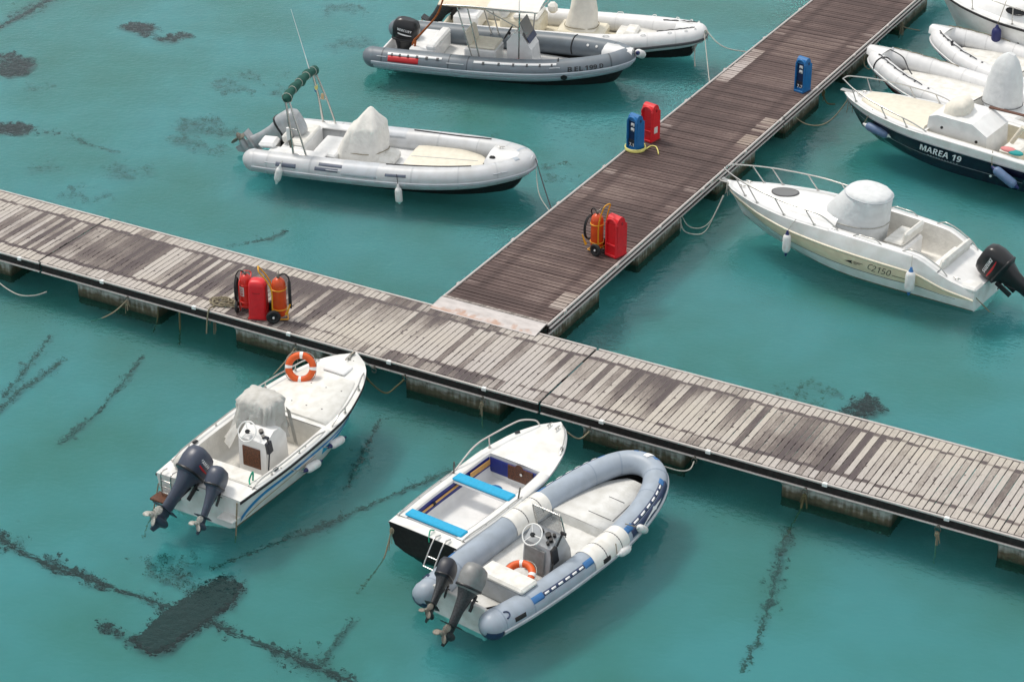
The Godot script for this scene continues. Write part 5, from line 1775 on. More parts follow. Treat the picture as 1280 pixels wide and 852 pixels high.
		mb.tube(v3([[4.55, 0.83, -0.62], [4.65, 0.86, -0.5], [4.6, 0.9, -0.55]]), 0.035, 7)
		part("coiled_line", mb, mats.rope_dark, boat)
# ------------------------------------------------------------------ hard boats
func stern_ladder(boat: Node3D, x: float, z: float, y0: float) -> void:
	var mb := Mb.new()
	for s in [-0.11, 0.11]: mb.tube(smooth_path(v3([[x + 0.16, y0 + 0.02, z + s], [x, y0 + 0.03, z + s], [x - 0.03, y0 - 0.1, z + s], [x - 0.03, y0 - 0.42, z + s]]), 4), 0.014, 6)
	for k in 3: mb.rod(Vector3(x - 0.03, y0 - 0.12 - k * 0.13, z - 0.11), Vector3(x - 0.03, y0 - 0.12 - k * 0.13, z + 0.11), 0.013, 6)
	part("boarding_ladder", mb, mats.steel, boat)

func build_blue_stripe_boat() -> void:
	var boat := thing("motor_boat", "white open motor boat with blue side stripe, grey console cover and two outboards", "motor boat", Vector3(-1.3, 0.0, 8.07), yaw_of(0.03, -1.0), "small hard-hulled boats")
	var H := {"length": 5.05, "rake": 0.62, "beam": [[0, 0.94], [0.3, 1.02], [0.6, 1.0], [0.78, 0.82], [0.9, 0.57], [0.97, 0.28], [1.0, 0.04]], "sheer": [[0, 0.66], [0.5, 0.72], [1.0, 0.95]], "chine": [[0, 0.80], [0.5, 0.84], [0.75, 0.60], [0.92, 0.22], [1.0, 0.02]], "chine_y": [[0, 0.06], [0.5, 0.08], [0.8, 0.22], [1.0, 0.40]], "keel": [[0, -0.28], [0.6, -0.26], [0.85, -0.12], [1.0, 0.2]], "belly": [[0, 0.01], [0.6, 0.02], [1, 0.0]]}
	hull_shell(boat, H, [["topsides", 0.0, 0.72, mats.gelcoat], ["boot_top", 0.72, 1.0, mats.gelcoat]], mats.antifoul_red, mats.gelcoat)
	hull_deck(boat, H, 0.09, 0.535, 0.20, 0.18, mats.gelcoat, mats.liner_white, 0.03)
	rub_rail(boat, H, 0.07, 0.030, mats.black_rubber)
	for s in [-1.0, 1.0]:
		part("blue_stripe", hull_band(H, s, 0.02, 0.97, [[0, 0.66], [0.05, 0.42], [0.15, 0.28], [1, 0.26]], [[0, 0.88], [0.05, 0.60], [0.15, 0.42], [0.6, 0.36], [1, 0.30]], 0.004, 30, 2), mats.stripe_blue, boat)
		part("waterline_stain", hull_band(H, s, 0.0, 0.9, [[0, 0.93], [0.4, 0.955], [1, 0.97]], 1.0, 0.003, 24, 1), mats.scum_line, boat)
		part("gold_stripe", hull_band(H, s, 0.05, 0.45, [[0, 0.80], [0.2, 0.64], [1, 0.44]], [[0, 0.86], [0.2, 0.69], [1, 0.465]], 0.004, 20, 1), mats.stripe_gold, boat)
		part("sky_stripe", hull_band(H, s, 0.5, 0.96, [[0, 0.44], [1, 0.36]], [[0, 0.66], [0.6, 0.52], [1, 0.40]], 0.004, 20, 2), mats.teal_vinyl, boat)
		# low grab rails along the gunwale and round the bow
		var pts := []
		for k in 9:
			var e := hp(H, s, lerpf(0.08, 0.52, k / 8.0), 0.0)
			pts.append(e + Vector3(0, 0.085 if k > 0 and k < 8 else 0.02, -0.07 * s))
		rail(boat, "side_rail", pts, 0.014, mats.steel, [[pts[2], pts[2] - Vector3(0, 0.075, 0)], [pts[5], pts[5] - Vector3(0, 0.075, 0)]], 3)
		pts = []
		for k in 8:
			var e := hp(H, s, lerpf(0.56, 0.90, k / 7.0), 0.0)
			pts.append(e + Vector3(0, 0.13 if k > 0 and k < 7 else 0.02, -0.05 * s))
		rail(boat, "bow_rail", pts, 0.015, mats.steel, [[pts[2], pts[2] - Vector3(0, 0.11, 0)], [pts[5], pts[5] - Vector3(0, 0.11, 0)]], 3)
		var mb := Mb.new()
		mb.box(hp(H, s, 0.22, 0.0) + Vector3(0, 0.05, -0.10 * s), Vector3(0.12, 0.04, 0.07), Basis(), 0.015)
		part("mooring_cleat", mb, mats.black_plastic, boat)
	# sunk cushions on the foredeck and a white anchor well
	var mb := Mb.new()
	var rows := []
	for i in 11:
		var t := lerpf(0.555, 0.83, i / 10.0)
		var e := hp(H, 1, t, 0.0)
		var z: float = e.z - 0.17
		var y := e.y + 0.035
		rows.append(PackedVector3Array([Vector3(e.x, y - 0.03, -z), Vector3(e.x, y + 0.025, -z + 0.03), Vector3(e.x, y + 0.032, 0), Vector3(e.x, y + 0.025, z - 0.03), Vector3(e.x, y - 0.03, z)]))
	mb.grid(rows)
	for i in [0, 10]: mb.quad(rows[i][0], rows[i][1], rows[i][3], rows[i][4], -1)
	var pad := part("foredeck_cushion", mb, mats.vinyl_white, boat)
	for x in [3.1, 3.75]:
		for z in [-0.5, -0.17, 0.17, 0.5]:
			mb = Mb.new()
			mb.ball(Vector3(x + absf(z) * 0.1, ip(H.sheer, x / 5.05) + 0.064, z), Vector3(0.022, 0.008, 0.022), 8, 4)
			part("button", mb, mats.grey_rubber, pad)
	mb = Mb.new()
	mb.box(Vector3(4.42, 0.93, 0.0), Vector3(0.34, 0.05, 0.50), Basis(), 0.02)
	part("anchor_hatch", mb, mats.gelcoat_clean, boat)
	cleat(boat, Vector3(4.78, 0.955, 0.0), mats.steel)
	mb = Mb.new()
	mb.rod(Vector3(4.74, 0.93, -0.05), Vector3(4.98, 1.02, 0.0), 0.03)
	part("bow_roller", mb, mats.steel_dull, boat)
	# console and helm
	mb = Mb.new()
	mb.prism(PackedVector2Array([Vector2(1.42, 0.18), Vector2(2.12, 0.18), Vector2(2.06, 0.86), Vector2(1.90, 1.06), Vector2(1.70, 1.08), Vector2(1.44, 0.92)]), -0.16, 0.46)
	var con := part("steering_console", mb, mats.gelcoat_clean, boat)
	mb = Mb.new()
	mb.box(Vector3(1.425, 0.56, 0.13), Vector3(0.025, 0.42, 0.40), Basis(), 0.01)
	part("locker_door", mb, mats.mahogany, con)
	wheel_into(boat, Vector3(1.44, 1.08, 0.05), Basis(Vector3(0, 0, 1), -0.6), 0.19, mats.white_plastic)
	for k in [[1.62, 1.05, 0.24, 0.045], [1.55, 1.0, 0.34, 0.035]]:
		mb = Mb.new()
		mb.tube(v3([[k[0], k[1] - 0.03, k[2]], [k[0] - 0.02, k[1] + 0.03, k[2]]]), k[3], 12)
		part("gauge", mb, mats.dial_black, con)
	mb = Mb.new()
	mb.box(Vector3(1.48, 0.86, 0.50), Vector3(0.15, 0.26, 0.08), Basis(Vector3(0, 0, 1), 0.2), 0.02)
	mb.rod(Vector3(1.46, 0.95, 0.53), Vector3(1.36, 1.14, 0.55), 0.018)
	mb.box(Vector3(1.35, 1.15, 0.56), Vector3(0.06, 0.06, 0.11), Basis(), 0.02)
	mb.rod(Vector3(1.46, 0.78, 0.52), Vector3(1.40, 0.42, 0.52), 0.014)
	part("throttle_lever", mb, mats.cowl_navy_dark, boat)
	mb = Mb.new()
	mb.box(Vector3(0.92, 0.34, 0.0), Vector3(0.46, 0.32, 1.30), Basis(), 0.05)
	part("stern_bench", mb, mats.vinyl_white, boat)
	for k in [[0.6, -0.72, 0.5], [0.6, 0.72, 0.4]]:
		mb = Mb.new()
		mb.box(Vector3(k[0], 0.48, k[1]), Vector3(0.5, 0.2, 0.28), Basis(), 0.06)
		part("stern_locker", mb, mats.gelcoat_floor, boat)
	mb = Mb.new()
	mb.tube(smooth_path(v3([[0.62, 0.70, 0.76], [0.66, 0.86, 0.74], [0.60, 0.72, 0.70], [0.5, 0.7, 0.78]]), 4), 0.016, 6)
	part("green_hose", mb, mats.green_hose, boat)
	mb = Mb.new()
	mb.ball(Vector3(0.42, 0.76, -0.66), Vector3(0.20, 0.12, 0.15), 12, 7)
	part("rolled_towel", mb, mats.cover_grey, boat)
	# the swim platform and ladder on the port quarter
	mb = Mb.new()
	mb.box(Vector3(-0.13, 0.26, -0.66), Vector3(0.30, 0.05, 0.50), Basis(), 0.012)
	part("swim_platform", mb, mats.mahogany, boat)
	stern_ladder(boat, -0.05, -0.66, 0.72)
	mb = Mb.new()
	mb.box(Vector3(-0.10, 0.30, 0.72), Vector3(0.24, 0.05, 0.36), Basis(), 0.012)
	part("swim_platform", mb, mats.gelcoat_floor, boat)
	outboard(boat, Vector3(-0.02, 0.66, -0.12), 0.92, 1.16, mats.cowl_navy, mats.cowl_navy, mats.prop_white, "YAMAHA", mats.ink_white, -0.10, mats.ink_red)
	outboard(boat, Vector3(-0.02, 0.64, 0.42), 0.80, 0.86, mats.cowl_navy, mats.cowl_navy, mats.prop_white, "", null, 0.15)
	# loose grey cover over the windscreen
	var cov := thing("console_cover", "crumpled grey cloth cover thrown over the windscreen of the blue-striped motor boat", "boat cover", boat.position, boat.rotation.y)
	var fn := fold_noise(31)
	var rings := []
	for l in [[0.70, 1.98, 0.30, 0.42, -0.15], [0.90, 1.98, 0.29, 0.40, -0.1], [1.10, 2.0, 0.27, 0.37, 0.0], [1.28, 2.03, 0.28, 0.40, 0.0], [1.42, 2.05, 0.29, 0.42, 0.08], [1.50, 2.06, 0.24, 0.37, 0.1], [1.53, 2.06, 0.05, 0.1, 0.0]]:
		rings.append(ring(Vector3(l[1], l[0], -0.06), l[2], l[3], 60, 4.5, l[4]))
	part("cloth", draped(rings, fn, 0.11), mats.cover_grey, cov)
	var mb2 := Mb.new()
	var rr := []
	for i in 9:
		var row := PackedVector3Array()
		var u := i / 8.0
		for j in 9:
			var w := j / 8.0
			row.append(Vector3(lerpf(1.95, 1.62 - 0.2 * w, u), lerpf(1.38, 0.62, u) + 0.05 * sin(u * 7.0 + w * 4.0), -0.42 - 0.22 * u + 0.34 * w * (1.0 - 0.3 * u) + 0.04 * sin(w * 9.0)))
		rr.append(row)
	mb2.grid(rr)
	part("loose_corner", mb2, mats.cover_grey, cov)
	mb2 = Mb.new()
	mb2.grid([v3([[2.30, 1.25, 0.30], [2.28, 1.2, 0.42]]), v3([[2.33, 0.95, 0.34], [2.30, 0.9, 0.46]]), v3([[2.42, 0.45, 0.36], [2.36, 0.42, 0.50]])])
	part("loose_corner", mb2, mats.cover_grey, cov)
	var tr := boat.transform
	life_ring(tr * Transform3D(Basis(Vector3(0, 1, 0), 0.35) * Basis(Vector3(0, 0, 1), 1.15) * Basis(Vector3(1, 0, 0), 0.1), Vector3(3.84, 1.10, -0.46)), "orange and white life ring propped against the bow rail of the blue-striped motor boat")
	var g := "white fenders with navy ends on the blue-striped motor boat"
	fender(tr * Transform3D(Basis(Vector3(0, 0, 1), 1.45), Vector3(2.62, 0.40, 0.98)), "forward one of two white fenders lying along the side of the blue-striped motor boat", mats.fender_white, mats.fender_navy, 0.60, 0.085, tr * Vector3(2.0, 0.74, 0.92), mats.rope_white, g)
	fender(tr * Transform3D(Basis(Vector3(0, 0, 1), 1.45), Vector3(1.78, 0.34, 1.02)), "aft one of two white fenders lying along the side of the blue-striped motor boat", mats.fender_white, mats.fender_navy, 0.60, 0.085, tr * Vector3(1.2, 0.72, 0.95), mats.rope_white, g)

func build_turquoise_bench_boat() -> void:
	var boat := thing("rowing_boat", "small white open boat with two turquoise bench cushions beside the blue-grey inflatable", "rowing boat", Vector3(2.88, 0.0, 7.26), yaw_of(0.117, -1.0), "small hard-hulled boats")
	var H := {"length": 4.22, "rake": 0.42, "beam": [[0, 0.74], [0.3, 0.80], [0.6, 0.78], [0.8, 0.62], [0.92, 0.38], [0.98, 0.16], [1.0, 0.03]], "sheer": [[0, 0.52], [0.5, 0.55], [1.0, 0.72]], "chine": [[0, 0.62], [0.5, 0.66], [0.78, 0.44], [0.94, 0.14], [1.0, 0.02]], "chine_y": [[0, 0.08], [0.5, 0.09], [0.8, 0.2], [1.0, 0.34]], "keel": [[0, -0.16], [0.6, -0.16], [0.85, -0.04], [1.0, 0.2]]}
	hull_shell(boat, H, [["topsides", 0.0, 0.45, mats.gelcoat], ["boot_top", 0.45, 1.0, mats.gelcoat]], mats.antifoul_dark, mats.antifoul_dark)
	hull_deck(boat, H, 0.055, 0.655, 0.21, 0.12, mats.gelcoat, mats.gelcoat_clean, 0.03)
	rub_rail(boat, H, 0.06, 0.022, mats.gelcoat_grey)
	for s in [-1.0, 1.0]:
		# blue inner sides with an oar on the port one
		var mb := Mb.new()
		var rows := []
		for i in 11:
			var t := lerpf(0.08, 0.645, i / 10.0)
			var e := hp(H, s, t, 0.0)
			var z: float = (absf(e.z) - 0.21)
			rows.append(PackedVector3Array([Vector3(e.x, e.y - 0.03, (z - 0.006) * s), Vector3(e.x, e.y - 0.22, (z * 0.95 - 0.008) * s)]))
		mb.grid(rows, 1, false, s < 0)
		part("blue_side_panel", mb, mats.blue_paint, boat)
		var pts := []
		for k in 9:
			var e := hp(H, s, lerpf(0.05, 0.46, k / 8.0), 0.0)
			pts.append(e + Vector3(0, 0.05 if k > 0 and k < 8 else 0.02, -0.05 * s))
		rail(boat, "side_rail", pts, 0.013, mats.steel, [[pts[3], pts[3] - Vector3(0, 0.05, 0)], [pts[6], pts[6] - Vector3(0, 0.05, 0)]], 3)
		mb = Mb.new()
		mb.rod(hp(H, s, 0.44, 0.0) + Vector3(0, 0, -0.08 * s), hp(H, s, 0.44, 0.0) + Vector3(0.04, 0.24, -0.06 * s), 0.016, 7)
		part("rowlock_pin", mb, mats.steel_dull, boat)
		mb = Mb.new()
		mb.box(hp(H, s, 0.84, 0.0) + Vector3(0, 0.03, -0.06 * s), Vector3(0.11, 0.035, 0.05), Basis(Vector3.UP, 0.5 * s), 0.012)
		part("mooring_cleat", mb, mats.black_plastic, boat)
	var e := hp(H, 1, 0.65, 0.0)
	var mb := Mb.new()
	mb.box(Vector3(e.x - 0.012, 0.40, 0.0), Vector3(0.02, 0.30, (e.z - 0.23) * 2), Basis(), 0.004)
	var blk := part("blue_bulkhead", mb, mats.blue_paint, boat)
	mb = Mb.new()
	mb.box(Vector3(e.x - 0.03, 0.40, 0.16), Vector3(0.02, 0.30, 0.56), Basis(), 0.006)
	mb.tube(v3([[e.x - 0.035, 0.53, 0.14], [e.x - 0.05, 0.53, 0.14]]), 0.09, 14)
	part("locker_door", mb, mats.mahogany, blk)
	mb = Mb.new()
	mb.rod(Vector3(e.x - 0.05, 0.45, 0.2), Vector3(e.x - 0.07, 0.45, 0.2), 0.03, 10)
	part("door_latch", mb, mats.steel, blk)
	mb = Mb.new()
	mb.rod(Vector3(0.45, 0.40, -0.53), Vector3(2.1, 0.43, -0.56), 0.020, 8)
	mb.box(Vector3(2.42, 0.44, -0.535), Vector3(0.62, 0.12, 0.022), Basis(), 0.01)
	var oar := thing("oar", "varnished wooden oar stowed along the blue side inside the small boat with turquoise benches", "oar", boat.position, boat.rotation.y)
	part("shaft", mb, mats.oar_wood, oar)
	mb = Mb.new()
	mb.tube(v3([[1.0, 0.41, -0.535], [1.06, 0.41, -0.536]]), 0.034, 10)
	part("collar", mb, mats.black_rubber, oar)
	for k in [[0.40, 0.545, 0.62, 0.20], [1.80, 0.565, 0.63, 0.22]]:
		mb = Mb.new()
		mb.box(Vector3(k[0], k[1] - 0.045, 0), Vector3(k[3] + 0.03, 0.045, k[2] * 2), Basis(), 0.01)
		var bench := part("bench", mb, mats.gelcoat_clean, boat)
		mb = Mb.new()
		mb.box(Vector3(k[0], k[1] + 0.006, 0), Vector3(k[3] + 0.02, 0.055, k[2] * 2), Basis(), 0.02)
		part("cushion", mb, mats.teal_vinyl, bench)
	mb = Mb.new()
	mb.ball(Vector3(2.42, 0.15, -0.18), Vector3(0.10, 0.04, 0.13), 10, 6)
	part("blue_cloth", mb, mats.patch_blue, boat)
	# pulpit rail on the port bow, as in the photograph only one side stands high
	var pts := []
	for k in 9:
		var p := hp(H, -1.0, lerpf(0.46, 0.92, k / 8.0), 0.0)
		pts.append(p + Vector3(0, 0.24 * sin(minf(1.0, k / 3.0) * PI / 2) if k < 8 else 0.14, 0.04))
	pts[0] = hp(H, -1.0, 0.46, 0.0) + Vector3(0, 0.02, 0.04)
	pts.append(hp(H, -1.0, 0.935, 0.0) + Vector3(0, 0.03, 0.05))
	rail(boat, "pulpit_rail", pts, 0.016, mats.aluminium, [[pts[4], hp(H, -1.0, 0.69, 0.0) + Vector3(0, 0.01, 0.06)]], 4)
	pts = []
	for k in 7:
		var p := hp(H, 1.0, lerpf(0.80, 0.985, k / 6.0), 0.0)
		pts.append(p + Vector3(0, 0.06 if k > 0 and k < 6 else 0.02, -0.05))
	rail(boat, "bow_rail", pts, 0.012, mats.steel, [], 3)
	for z in [-0.09, 0.09]: cleat(boat, Vector3(3.98, 0.735, z), mats.steel)
	# folding stern ladder, hose and a shoe of rubber where the boats rub
	mb = Mb.new()
	for s in [0.30, 0.52]: mb.tube(smooth_path(v3([[0.12, 0.56, s], [-0.06, 0.58, s], [-0.30, 0.30, s], [-0.36, 0.20, s]]), 3), 0.016, 6)
	for k in 2: mb.rod(Vector3(-0.26 - 0.12 * k, 0.34 - 0.14 * k, 0.30), Vector3(-0.26 - 0.12 * k, 0.34 - 0.14 * k, 0.52), 0.015, 6)
	part("boarding_ladder", mb, mats.steel, boat)
	mb = Mb.new()
	mb.tube(smooth_path(v3([[0.18, 0.56, 0.12], [0.10, 0.60, 0.10], [0.02, 0.54, 0.13], [-0.02, 0.44, 0.16]]), 4), 0.013, 6)
	part("green_hose", mb, mats.green_hose, boat)
	mb = Mb.new()
	mb.box(Vector3(0.02, 0.45, 0.0), Vector3(0.03, 0.14, 1.3), Basis(), 0.01)
	part("transom_pad", mb, mats.gelcoat, boat)
	mb = Mb.new()
	mb.tube(v3([[1.2, 0.44, 0.80], [1.75, 0.45, 0.82]]), 0.03, 8)
	part("rubber_sleeve", mb, mats.black_rubber, boat)

func build_beige_boat() -> void:
	var boat := thing("motor_boat", "white and beige motor boat with pale console cover and large black outboard", "motor boat", Vector3(8.34, 0.0, -6.88), yaw_of(-0.994, -0.115), "motor boats at the branch pier")
	var H := {"length": 6.45, "rake": 0.95, "beam": [[0, 0.72], [0.12, 0.84], [0.4, 0.92], [0.65, 0.88], [0.82, 0.66], [0.92, 0.40], [0.98, 0.18], [1.0, 0.05]], "sheer": [[0, 0.46], [0.1, 0.64], [0.22, 0.94], [0.5, 0.99], [0.8, 0.98], [1.0, 0.98]], "chine": [[0, 0.72], [0.4, 0.84], [0.7, 0.58], [0.9, 0.2], [1.0, 0.02]], "chine_y": [[0, 0.02], [0.5, 0.06], [0.8, 0.24], [1.0, 0.52]], "keel": [[0, -0.42], [0.6, -0.38], [0.85, -0.12], [1.0, 0.3]], "belly": [[0, 0.05], [0.5, 0.13], [0.8, 0.10], [1, 0.0]]}
	# colour runs in sweeping bands: white above the moulding, beige below it, white at the water
	var up := [[0.0, 0.40], [0.12, 0.38], [0.25, 0.36], [0.6, 0.33], [1.0, 0.24]]
	var low := [[0.0, 0.44], [0.12, 0.62], [0.25, 0.70], [0.7, 0.66], [1.0, 0.55]]
	for bnd in [["upper_topsides", 0.0, up, mats.gelcoat], ["beige_topsides", up, low, mats.gelcoat_beige], ["lower_topsides", low, 1.0, mats.gelcoat]]:
		var mbb := Mb.new()
		for s in [-1.0, 1.0]: hull_band_into(mbb, H, s, 0.0, 1.0, bnd[1], bnd[2], 0.0, 36, 4)
		part(bnd[0], mbb, bnd[3], boat)
	hull_shell(boat, H, [], mats.gelcoat, mats.gelcoat)
	for s in [-1.0, 1.0]:
		var mbp := Mb.new()
		var pts := PackedVector3Array()
		for i in 40: pts.append(hp(H, s, i / 39.0, ip(up, i / 39.0)))
		mbp.tube(pts, 0.026, 7)
		part("rub_rail", mbp, mats.gelcoat_ivory, boat)
		part("waterline_stain", hull_band(H, s, 0.0, 0.85, [[0, 0.955], [1, 0.98]], 1.0, 0.003, 24, 1), mats.scum_line, boat)
		part("black_pinstripe", hull_band(H, s, 0.06, 0.99, [[0.0, 0.60], [0.12, 0.655], [0.25, 0.70], [0.7, 0.66], [1.0, 0.55]], [[0.0, 0.612], [0.12, 0.67], [0.25, 0.715], [0.7, 0.675], [1.0, 0.56]], 0.004, 36, 1), mats.ink_black, boat)
		mesh_in("lettering", hull_text(H, s, "C", 0.14, 0.36, 0.52, 0.35, false), mats.ink_black, boat)
		mesh_in("lettering", hull_text(H, s, "2150", 0.15, 0.318, 0.54, 0.35, false), mats.ink_black, boat)
		var arrow := PackedVector2Array([Vector2(0.0, 0.0), Vector2(0.20, 0.055), Vector2(0.17, 0.01), Vector2(0.20, -0.035)])
		var mba := Mb.new()
		var idx := Geometry2D.triangulate_polygon(arrow)
		for k in range(0, idx.size(), 3):
			var q := []
			for e in 3:
				var v := arrow[idx[k + e]]
				q.append(hp(H, s, 0.455 - v.x / 6.45, 0.54 - v.y) + Vector3(0, 0, 0.008 * s))
			mba.tri(q[0], q[1], q[2])
		part("arrow_mark", mba, mats.ink_black, boat)
		for k in 3: part("speed_line", hull_band(H, s, 0.385 + 0.012 * k, 0.42, 0.50 + k * 0.03, 0.513 + k * 0.03, 0.006, 4, 1), mats.ink_black, boat)
		part("small_lettering", hull_band(H, s, 0.23, 0.28, 0.57, 0.585, 0.006, 4, 1), mats.ink_black, boat)
	hull_deck(boat, H, 0.13, 0.53, 0.20, 0.34, mats.gelcoat_clean, mats.liner_white, 0.06, 0.03)
	# raised coach roof on the foredeck with a dark round hatch
	var mb := Mb.new()
	var rows := []
	for i in 12:
		var t := lerpf(0.525, 0.88, i / 11.0)
		var e := hp(H, 1, t, 0.0)
		var z: float = e.z * 0.70
		var h := ip([[0, 0.17], [0.5, 0.13], [1, 0.02]], i / 11.0)
		rows.append(PackedVector3Array([Vector3(e.x, e.y + 0.02, -z), Vector3(e.x, e.y + h, -z * 0.82), Vector3(e.x, e.y + h + 0.05, -z * 0.4), Vector3(e.x, e.y + h + 0.06, 0), Vector3(e.x, e.y + h + 0.05, z * 0.4), Vector3(e.x, e.y + h, z * 0.82), Vector3(e.x, e.y + 0.02, z)]))
	mb.grid(rows)
	mb.cap(rows[0], -1)
	var roof := part("coach_roof", mb, mats.gelcoat_clean, boat)
	mb = Mb.new()
	var on_roof := func(x: float, z: float, up_: float):
		var i := 0
		while i < rows.size() - 2 and rows[i + 1][3].x < x: i += 1
		var a: PackedVector3Array = rows[i]
		var c: PackedVector3Array = rows[i + 1]
		var u: float = clampf((x - a[3].x) / (c[3].x - a[3].x), 0.0, 1.0)
		return Vector3(x, lerpf(a[3].y, c[3].y, u) - 0.02 * absf(z) / 0.25 + up_, z)
	var rim := PackedVector3Array()
	var lid := PackedVector3Array()
	for k in 24:
		rim.append(on_roof.call(4.98 + 0.31 * cos(TAU * k / 24), 0.22 * sin(TAU * k / 24), 0.016))
		lid.append(on_roof.call(4.98 + 0.30 * cos(TAU * k / 24), 0.21 * sin(TAU * k / 24), 0.026))
	mb.cap(lid, 1)
	part("deck_hatch", mb, mats.smoked_acrylic, roof)
	mb = Mb.new()
	mb.tube(rim, 0.018, 6, 1, false, true)
	part("hatch_rim", mb, mats.grey_rubber, roof)
	# bow rail
	for s in [-1.0, 1.0]:
		var pts := []
		for k in 9:
			var t := lerpf(0.50, 0.985, k / 8.0)
			var p := hp(H, s, t, 0.0)
			pts.append(p + Vector3(0.10 * (k / 8.0), ip([[0, 0.10], [0.15, 0.28], [0.6, 0.35], [1, 0.38]], k / 8.0), -0.10 * s * (1.0 - k / 8.0)))
		pts.append(Vector3(6.46, 1.36, 0.10 * s))
		var feet := []
		for k in [2, 4, 6, 7]:
			var f := hp(H, s, lerpf(0.50, 0.985, (k - 0.55) / 8.0), 0.0)
			feet.append([pts[k], f + Vector3(0, 0.02, -0.07 * s)])
		pts[0] = hp(H, s, 0.50, 0.0) + Vector3(0, 0.05, -0.10 * s)
		rail(boat, "bow_rail", pts, 0.017, mats.steel, feet, 4)
	mb = Mb.new()
	mb.tube(v3([[6.46, 1.36, -0.10], [6.50, 1.36, 0.0], [6.46, 1.36, 0.10]]), 0.017, 7)
	mb.box(Vector3(6.40, 1.0, 0.0), Vector3(0.46, 0.05, 0.16), Basis(), 0.015)
	mb.rod(Vector3(6.58, 1.02, -0.06), Vector3(6.58, 1.02, 0.06), 0.035)
	part("bow_roller", mb, mats.steel, boat)
	for z in [-0.14, 0.14]: cleat(boat, Vector3(5.98, 1.04, z), mats.steel)
	for s in [-1.0, 1.0]:
		var pts := []
		for k in 7:
			var p := hp(H, s, lerpf(0.10, 0.26, k / 6.0), 0.0)
			pts.append(p + Vector3(0, 0.12 if k > 0 and k < 6 else 0.03, -0.08 * s))
		rail(boat, "stern_rail", pts, 0.014, mats.steel, [], 3)
		pts = []
		for k in 6:
			var p := hp(H, s, lerpf(0.335, 0.44, k / 5.0), 0.0)
			pts.append(p + Vector3(0, 0.10 if k > 0 and k < 5 else 0.03, -0.07 * s))
		rail(boat, "grab_rail", pts, 0.013, mats.steel, [], 3)
		cleat(boat, hp(H, s, 0.07, 0.0) + Vector3(0, 0.03, -0.12 * s), mats.steel)
	# cockpit: helm seat, stern seat, side lockers
	mb = Mb.new()
	mb.box(Vector3(2.10, 0.56, 0.12), Vector3(0.50, 0.44, 0.86), Basis(), 0.04)
	var seat := part("helm_seat", mb, mats.gelcoat_clean, boat)
	mb = Mb.new()
	mb.box(Vector3(2.16, 0.82, 0.12), Vector3(0.46, 0.09, 0.84), Basis(), 0.04)
	part("cushion", mb, mats.vinyl_white, seat)
	mb = Mb.new()
	mb.box(Vector3(1.90, 1.0, 0.12), Vector3(0.11, 0.28, 0.84), Basis(Vector3(0, 0, 1), 0.15), 0.05)
	part("backrest", mb, mats.vinyl_white, seat)
	mb = Mb.new()
	mb.tube(v3([[2.42, 0.36, -0.28], [2.42, 0.44, -0.28], [1.80, 0.44, -0.30], [1.80, 0.36, -0.30]]), 0.014, 6)
	part("foot_rail", mb, mats.steel, seat)
	mb = Mb.new()
	mb.box(Vector3(1.02, 0.50, 0.0), Vector3(0.34, 0.32, 1.36), Basis(), 0.05)
	part("stern_seat", mb, mats.gelcoat_clean, boat)
	mb = Mb.new()
	mb.box(Vector3(0.84, 0.80, 0.0), Vector3(0.14, 0.34, 1.3), Basis(Vector3(0, 0, 1), 0.25), 0.06)
	part("stern_backrest", mb, mats.vinyl_white, boat)
	for s in [-1.0, 1.0]:
		mb = Mb.new()
		mb.box(Vector3(0.32, 0.50, s * 0.55), Vector3(0.70, 0.12, 0.42), Basis(), 0.04)
		part("stern_platform", mb, mats.gelcoat, boat)
	outboard(boat, Vector3(-0.27, 0.46, 0.0), 1.02, 1.34, mats.cowl_black, mats.cowl_black, mats.cowl_black, "SUZUKI", mats.ink_white, 0.0, mats.ink_red)
	# the covered console
	var cov := thing("console_cover", "rounded pale grey cloth cover over the console of the white and beige motor boat", "boat cover", boat.position, boat.rotation.y)
	var fn := fold_noise(41)
	var rings := []
	for l in [[0.60, 3.16, 0.60, 0.62, 0.0], [0.95, 3.20, 0.70, 0.60, 0.0], [1.12, 3.22, 0.74, 0.57, 0.0], [1.45, 3.06, 0.60, 0.53, 0.04], [1.68, 2.96, 0.50, 0.49, 0.08], [1.735, 2.95, 0.45, 0.44, 0.08], [1.75, 2.95, 0.25, 0.22, 0.06], [1.755, 2.95, 0.03, 0.03, 0.06]]:
		rings.append(ring(Vector3(l[1], l[0], 0.02), l[2], l[3], 32, 2.2, l[4]))
	part("cloth", draped(rings, fn, 0.028), mats.cover_cool, cov)
	hem_cord(cov, ring(Vector3(2.96, 1.66, 0.02), 0.515, 0.505, 32, 2.2, 0.08), mats.tube_pale)
	hem_cord(cov, ring(Vector3(3.21, 1.06, 0.02), 0.735, 0.595, 32, 2.2), mats.rope_white)
	var tr := boat.transform
	var g := "white fenders with blue ends on the white and beige motor boat"
	fender(tr * Transform3D(Basis(Vector3(1, 0, 0), 0.03), Vector3(4.28, 0.84, -1.10)), "white fender with navy ends near the bow of the white and beige motor boat", mats.fender_white, mats.fender_navy, 0.62, 0.09, tr * Vector3(4.2, 1.05, -0.90), mats.rope_white, g)
	fender(tr * Transform3D(Basis(Vector3(1, 0, 0), 0.03), Vector3(1.32, 0.82, -1.08)), "white fender with blue ends near the outboard of the white and beige motor boat", mats.fender_white, mats.patch_blue, 0.66, 0.105, tr * Vector3(1.4, 1.0, -0.92), mats.rope_white, g)

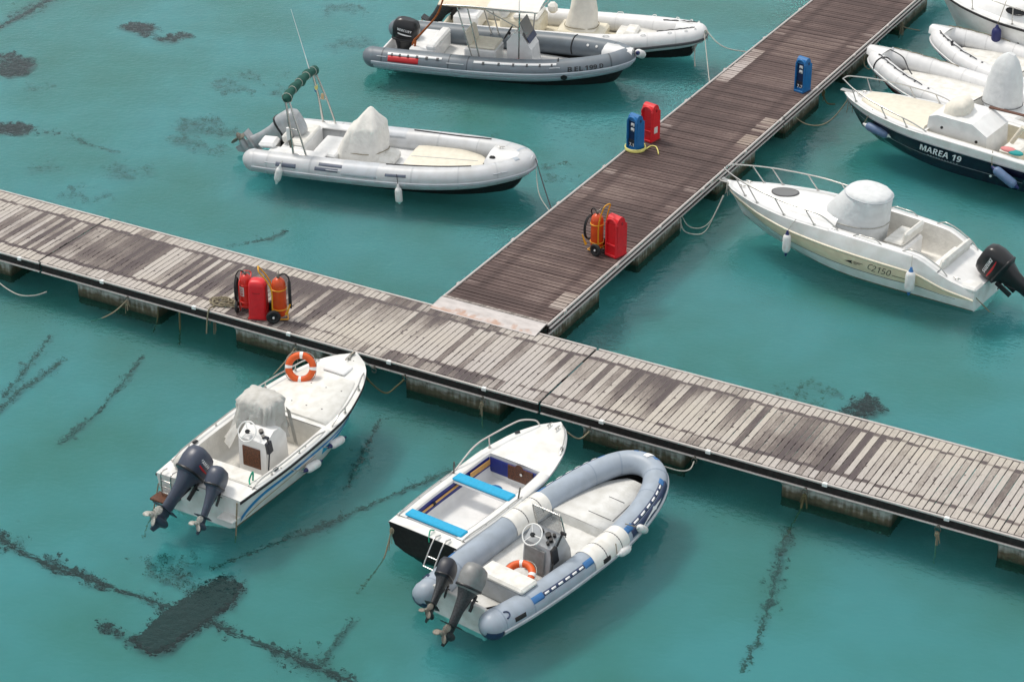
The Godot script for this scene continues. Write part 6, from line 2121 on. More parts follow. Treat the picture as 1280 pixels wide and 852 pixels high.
func build_navy_boat() -> void:
	var boat := thing("motor_boat", "navy-hulled motor boat with white deck and white lettering on its side", "motor boat", Vector3(8.12, 0.0, -13.05), yaw_of(-0.994, -0.115), "motor boats at the branch pier")
	var H := {"length": 5.85, "rake": 0.98, "beam": [[0, 0.92], [0.3, 0.98], [0.6, 0.96], [0.8, 0.74], [0.91, 0.46], [0.98, 0.18], [1.0, 0.05]], "sheer": [[0, 0.72], [0.3, 0.84], [0.6, 0.90], [1.0, 1.02]], "chine": [[0, 0.78], [0.4, 0.82], [0.7, 0.58], [0.9, 0.2], [1.0, 0.02]], "chine_y": [[0, 0.02], [0.5, 0.06], [0.8, 0.22], [1.0, 0.46]], "keel": [[0, -0.40], [0.6, -0.36], [0.85, -0.12], [1.0, 0.25]], "belly": [[0, 0.01], [0.5, 0.04], [0.8, 0.04], [1, 0.0]]}
	hull_shell(boat, H, [["white_topsides", 0.0, 0.24, mats.gelcoat], ["navy_topsides", 0.24, 1.0, mats.navy_hull]], mats.navy_hull, mats.navy_hull)
	rub_rail(boat, H, 0.24, 0.018, mats.gelcoat_grey)
	hull_deck(boat, H, 0.10, 0.56, 0.19, 0.26, mats.gelcoat_clean, mats.gelcoat_ivory, 0.05, 0.03)
	for s in [-1.0, 1.0]:
		mesh_in("lettering", hull_text(H, s, "MAREA", 0.18, 0.51, 0.45, 0.3), mats.ink_white, boat)
		mesh_in("lettering", hull_text(H, s, "19", 0.18, 0.405, 0.45, 0.3), mats.ink_white, boat)
		part("pinstripe", hull_band(H, s, 0.12, 0.95, 0.66, 0.672, 0.004, 30, 1), mats.gelcoat_grey, boat)
		var mbs := Mb.new()
		for k in 11: hull_band_into(mbs, H, s, 0.40 + k * 0.0135, 0.408 + k * 0.0135, 0.625, 0.645, 0.006, 1, 1)
		part("small_lettering", mbs, mats.gelcoat_grey, boat)
		var mbd := Mb.new()
		var dc := hp(H, s, 0.255, 0.72)
		mbd.tube(v3([dc, dc + Vector3(0, 0, 0.02 * s)]), 0.03, 10)
		part("drain_fitting", mbd, mats.white_plastic, boat)
		var pts := []
		for k in 9:
			var t := lerpf(0.55, 0.985, k / 8.0)
			var p := hp(H, s, t, 0.0)
			pts.append(p + Vector3(0.06 * (k / 8.0), ip([[0, 0.05], [0.2, 0.20], [1, 0.36]], k / 8.0), -0.08 * s * (1.0 - k / 8.0)))
		pts.append(Vector3(5.90, 1.36, 0.08 * s))
		rail(boat, "bow_rail", pts, 0.017, mats.steel, [[pts[4], hp(H, s, 0.745, 0.0) + Vector3(0, 0.02, -0.07 * s)], [pts[7], hp(H, s, 0.915, 0.0) + Vector3(0, 0.02, -0.06 * s)], [pts[2], hp(H, s, 0.64, 0.0) + Vector3(0, 0.02, -0.07 * s)]], 4)
	var mb := Mb.new()
	mb.rod(Vector3(5.90, 1.36, -0.08), Vector3(5.90, 1.36, 0.08), 0.017)
	mb.box(Vector3(5.78, 1.05, 0.0), Vector3(0.36, 0.05, 0.14), Basis(), 0.015)
	part("bow_roller", mb, mats.steel, boat)
	for z in [-0.12, 0.12]: cleat(boat, Vector3(5.38, 1.05, z), mats.steel)
	# cream cushions sunk in the bow, high console moulding with two round fittings
	var rows := []
	mb = Mb.new()
	for i in 11:
		var t := lerpf(0.575, 0.90, i / 10.0)
		var e := hp(H, 1, t, 0.0)
		var z: float = maxf(0.05, e.z - 0.20)
		rows.append(PackedVector3Array([Vector3(e.x, e.y + 0.02, -z), Vector3(e.x, e.y + 0.085, -z * 0.92), Vector3(e.x, e.y + 0.095, 0), Vector3(e.x, e.y + 0.085, z * 0.92), Vector3(e.x, e.y + 0.02, z)]))
	mb.grid(rows)
	mb.cap(rows[0], -1)
	part("bow_cushion", mb, mats.vinyl_cream, boat)
	mb = Mb.new()
	mb.prism(PackedVector2Array([Vector2(1.75, 0.26), Vector2(3.42, 0.26), Vector2(3.30, 1.22), Vector2(3.10, 1.30), Vector2(2.2, 1.28), Vector2(1.8, 1.05)]), -0.62, 0.55)
	var con := part("steering_console", mb, mats.gelcoat_clean, boat)
	for k in [[2.95, 1.02], [2.05, 0.88]]:
		mb = Mb.new()
		mb.tube(v3([[k[0], k[1], -0.61], [k[0], k[1], -0.635]]), 0.035, 12)
		part("round_fitting", mb, mats.black_plastic, con)
	mb = Mb.new()
	mb.box(Vector3(1.35, 0.50, 0.1), Vector3(0.5, 0.46, 0.9), Basis(), 0.05)
	part("helm_seat", mb, mats.vinyl_white, boat)
	mb = Mb.new()
	mb.rod(Vector3(1.35, 0.9, -0.2), Vector3(1.10, 1.35, -0.22), 0.06)
	part("backrest_arm", mb, mats.vinyl_cream, boat)
	mb = Mb.new()
	mb.box(Vector3(1.62, 1.32, 0.50), Vector3(1.35, 0.035, 0.10), Basis(), 0.01)
	part("teak_trim", mb, mats.mahogany, boat)
	for k in [["cloth_teal", 1.02, 0.90, -0.70], ["cloth_pink", 1.22, 0.92, -0.66]]:
		mb = Mb.new()
		mb.ball(Vector3(k[1], k[2], k[3]), Vector3(0.20, 0.05, 0.12), 10, 6)
		part("folded_cloth", mb, mats[k[0]], boat)
	var cov := thing("console_cover", "small cream cloth cover folded over the console of the navy motor boat", "boat cover", boat.position, boat.rotation.y)
	var fn := fold_noise(47)
	var rings := []
	for l in [[1.18, 2.82, 0.30, 0.40], [1.30, 2.82, 0.32, 0.42], [1.46, 2.80, 0.30, 0.38], [1.58, 2.78, 0.20, 0.28], [1.62, 2.78, 0.04, 0.06]]:
		rings.append(ring(Vector3(l[1], l[0], -0.05), l[2], l[3], 26, 2.3, -0.15))
	part("cloth", draped(rings, fn, 0.06), mats.cover_cream, cov)
	var tr := boat.transform
	var g := "blue fenders on the navy motor boat"
	fender(tr * Transform3D(Basis(Vector3(0, 0, 1), -1.38), Vector3(4.98, 0.62, -0.66)), "slate blue fender lying level under the bow of the navy motor boat", mats.fender_blue, mats.fender_white, 0.80, 0.105, tr * Vector3(4.8, 1.0, -0.55), mats.rope_tan, g)
	fender(tr * Transform3D(Basis(Vector3(0, 0, 1), -1.1), Vector3(1.42, 0.60, -1.08)), "slate blue fender slung slanting below the helm of the navy motor boat", mats.fender_blue, mats.fender_navy, 0.82, 0.11, tr * Vector3(1.5, 0.9, -0.9), mats.rope_tan, g)

func build_corner_boat() -> void:
	var boat := thing("cabin_cruiser", "large white cabin boat with dark rub rail in the top right corner", "cabin boat", Vector3(7.94, 0.0, -20.4), yaw_of(-0.994, -0.10), "motor boats at the branch pier")
	var H := {"length": 5.9, "rake": 1.15, "beam": [[0, 1.1], [0.3, 1.18], [0.6, 1.14], [0.8, 0.86], [0.91, 0.52], [0.98, 0.2], [1.0, 0.05]], "sheer": [[0, 1.05], [0.5, 1.15], [1.0, 1.34]], "chine": [[0, 0.92], [0.4, 0.96], [0.7, 0.66], [0.9, 0.22], [1.0, 0.02]], "chine_y": [[0, 0.04], [0.5, 0.08], [0.8, 0.28], [1.0, 0.6]], "keel": [[0, -0.45], [0.6, -0.4], [0.85, -0.12], [1.0, 0.35]], "belly": [[0, 0.02], [0.5, 0.05], [0.8, 0.05], [1, 0.0]]}
	hull_shell(boat, H, [["topsides", 0.0, 1.0, mats.gelcoat]], mats.gelcoat, mats.gelcoat)
	rub_rail(boat, H, 0.04, 0.034, mats.black_rubber)
	hull_deck(boat, H, 0.08, 0.30, 0.2, 0.4, mats.gelcoat_clean, mats.gelcoat_ivory, 0.04, 0.03)
	var mb := Mb.new()
	var rows := []
	for i in 12:
		var t := lerpf(0.30, 0.86, i / 11.0)
		var e := hp(H, 1, t, 0.0)
		var z: float = e.z * 0.74
		var h := ip([[0, 0.62], [0.35, 0.58], [0.7, 0.30], [1, 0.02]], i / 11.0)
		rows.append(PackedVector3Array([Vector3(e.x, e.y + 0.01, -z), Vector3(e.x, e.y + h * 0.9, -z * 0.84), Vector3(e.x, e.y + h, -z * 0.5), Vector3(e.x, e.y + h + 0.05, 0), Vector3(e.x, e.y + h, z * 0.5), Vector3(e.x, e.y + h * 0.9, z * 0.84), Vector3(e.x, e.y + 0.01, z)]))
	mb.grid(rows)
	mb.cap(rows[0], -1)
	var cab := part("cabin", mb, mats.gelcoat_clean, boat)
	for s in [-1.0, 1.0]:
		mb = Mb.new()
		var pts := PackedVector3Array()
		for k in 16: pts.append(Vector3(3.35 + 0.26 * cos(TAU * k / 16), 1.43 + 0.08 * sin(TAU * k / 16), s * (0.80 - 0.03 * sin(TAU * k / 16))))
		mb.cap(pts)
		mb.tube(pts, 0.018, 6, 2, false, true)
		part("oval_window", mb, mats.dial_black, cab)
		var rp := []
		for k in 9:
			var t := lerpf(0.42, 0.985, k / 8.0)
			var p := hp(H, s, t, 0.0)
			rp.append(p + Vector3(0.06 * (k / 8.0), ip([[0, 0.04], [0.15, 0.45], [1, 0.55]], k / 8.0), -0.08 * s * (1.0 - k / 8.0)))
		rail(boat, "bow_rail", rp, 0.017, mats.steel, [[rp[2], hp(H, s, 0.56, 0.0) + Vector3(0, 0.02, -0.07 * s)], [rp[5], hp(H, s, 0.77, 0.0) + Vector3(0, 0.02, -0.07 * s)]], 4)
	var tr := boat.transform
	fender(tr * Transform3D(Basis(), Vector3(3.62, 1.16, -1.26)), "large navy fender hanging upright on the white cabin boat in the top right corner", mats.fender_navy, mats.fender_navy, 0.70, 0.125, tr * Vector3(3.55, 1.75, -1.0), mats.rope_tan)
# ------------------------------------------------------------------ things on the piers
func pedestal(at: Vector3, turn: float, label: String, red: bool, digits := "", sticker := false) -> void:
	# a moulded post with a rounded top, a recessed front and slots in its sides; its front looks along its own +z
	var t := thing("fire_hose_cabinet" if red else "service_pedestal", label, "hose cabinet" if red else "service pedestal", at, turn, "red hose cabinets on the branch pier" if red else "blue service pedestals on the branch pier")
	var h := 0.93 if red else 0.90
	var w := 0.155 if red else 0.14
	var d := 0.165 if red else 0.15
	var body: Material = mats.red_plastic if red else mats.blue_plastic
	var dark: Material = mats.red_plastic_dark if red else mats.blue_plastic_dark
	var mb := Mb.new()
	# side profile with the rounded head, pushed across the width; the front is open between two cheeks
	var prof := PackedVector2Array()
	prof.append(Vector2(-d, 0)); prof.append(Vector2(d - 0.03, 0)); prof.append(Vector2(d - 0.05, h * 0.80))
	for k in 9:
		var a := PI * k / 8
		prof.append(Vector2(0.02 + (d - 0.04) * cos(a), h * 0.84 + 0.16 * h * sin(a)))
	prof.append(Vector2(-d, h * 0.80))
	mb.prism(prof, -w, w, Basis(Vector3(0, 0, 1), Vector3(0, 1, 0), Vector3(1, 0, 0)))
	part("body", mb, body, t)
	mb = Mb.new()
	for s in [-1.0, 1.0]: mb.box(Vector3(s * (w - 0.012), h * 0.42, d - 0.005), Vector3(0.03, h * 0.84, 0.06), Basis(), 0.010)
	mb.box(Vector3(0, 0.03, d - 0.005), Vector3(w * 2, 0.06, 0.07), Basis(), 0.012)
	var arch := PackedVector3Array()
	for k in 9:
		var a := PI * k / 8
		arch.append(Vector3((w - 0.012) * cos(a), h * 0.80 + 0.13 * sin(a), d - 0.012))
	mb.tube(arch, 0.028, 8)
	if red:
		mb.box(Vector3(0, h * 0.30, d - 0.01), Vector3(w * 2 - 0.04, 0.035, 0.05), Basis(), 0.010)
	part("front_frame", mb, body, t)
	mb = Mb.new()
	mb.box(Vector3(0, h * 0.47, d - 0.042), Vector3(w * 2 - 0.05, h * 0.72, 0.012), Basis(), 0.004)
	part("recessed_panel", mb, dark if not red else mats.red_plastic, t)
	for s in [-1.0, 1.0]:
		mb = Mb.new()
		mb.box(Vector3(s * w, h * 0.83, -0.01), Vector3(0.012, 0.075, 0.05), Basis(Vector3(1, 0, 0), 0.2), 0.005)
		part("side_slot", mb, dark, t)
	if not red:
		for y in [0.66, 0.54]:
			mb = Mb.new()
			mb.box(Vector3(0.01, y, d - 0.026), Vector3(0.105, 0.085, 0.03), Basis(), 0.012)
			var so := part("socket_lid", mb, mats.white_plastic, t)
			mb = Mb.new()
			mb.box(Vector3(0.01, y - 0.02, d - 0.008), Vector3(0.06, 0.02, 0.01), Basis(), 0.004)
			part("lid_catch", mb, mats.grey_rubber, so)
		mb = Mb.new()
		mb.box(Vector3(0, 0.20, d - 0.030), Vector3(w * 2 - 0.06, 0.16, 0.016), Basis(), 0.005)
		part("number_board", mb, mats.cowl_navy_dark, t)
		var put := func(x: float, y: float): return Vector3(x, 0.155 + y, d - 0.018)
		mesh_in("number", text_onto(digits, 0.085, put, true, 0.0), mats.ink_white, t)
	if sticker:
		mb = Mb.new()
		mb.box(Vector3(w + 0.002, 0.28, 0.0), Vector3(0.006, 0.16, 0.13), Basis(), 0.002)
		part("notice", mb, mats.vinyl_white, t)
	mb = Mb.new()
	mb.box(Vector3(0, 0.012, 0), Vector3(w * 2 + 0.03, 0.024, d * 2 + 0.03), Basis(), 0.006)
	part("foot", mb, dark, t)

func extinguisher(at: Vector3, turn: float, label: String, body: Material, frame: Material, hose_side: float, handle_lean: float, notice := false, tall := 1.16, size := 1.0, hose_back := false) -> void:
	# a wheeled fire extinguisher; the wheels stand on its own +z side
	var t := thing("wheeled_fire_extinguisher", label, "fire extinguisher", at, turn, "wheeled fire extinguishers on the piers")
	t.scale = Vector3.ONE * size
	var mb := Mb.new()
	mb.tube(v3([[0, 0.08, 0], [0, 0.10, 0], [0, 0.14, 0], [0, 0.74, 0], [0, 0.82, 0], [0, 0.87, 0], [0, 0.885, 0]]), [0.11, 0.13, 0.138, 0.138, 0.118, 0.07, 0.03], 20)
	part("cylinder", mb, body, t)
	mb = Mb.new()
	for y in [0.24, 0.66]:
		var pts := PackedVector3Array()
		for k in 20: pts.append(Vector3(0.144 * cos(TAU * k / 20), y, 0.144 * sin(TAU * k / 20)))
		mb.tube(pts, 0.013, 6, 1, false, true)
	for s in [-1.0, 1.0]:
		mb.tube(smooth_path(v3([[s * 0.13, 0.05, 0.12], [s * 0.13, 0.25, 0.14], [s * 0.13, 0.66, 0.14], [s * 0.12, lerpf(0.66, tall, 0.55), 0.14 + handle_lean * 0.4], [s * 0.11, tall, 0.14 + handle_lean]]), 4), 0.015, 7)
		mb.rod(Vector3(s * 0.13, 0.05, 0.12), Vector3(s * 0.13, 0.04, -0.15), 0.014)
	mb.tube(smooth_path(v3([[-0.11, tall, 0.14 + handle_lean], [-0.06, tall + 0.04, 0.15 + handle_lean], [0.06, tall + 0.04, 0.15 + handle_lean], [0.11, tall, 0.14 + handle_lean]]), 4), 0.015, 7)
	mb.rod(Vector3(-0.13, 0.04, -0.15), Vector3(0.13, 0.04, -0.15), 0.014)
	part("trolley_frame", mb, frame, t)
	mb = Mb.new()
	mb.tube(v3([[0, 0.88, 0], [0, 0.94, 0], [0, 0.96, 0]]), [0.03, 0.035, 0.02], 10)
	mb.rod(Vector3(0, 0.93, 0), Vector3(0.09, 0.97, 0.02), 0.012)
	mb.rod(Vector3(0, 0.93, 0), Vector3(-0.07, 0.98, -0.02), 0.010)
	part("valve", mb, mats.steel_dull, t)
	for s in [-1.0, 1.0]:
		mb = Mb.new()
		var c := Vector3(s * 0.20, 0.14, 0.13)
		var pts := PackedVector3Array()
		for k in 22: pts.append(c + Vector3(0, 0.105 * cos(TAU * k / 22), 0.105 * sin(TAU * k / 22)))
		mb.tube(pts, 0.036, 9, 1, false, true)
		var wh := part("wheel", mb, mats.black_rubber, t)
		mb = Mb.new()
		mb.tube(v3([c - Vector3(0.02, 0, 0), c + Vector3(0.02, 0, 0)]), 0.085, 16)
		part("rim", mb, mats.black_plastic, wh)
		mb = Mb.new()
		mb.tube(v3([c - Vector3(0.04, 0, 0), c + Vector3(0.04, 0, 0)]), 0.022, 10)
		part("hub", mb, mats.white_plastic, wh)
	mb = Mb.new()
	mb.rod(Vector3(-0.22, 0.14, 0.13), Vector3(0.22, 0.14, 0.13), 0.014)
	part("axle", mb, frame, t)
	mb = Mb.new()
	for k in 2:
		var loop := PackedVector3Array()
		for i in 22:
			var a := TAU * i / 22
			loop.append(Vector3(0.17 * sin(a), 0.50 + 0.27 * cos(a), -0.19 - 0.03 * k) if hose_back else Vector3(hose_side * (0.20 + 0.03 * k), 0.50 + 0.27 * cos(a), -0.03 + 0.17 * sin(a)))
		mb.tube(loop, 0.017, 7, 1, false, true)
	mb.tube(smooth_path(v3([[0.0, 0.93, -0.02], [0.02, 0.97, -0.12], [0.04, 0.88, -0.20], [0.10, 0.70, -0.20]] if hose_back else [[0.02 * hose_side, 0.93, 0], [0.12 * hose_side, 0.97, -0.02], [0.21 * hose_side, 0.85, -0.03], [0.22 * hose_side, 0.70, -0.1]]), 5), 0.015, 7)
	part("hose", mb, mats.black_rubber, t)
	mb = Mb.new()
	mb.tube(v3([[hose_side * 0.22, 0.20, -0.12], [hose_side * 0.24, 0.30, -0.16], [hose_side * 0.25, 0.42, -0.20]]), [0.03, 0.02, 0.014], 8)
	part("nozzle", mb, mats.yellow_paint if frame == mats.yellow_paint else mats.black_plastic, t)
	if notice:
		var p := Mb.new()
		var rows := []
		for k in 7:
			var a := PI * 0.5 + 0.75 + (k - 3) * 0.19
			rows.append(v3([[0.142 * cos(a), 0.62, 0.142 * sin(a)], [0.142 * cos(a), 0.40, 0.142 * sin(a)]]))
		p.grid(rows)
		var lab := part("notice", p, mats.vinyl_white, t)
		p = Mb.new()
		for y in [0.58, 0.54, 0.50, 0.46, 0.43]:
			rows = []
			for k in 6:
				var a := PI * 0.5 + 0.75 + (k - 2.5) * 0.17
				rows.append(v3([[0.145 * cos(a), y + 0.012, 0.145 * sin(a)], [0.145 * cos(a), y - 0.008, 0.145 * sin(a)]]))
			p.grid(rows)
		part("print_lines", p, mats.ink_red, lab)

func rope(called: String, label: String, pts: Array, r: float, m: Material, frayed := 0, category := "rope", tail := 0.25) -> Node3D:
	var t := thing(called, label, category, Vector3.ZERO, 0.0, "ropes about the piers and boats")
	var path := smooth_path(v3(pts), 7)
	var rr := []
	for k in path.size(): rr.append(r * (0.9 + 0.2 * hash1(k * 1.7)))
	var mb := Mb.new()
	mb.tube(path, rr, 7)
	part("line", mb, m, t)
	if frayed:
		var p: Vector3 = path[0]
		var g := RandomNumberGenerator.new(); g.seed = int(absf(p.x * 50 + p.z * 31))
		mb = Mb.new()
		for k in frayed:
			var d := Vector3(g.randf_range(-0.08, 0.08), 0, g.randf_range(-0.02, 0.08))
			var l := tail * g.randf_range(0.5, 1.3)
			mb.tube(v3([p, p + d * 0.6 - Vector3(0, l * 0.4, 0), p + d - Vector3(0, l, 0)]), r * 0.55, 5)
		for k in 2:
			var q := PackedVector3Array()
			for i in 10: q.append(p + Vector3(0.035 * cos(TAU * i / 10), -0.05 - 0.03 * k + 0.035 * sin(TAU * i / 10), 0.01 * k))
			mb.tube(q, r * 0.9, 5, 1, false, true)
		part("knot_and_tails", mb, m, t)
	return t

func build_pier_things() -> void:
	extinguisher(Vector3(-4.46, DECK, 2.0), 0.45, "red wheeled fire extinguisher with a white notice, left of the red box", mats.red_paint, mats.red_paint, -1.0, -0.28, true, 0.86, 0.92)
	extinguisher(Vector3(-3.66, DECK, 1.98), -0.95, "orange wheeled fire extinguisher with yellow frame, right of the red box on the main pier", mats.orange_paint, mats.yellow_paint, 1.0, 0.22, false, 1.08, 1.05, true)
	extinguisher(Vector3(0.60, DECK + 0.03, -3.80), 1.35, "orange wheeled fire extinguisher with yellow handle behind the red cabinet on the branch pier", mats.orange_paint, mats.yellow_paint, -1.0, 0.12, false, 1.14, 1.0, true)
	# the red box between the two
	var t := thing("hose_box", "plain red moulded box between two wheeled extinguishers on the main pier", "hose cabinet", Vector3(-4.08, DECK, 2.12), 0.35, "red hose cabinets")
	var mb := Mb.new()
	mb.loft([ring(Vector3(0, 0.02, 0), 0.185, 0.155, 24, 6.0), ring(Vector3(0, 0.06, 0), 0.19, 0.16, 24, 6.0), ring(Vector3(0, 0.72, -0.01), 0.175, 0.145, 24, 6.0), ring(Vector3(0, 0.80, -0.012), 0.165, 0.135, 24, 5.0), ring(Vector3(0, 0.84, -0.015), 0.13, 0.10, 24, 4.0), ring(Vector3(0, 0.85, -0.015), 0.05, 0.04, 24)])
	part("body", mb, mats.red_plastic, t)
	mb = Mb.new()
	mb.box(Vector3(0.0, 0.60, 0.148), Vector3(0.16, 0.014, 0.012), Basis(), 0.004)
	part("finger_grip", mb, mats.red_plastic_dark, t)
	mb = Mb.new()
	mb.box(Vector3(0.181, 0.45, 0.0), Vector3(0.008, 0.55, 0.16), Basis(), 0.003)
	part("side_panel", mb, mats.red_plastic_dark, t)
	mb = Mb.new()
	mb.box(Vector3(0, 0.012, 0), Vector3(0.40, 0.024, 0.34), Basis(), 0.006)
	part("foot", mb, mats.red_plastic_dark, t)
	pedestal(Vector3(1.03, DECK + 0.03, -3.86), -0.28, "red moulded hose cabinet beside the orange extinguisher on the branch pier", true)
	pedestal(Vector3(-1.04, DECK + 0.03, -8.98), -0.28, "blue service pedestal with two white sockets, ringed by a yellow hose on the branch pier", false, "7.1")
	pedestal(Vector3(-0.98, DECK + 0.03, -9.66), -0.20, "red moulded hose cabinet just behind the blue pedestal with the yellow hose", true, "", true)
	pedestal(Vector3(1.02, DECK + 0.03, -14.18), -0.25, "blue service pedestal standing alone at the right edge of the branch pier", false, "7.7")
	# yellow hose round the foot of the blue pedestal
	var h := thing("water_hose", "pale yellow hose coiled round the foot of the blue pedestal", "hose")
	mb = Mb.new()
	var pts := PackedVector3Array()
	for k in 76:
		var a := TAU * k / 26.0
		pts.append(Vector3(-1.04 + (0.235 + 0.008 * sin(a * 1.3)) * cos(a), DECK + 0.05 + 0.022 * k / 26.0, -8.98 + (0.245 + 0.006 * cos(a * 0.7)) * sin(a)))
	mb.tube(pts, 0.017, 7)
	part("coil", mb, mats.hose_yellow, h)
	mb = Mb.new()
	mb.tube(smooth_path(v3([[-0.80, DECK + 0.05, -9.06], [-0.78, DECK + 0.05, -9.28], [-0.66, DECK + 0.05, -9.30], [-0.52, DECK + 0.05, -9.12], [-0.42, DECK + 0.05, -8.95]]), 6), 0.015, 7)
	part("loose_end", mb, mats.hose_yellow, h)
	# rope heap on the main pier
	var r := RandomNumberGenerator.new(); r.seed = 6
	var heap := thing("rope_heap", "untidy heap of beige rope on the main pier left of the red extinguisher", "rope", Vector3.ZERO, 0.0, "ropes about the piers and boats")
	mb = Mb.new()
	pts = PackedVector3Array()
	for k in 44:
		var a := k * 0.95 + r.randf_range(-0.3, 0.3)
		var rr := r.randf_range(0.07, 0.26)
		pts.append(Vector3(-5.02 + rr * 1.4 * cos(a), DECK + 0.02 + 0.10 * r.randf() * (0.3 - rr) / 0.2, 2.02 + rr * 0.9 * sin(a)))
	mb.tube(smooth_path(pts, 4), 0.013, 6)
	part("coils", mb, mats.rope_tan, heap)

func build_ropes() -> void:
	rope("mooring_rope", "beige rope from a pier ring slanting into the water left of the fire extinguishers", [[-7.2, 0.31, 2.46], [-7.4, 0.08, 2.72], [-7.71, -0.08, 3.07]], 0.014, mats.rope_tan, 4)
	rope("floating_rope", "white rope floating in a loop at the left edge under the main pier", [[-10.9, 0.25, 2.50], [-10.52, 0.06, 2.72], [-9.8, 0.012, 2.94], [-9.43, 0.012, 2.82], [-9.3, 0.012, 2.55]], 0.014, mats.rope_white)
	rope("hanging_rope", "thin brown rope hanging straight down from the main pier, leftmost of the pair", [[-6.40, 0.36, 2.46], [-6.42, 0.1, 2.48], [-6.52, -0.5, 2.55]], 0.012, mats.rope_green)
	rope("hanging_rope", "weedy rope hanging from the main pier just left of the rope over its edge", [[-5.85, 0.36, 2.46], [-5.84, 0.1, 2.49], [-5.8, -0.7, 2.6]], 0.02, mats.rope_green)
	rope("hanging_rope", "beige rope hanging over the main pier's edge below the rope heap", [[-5.12, DECK + 0.03, 2.25], [-5.12, DECK + 0.03, 2.42], [-5.14, 0.35, 2.48], [-5.16, 0.08, 2.50]], 0.016, mats.rope_tan, 5, "rope", 0.5)
	rope("mooring_rope", "beige rope from a pier ring into the water behind the blue-striped motor boat", [[-3.0, 0.30, 2.46], [-3.05, 0.12, 2.72], [-3.11, -0.1, 3.41]], 0.015, mats.rope_tan, 5, "rope", 0.35)
	rope("bow_rope", "short white bow rope from the blue-striped motor boat up to the main pier", [[-1.14, 1.0, 3.30], [-1.13, 0.75, 2.9], [-1.13, 0.34, 2.46]], 0.012, mats.rope_white, 3)
	rope("mooring_rope", "greenish slack rope from the bow of the blue-striped motor boat to a pier ring", [[-1.05, 0.95, 3.30], [-0.80, 0.40, 3.06], [-0.62, 0.12, 2.84], [-0.52, 0.18, 2.60], [-0.42, 0.30, 2.46]], 0.016, mats.rope_green, 7, "rope", 0.4)
	rope("mooring_rope", "yellowish sagging rope from the small turquoise-bench boat to the main pier", [[3.48, 0.70, 3.20], [3.62, 0.45, 3.0], [3.64, 0.30, 2.75], [3.66, 0.30, 2.46]], 0.016, mats.rope_tan, 5, "rope", 0.3)
	rope("mooring_rope", "pale rope from the bow of the blue-grey inflatable to the main pier", [[5.48, 0.52, 3.20], [5.75, 0.34, 2.95], [5.86, 0.26, 2.70], [5.84, 0.30, 2.46]], 0.013, mats.rope_white, 4)
	rope("hanging_rope", "yellow-green rope hanging from a pier ring into clear water right of the blue-grey inflatable", [[8.04, 0.28, 2.46], [8.02, 0.05, 2.50], [7.95, -0.5, 2.75], [7.76, -1.5, 3.2]], 0.018, mats.rope_green, 6, "rope", 0.35)
	rope("hanging_rope", "thin rope hanging straight down from the rightmost pier ring", [[10.55, 0.28, 2.46], [10.55, 0.05, 2.47], [10.58, -0.6, 2.55]], 0.014, mats.rope_tan, 3)
	rope("hanging_rope", "pale rope hanging down a concrete float below the steel plate's right end", [[1.33, 0.30, 2.46], [1.34, 0.1, 2.48], [1.42, -0.4, 2.6]], 0.013, mats.rope_tan, 3)
	rope("stern_rope", "thin brown rope from the swim platform of the blue-striped motor boat into the water", [[-2.20, 0.45, 8.05], [-2.22, 0.0, 8.22], [-2.29, -0.9, 8.5]], 0.012, mats.rope_tan)
	rope("stern_rope", "beige rope from the stern corner of the small turquoise-bench boat down into the water", [[2.28, 0.50, 7.30], [2.26, 0.0, 7.55], [2.12, -0.6, 7.9], [1.83, -1.4, 8.05]], 0.014, mats.rope_tan, 2, "rope", 0.4)
	rope("stern_rope", "short tan rope hanging off the right stern corner of the blue-striped motor boat", [[-0.42, 0.62, 8.12], [-0.41, 0.3, 8.18], [-0.42, -0.25, 8.25]], 0.015, mats.rope_tan)
	rope("bow_rope", "slack pale double rope from the white and beige motor boat to the branch pier", [[1.30, 0.42, -6.5], [1.40, 0.12, -6.52], [1.66, 0.05, -6.6], [1.85, 0.14, -6.7], [2.0, 0.55, -6.85], [2.12, 0.95, -7.0]], 0.012, mats.rope_white, 5)
	rope("bow_rope", "second slack pale rope beside the double rope of the white and beige motor boat", [[1.30, 0.40, -6.62], [1.45, 0.18, -6.66], [1.7, 0.16, -6.74], [1.9, 0.35, -6.86], [2.08, 0.92, -7.06]], 0.010, mats.rope_white)
	rope("bow_rope", "white rope from the bow fittings of the beige motor boat to the pier", [[2.0, 1.02, -7.5], [1.7, 0.95, -7.75], [1.32, 0.62, -8.1]], 0.012, mats.rope_white, 6, "rope", 0.3)
	rope("bow_rope", "sagging rope from the navy motor boat's bow to the branch pier", [[2.50, 1.0, -13.65], [2.2, 0.45, -13.45], [1.91, 0.2, -13.32], [1.57, 0.2, -13.18], [1.30, 0.36, -13.1]], 0.014, mats.rope_tan, 6, "rope", 0.4)
	rope("hanging_rope", "frayed yellow-green rope end beside the blue pedestal standing alone", [[1.30, 0.42, -14.92], [1.33, 0.2, -14.93], [1.43, 0.06, -14.95], [1.56, 0.015, -15.1]], 0.018, mats.rope_green, 3)
	rope("bow_rope", "rope from the red-striped white inflatable to the branch pier", [[1.95, 0.62, -17.0], [1.6, 0.16, -17.38], [1.36, 0.16, -17.6], [1.30, 0.38, -17.72]], 0.014, mats.rope_tan, 8, "rope", 0.5)
	rope("hanging_rope", "bunch of frayed pale ropes on the branch pier's side near the top edge", [[1.30, 0.36, -20.5], [1.36, 0.2, -20.55], [1.66, 0.02, -20.96]], 0.013, mats.rope_tan, 9, "rope", 0.55)
	rope("bow_rope", "dark taut rope from the white inflatable with green canopy roll to the branch pier", [[-2.62, 0.80, -6.98], [-1.95, 0.68, -6.1], [-1.22, 0.60, -5.14]], 0.014, mats.rope_dark)
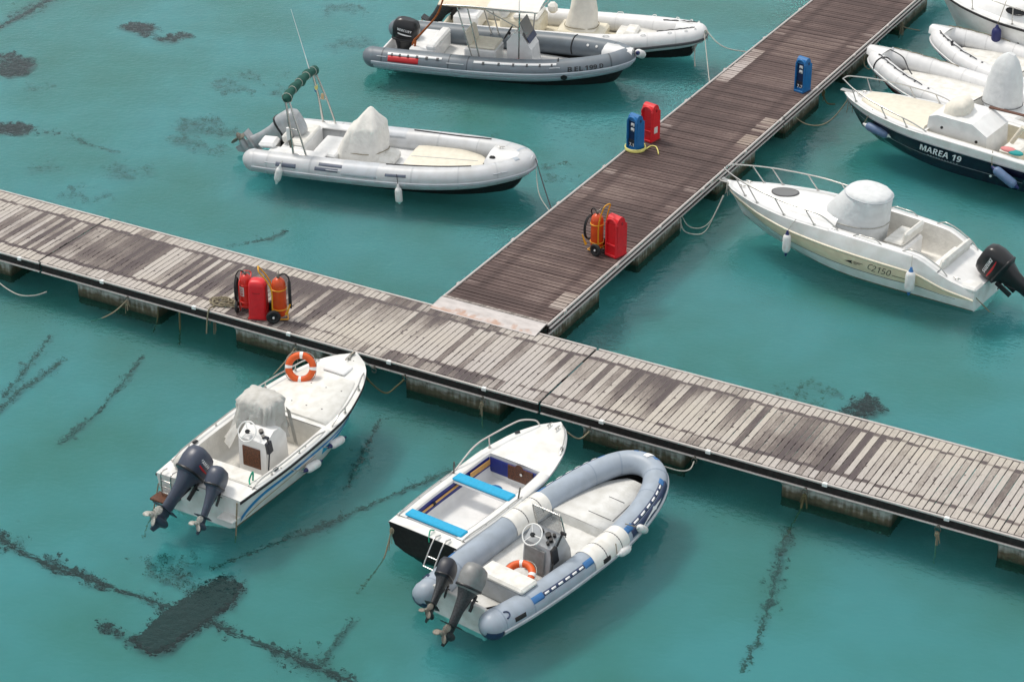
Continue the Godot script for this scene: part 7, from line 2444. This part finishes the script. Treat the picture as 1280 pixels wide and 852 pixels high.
	rope("bow_rope", "thin pale chain-like rope beside the dark taut rope of the white inflatable", [[-2.60, 0.62, -6.95], [-2.15, 0.3, -6.29], [-1.26, 0.48, -5.20]], 0.010, mats.rope_white)
	rope("bow_rope", "white rope from the far white and cream inflatable to the branch pier's left edge", [[-2.60, 0.82, -16.3], [-2.12, 0.68, -15.95], [-1.73, 0.6, -15.87], [-1.24, 0.62, -15.86]], 0.015, mats.rope_white, 2)
	rope("bow_rope", "long white rope running from the far inflatable's bow towards the viewer along the branch pier", [[-2.62, 0.72, -16.25], [-2.0, 0.5, -15.1], [-1.23, 0.60, -13.56]], 0.013, mats.rope_white)
	rope("hanging_rope", "short white rope hanging from the far inflatable's bow to the water", [[-2.80, 0.5, -16.1], [-2.72, 0.2, -15.9], [-2.6, 0.0, -15.7]], 0.016, mats.rope_white, 3)
	rope("orange_strap", "orange lashing rope from the black outboard up to the canopy of the dark grey inflatable", [[-8.95, 0.80, -12.05], [-8.7, 1.05, -12.0], [-8.2, 1.65, -11.95], [-7.95, 2.24, -11.9]], 0.026, mats.rope_orange, 6, "rope", 0.25)
	rope("stick_line", "short stiff line poking from the stern corner of the white and beige motor boat", [[8.25, 0.32, -6.25], [8.5, 0.05, -6.35], [8.65, -0.1, -6.4]], 0.012, mats.rope_tan)
func build_all() -> void:
	build_water()
	build_bed_things()
	build_main_pier()
	build_branch_pier()
	build_blue_grey_rib()
	build_white_rib()
	build_grey_rib()
	build_far_white_rib()
	build_right_rib(0)
	build_right_rib(1)
	build_blue_stripe_boat()
	build_turquoise_bench_boat()
	build_beige_boat()
	build_navy_boat()
	build_corner_boat()
	build_pier_things()
	build_ropes()
func _ready() -> void:
	rng.seed = 4
	var cam := Camera3D.new()
	cam.position = Vector3(20.24, 22.58, 35.332)
	cam.rotation = Vector3(-0.50488, 0.50673, 0)
	cam.fov = 17.003
	cam.far = 3000.0
	add_child(cam)
	var env := Environment.new()
	var sky := Sky.new()
	var sm := ProceduralSkyMaterial.new()
	sm.sky_top_color = Color(0.985, 0.99, 1.0)
	sm.sky_horizon_color = Color(0.86, 0.885, 0.91)
	sm.sky_curve = 1.0
	sm.ground_bottom_color = Color(0.25, 0.35, 0.36)
	sm.ground_horizon_color = Color(0.6, 0.65, 0.66)
	sm.sky_energy_multiplier = 1.0
	sky.sky_material = sm
	env.sky = sky
	env.background_mode = Environment.BG_SKY
	env.tonemap_mode = Environment.TONE_MAPPER_LINEAR
	env.tonemap_exposure = 1.0
	env.sdfgi_enabled = true
	env.ssao_enabled = true
	env.ssil_enabled = true
	var we := WorldEnvironment.new()
	we.environment = env
	add_child(we)
	var sun := DirectionalLight3D.new()
	sun.light_energy = 0.80
	sun.light_angular_distance = 12.0
	sun.light_color = Color(1.0, 0.97, 0.93)
	sun.shadow_enabled = true
	sun.rotation = Vector3(deg_to_rad(-62), deg_to_rad(-100), 0)
	add_child(sun)
	make_materials()
	build_all()
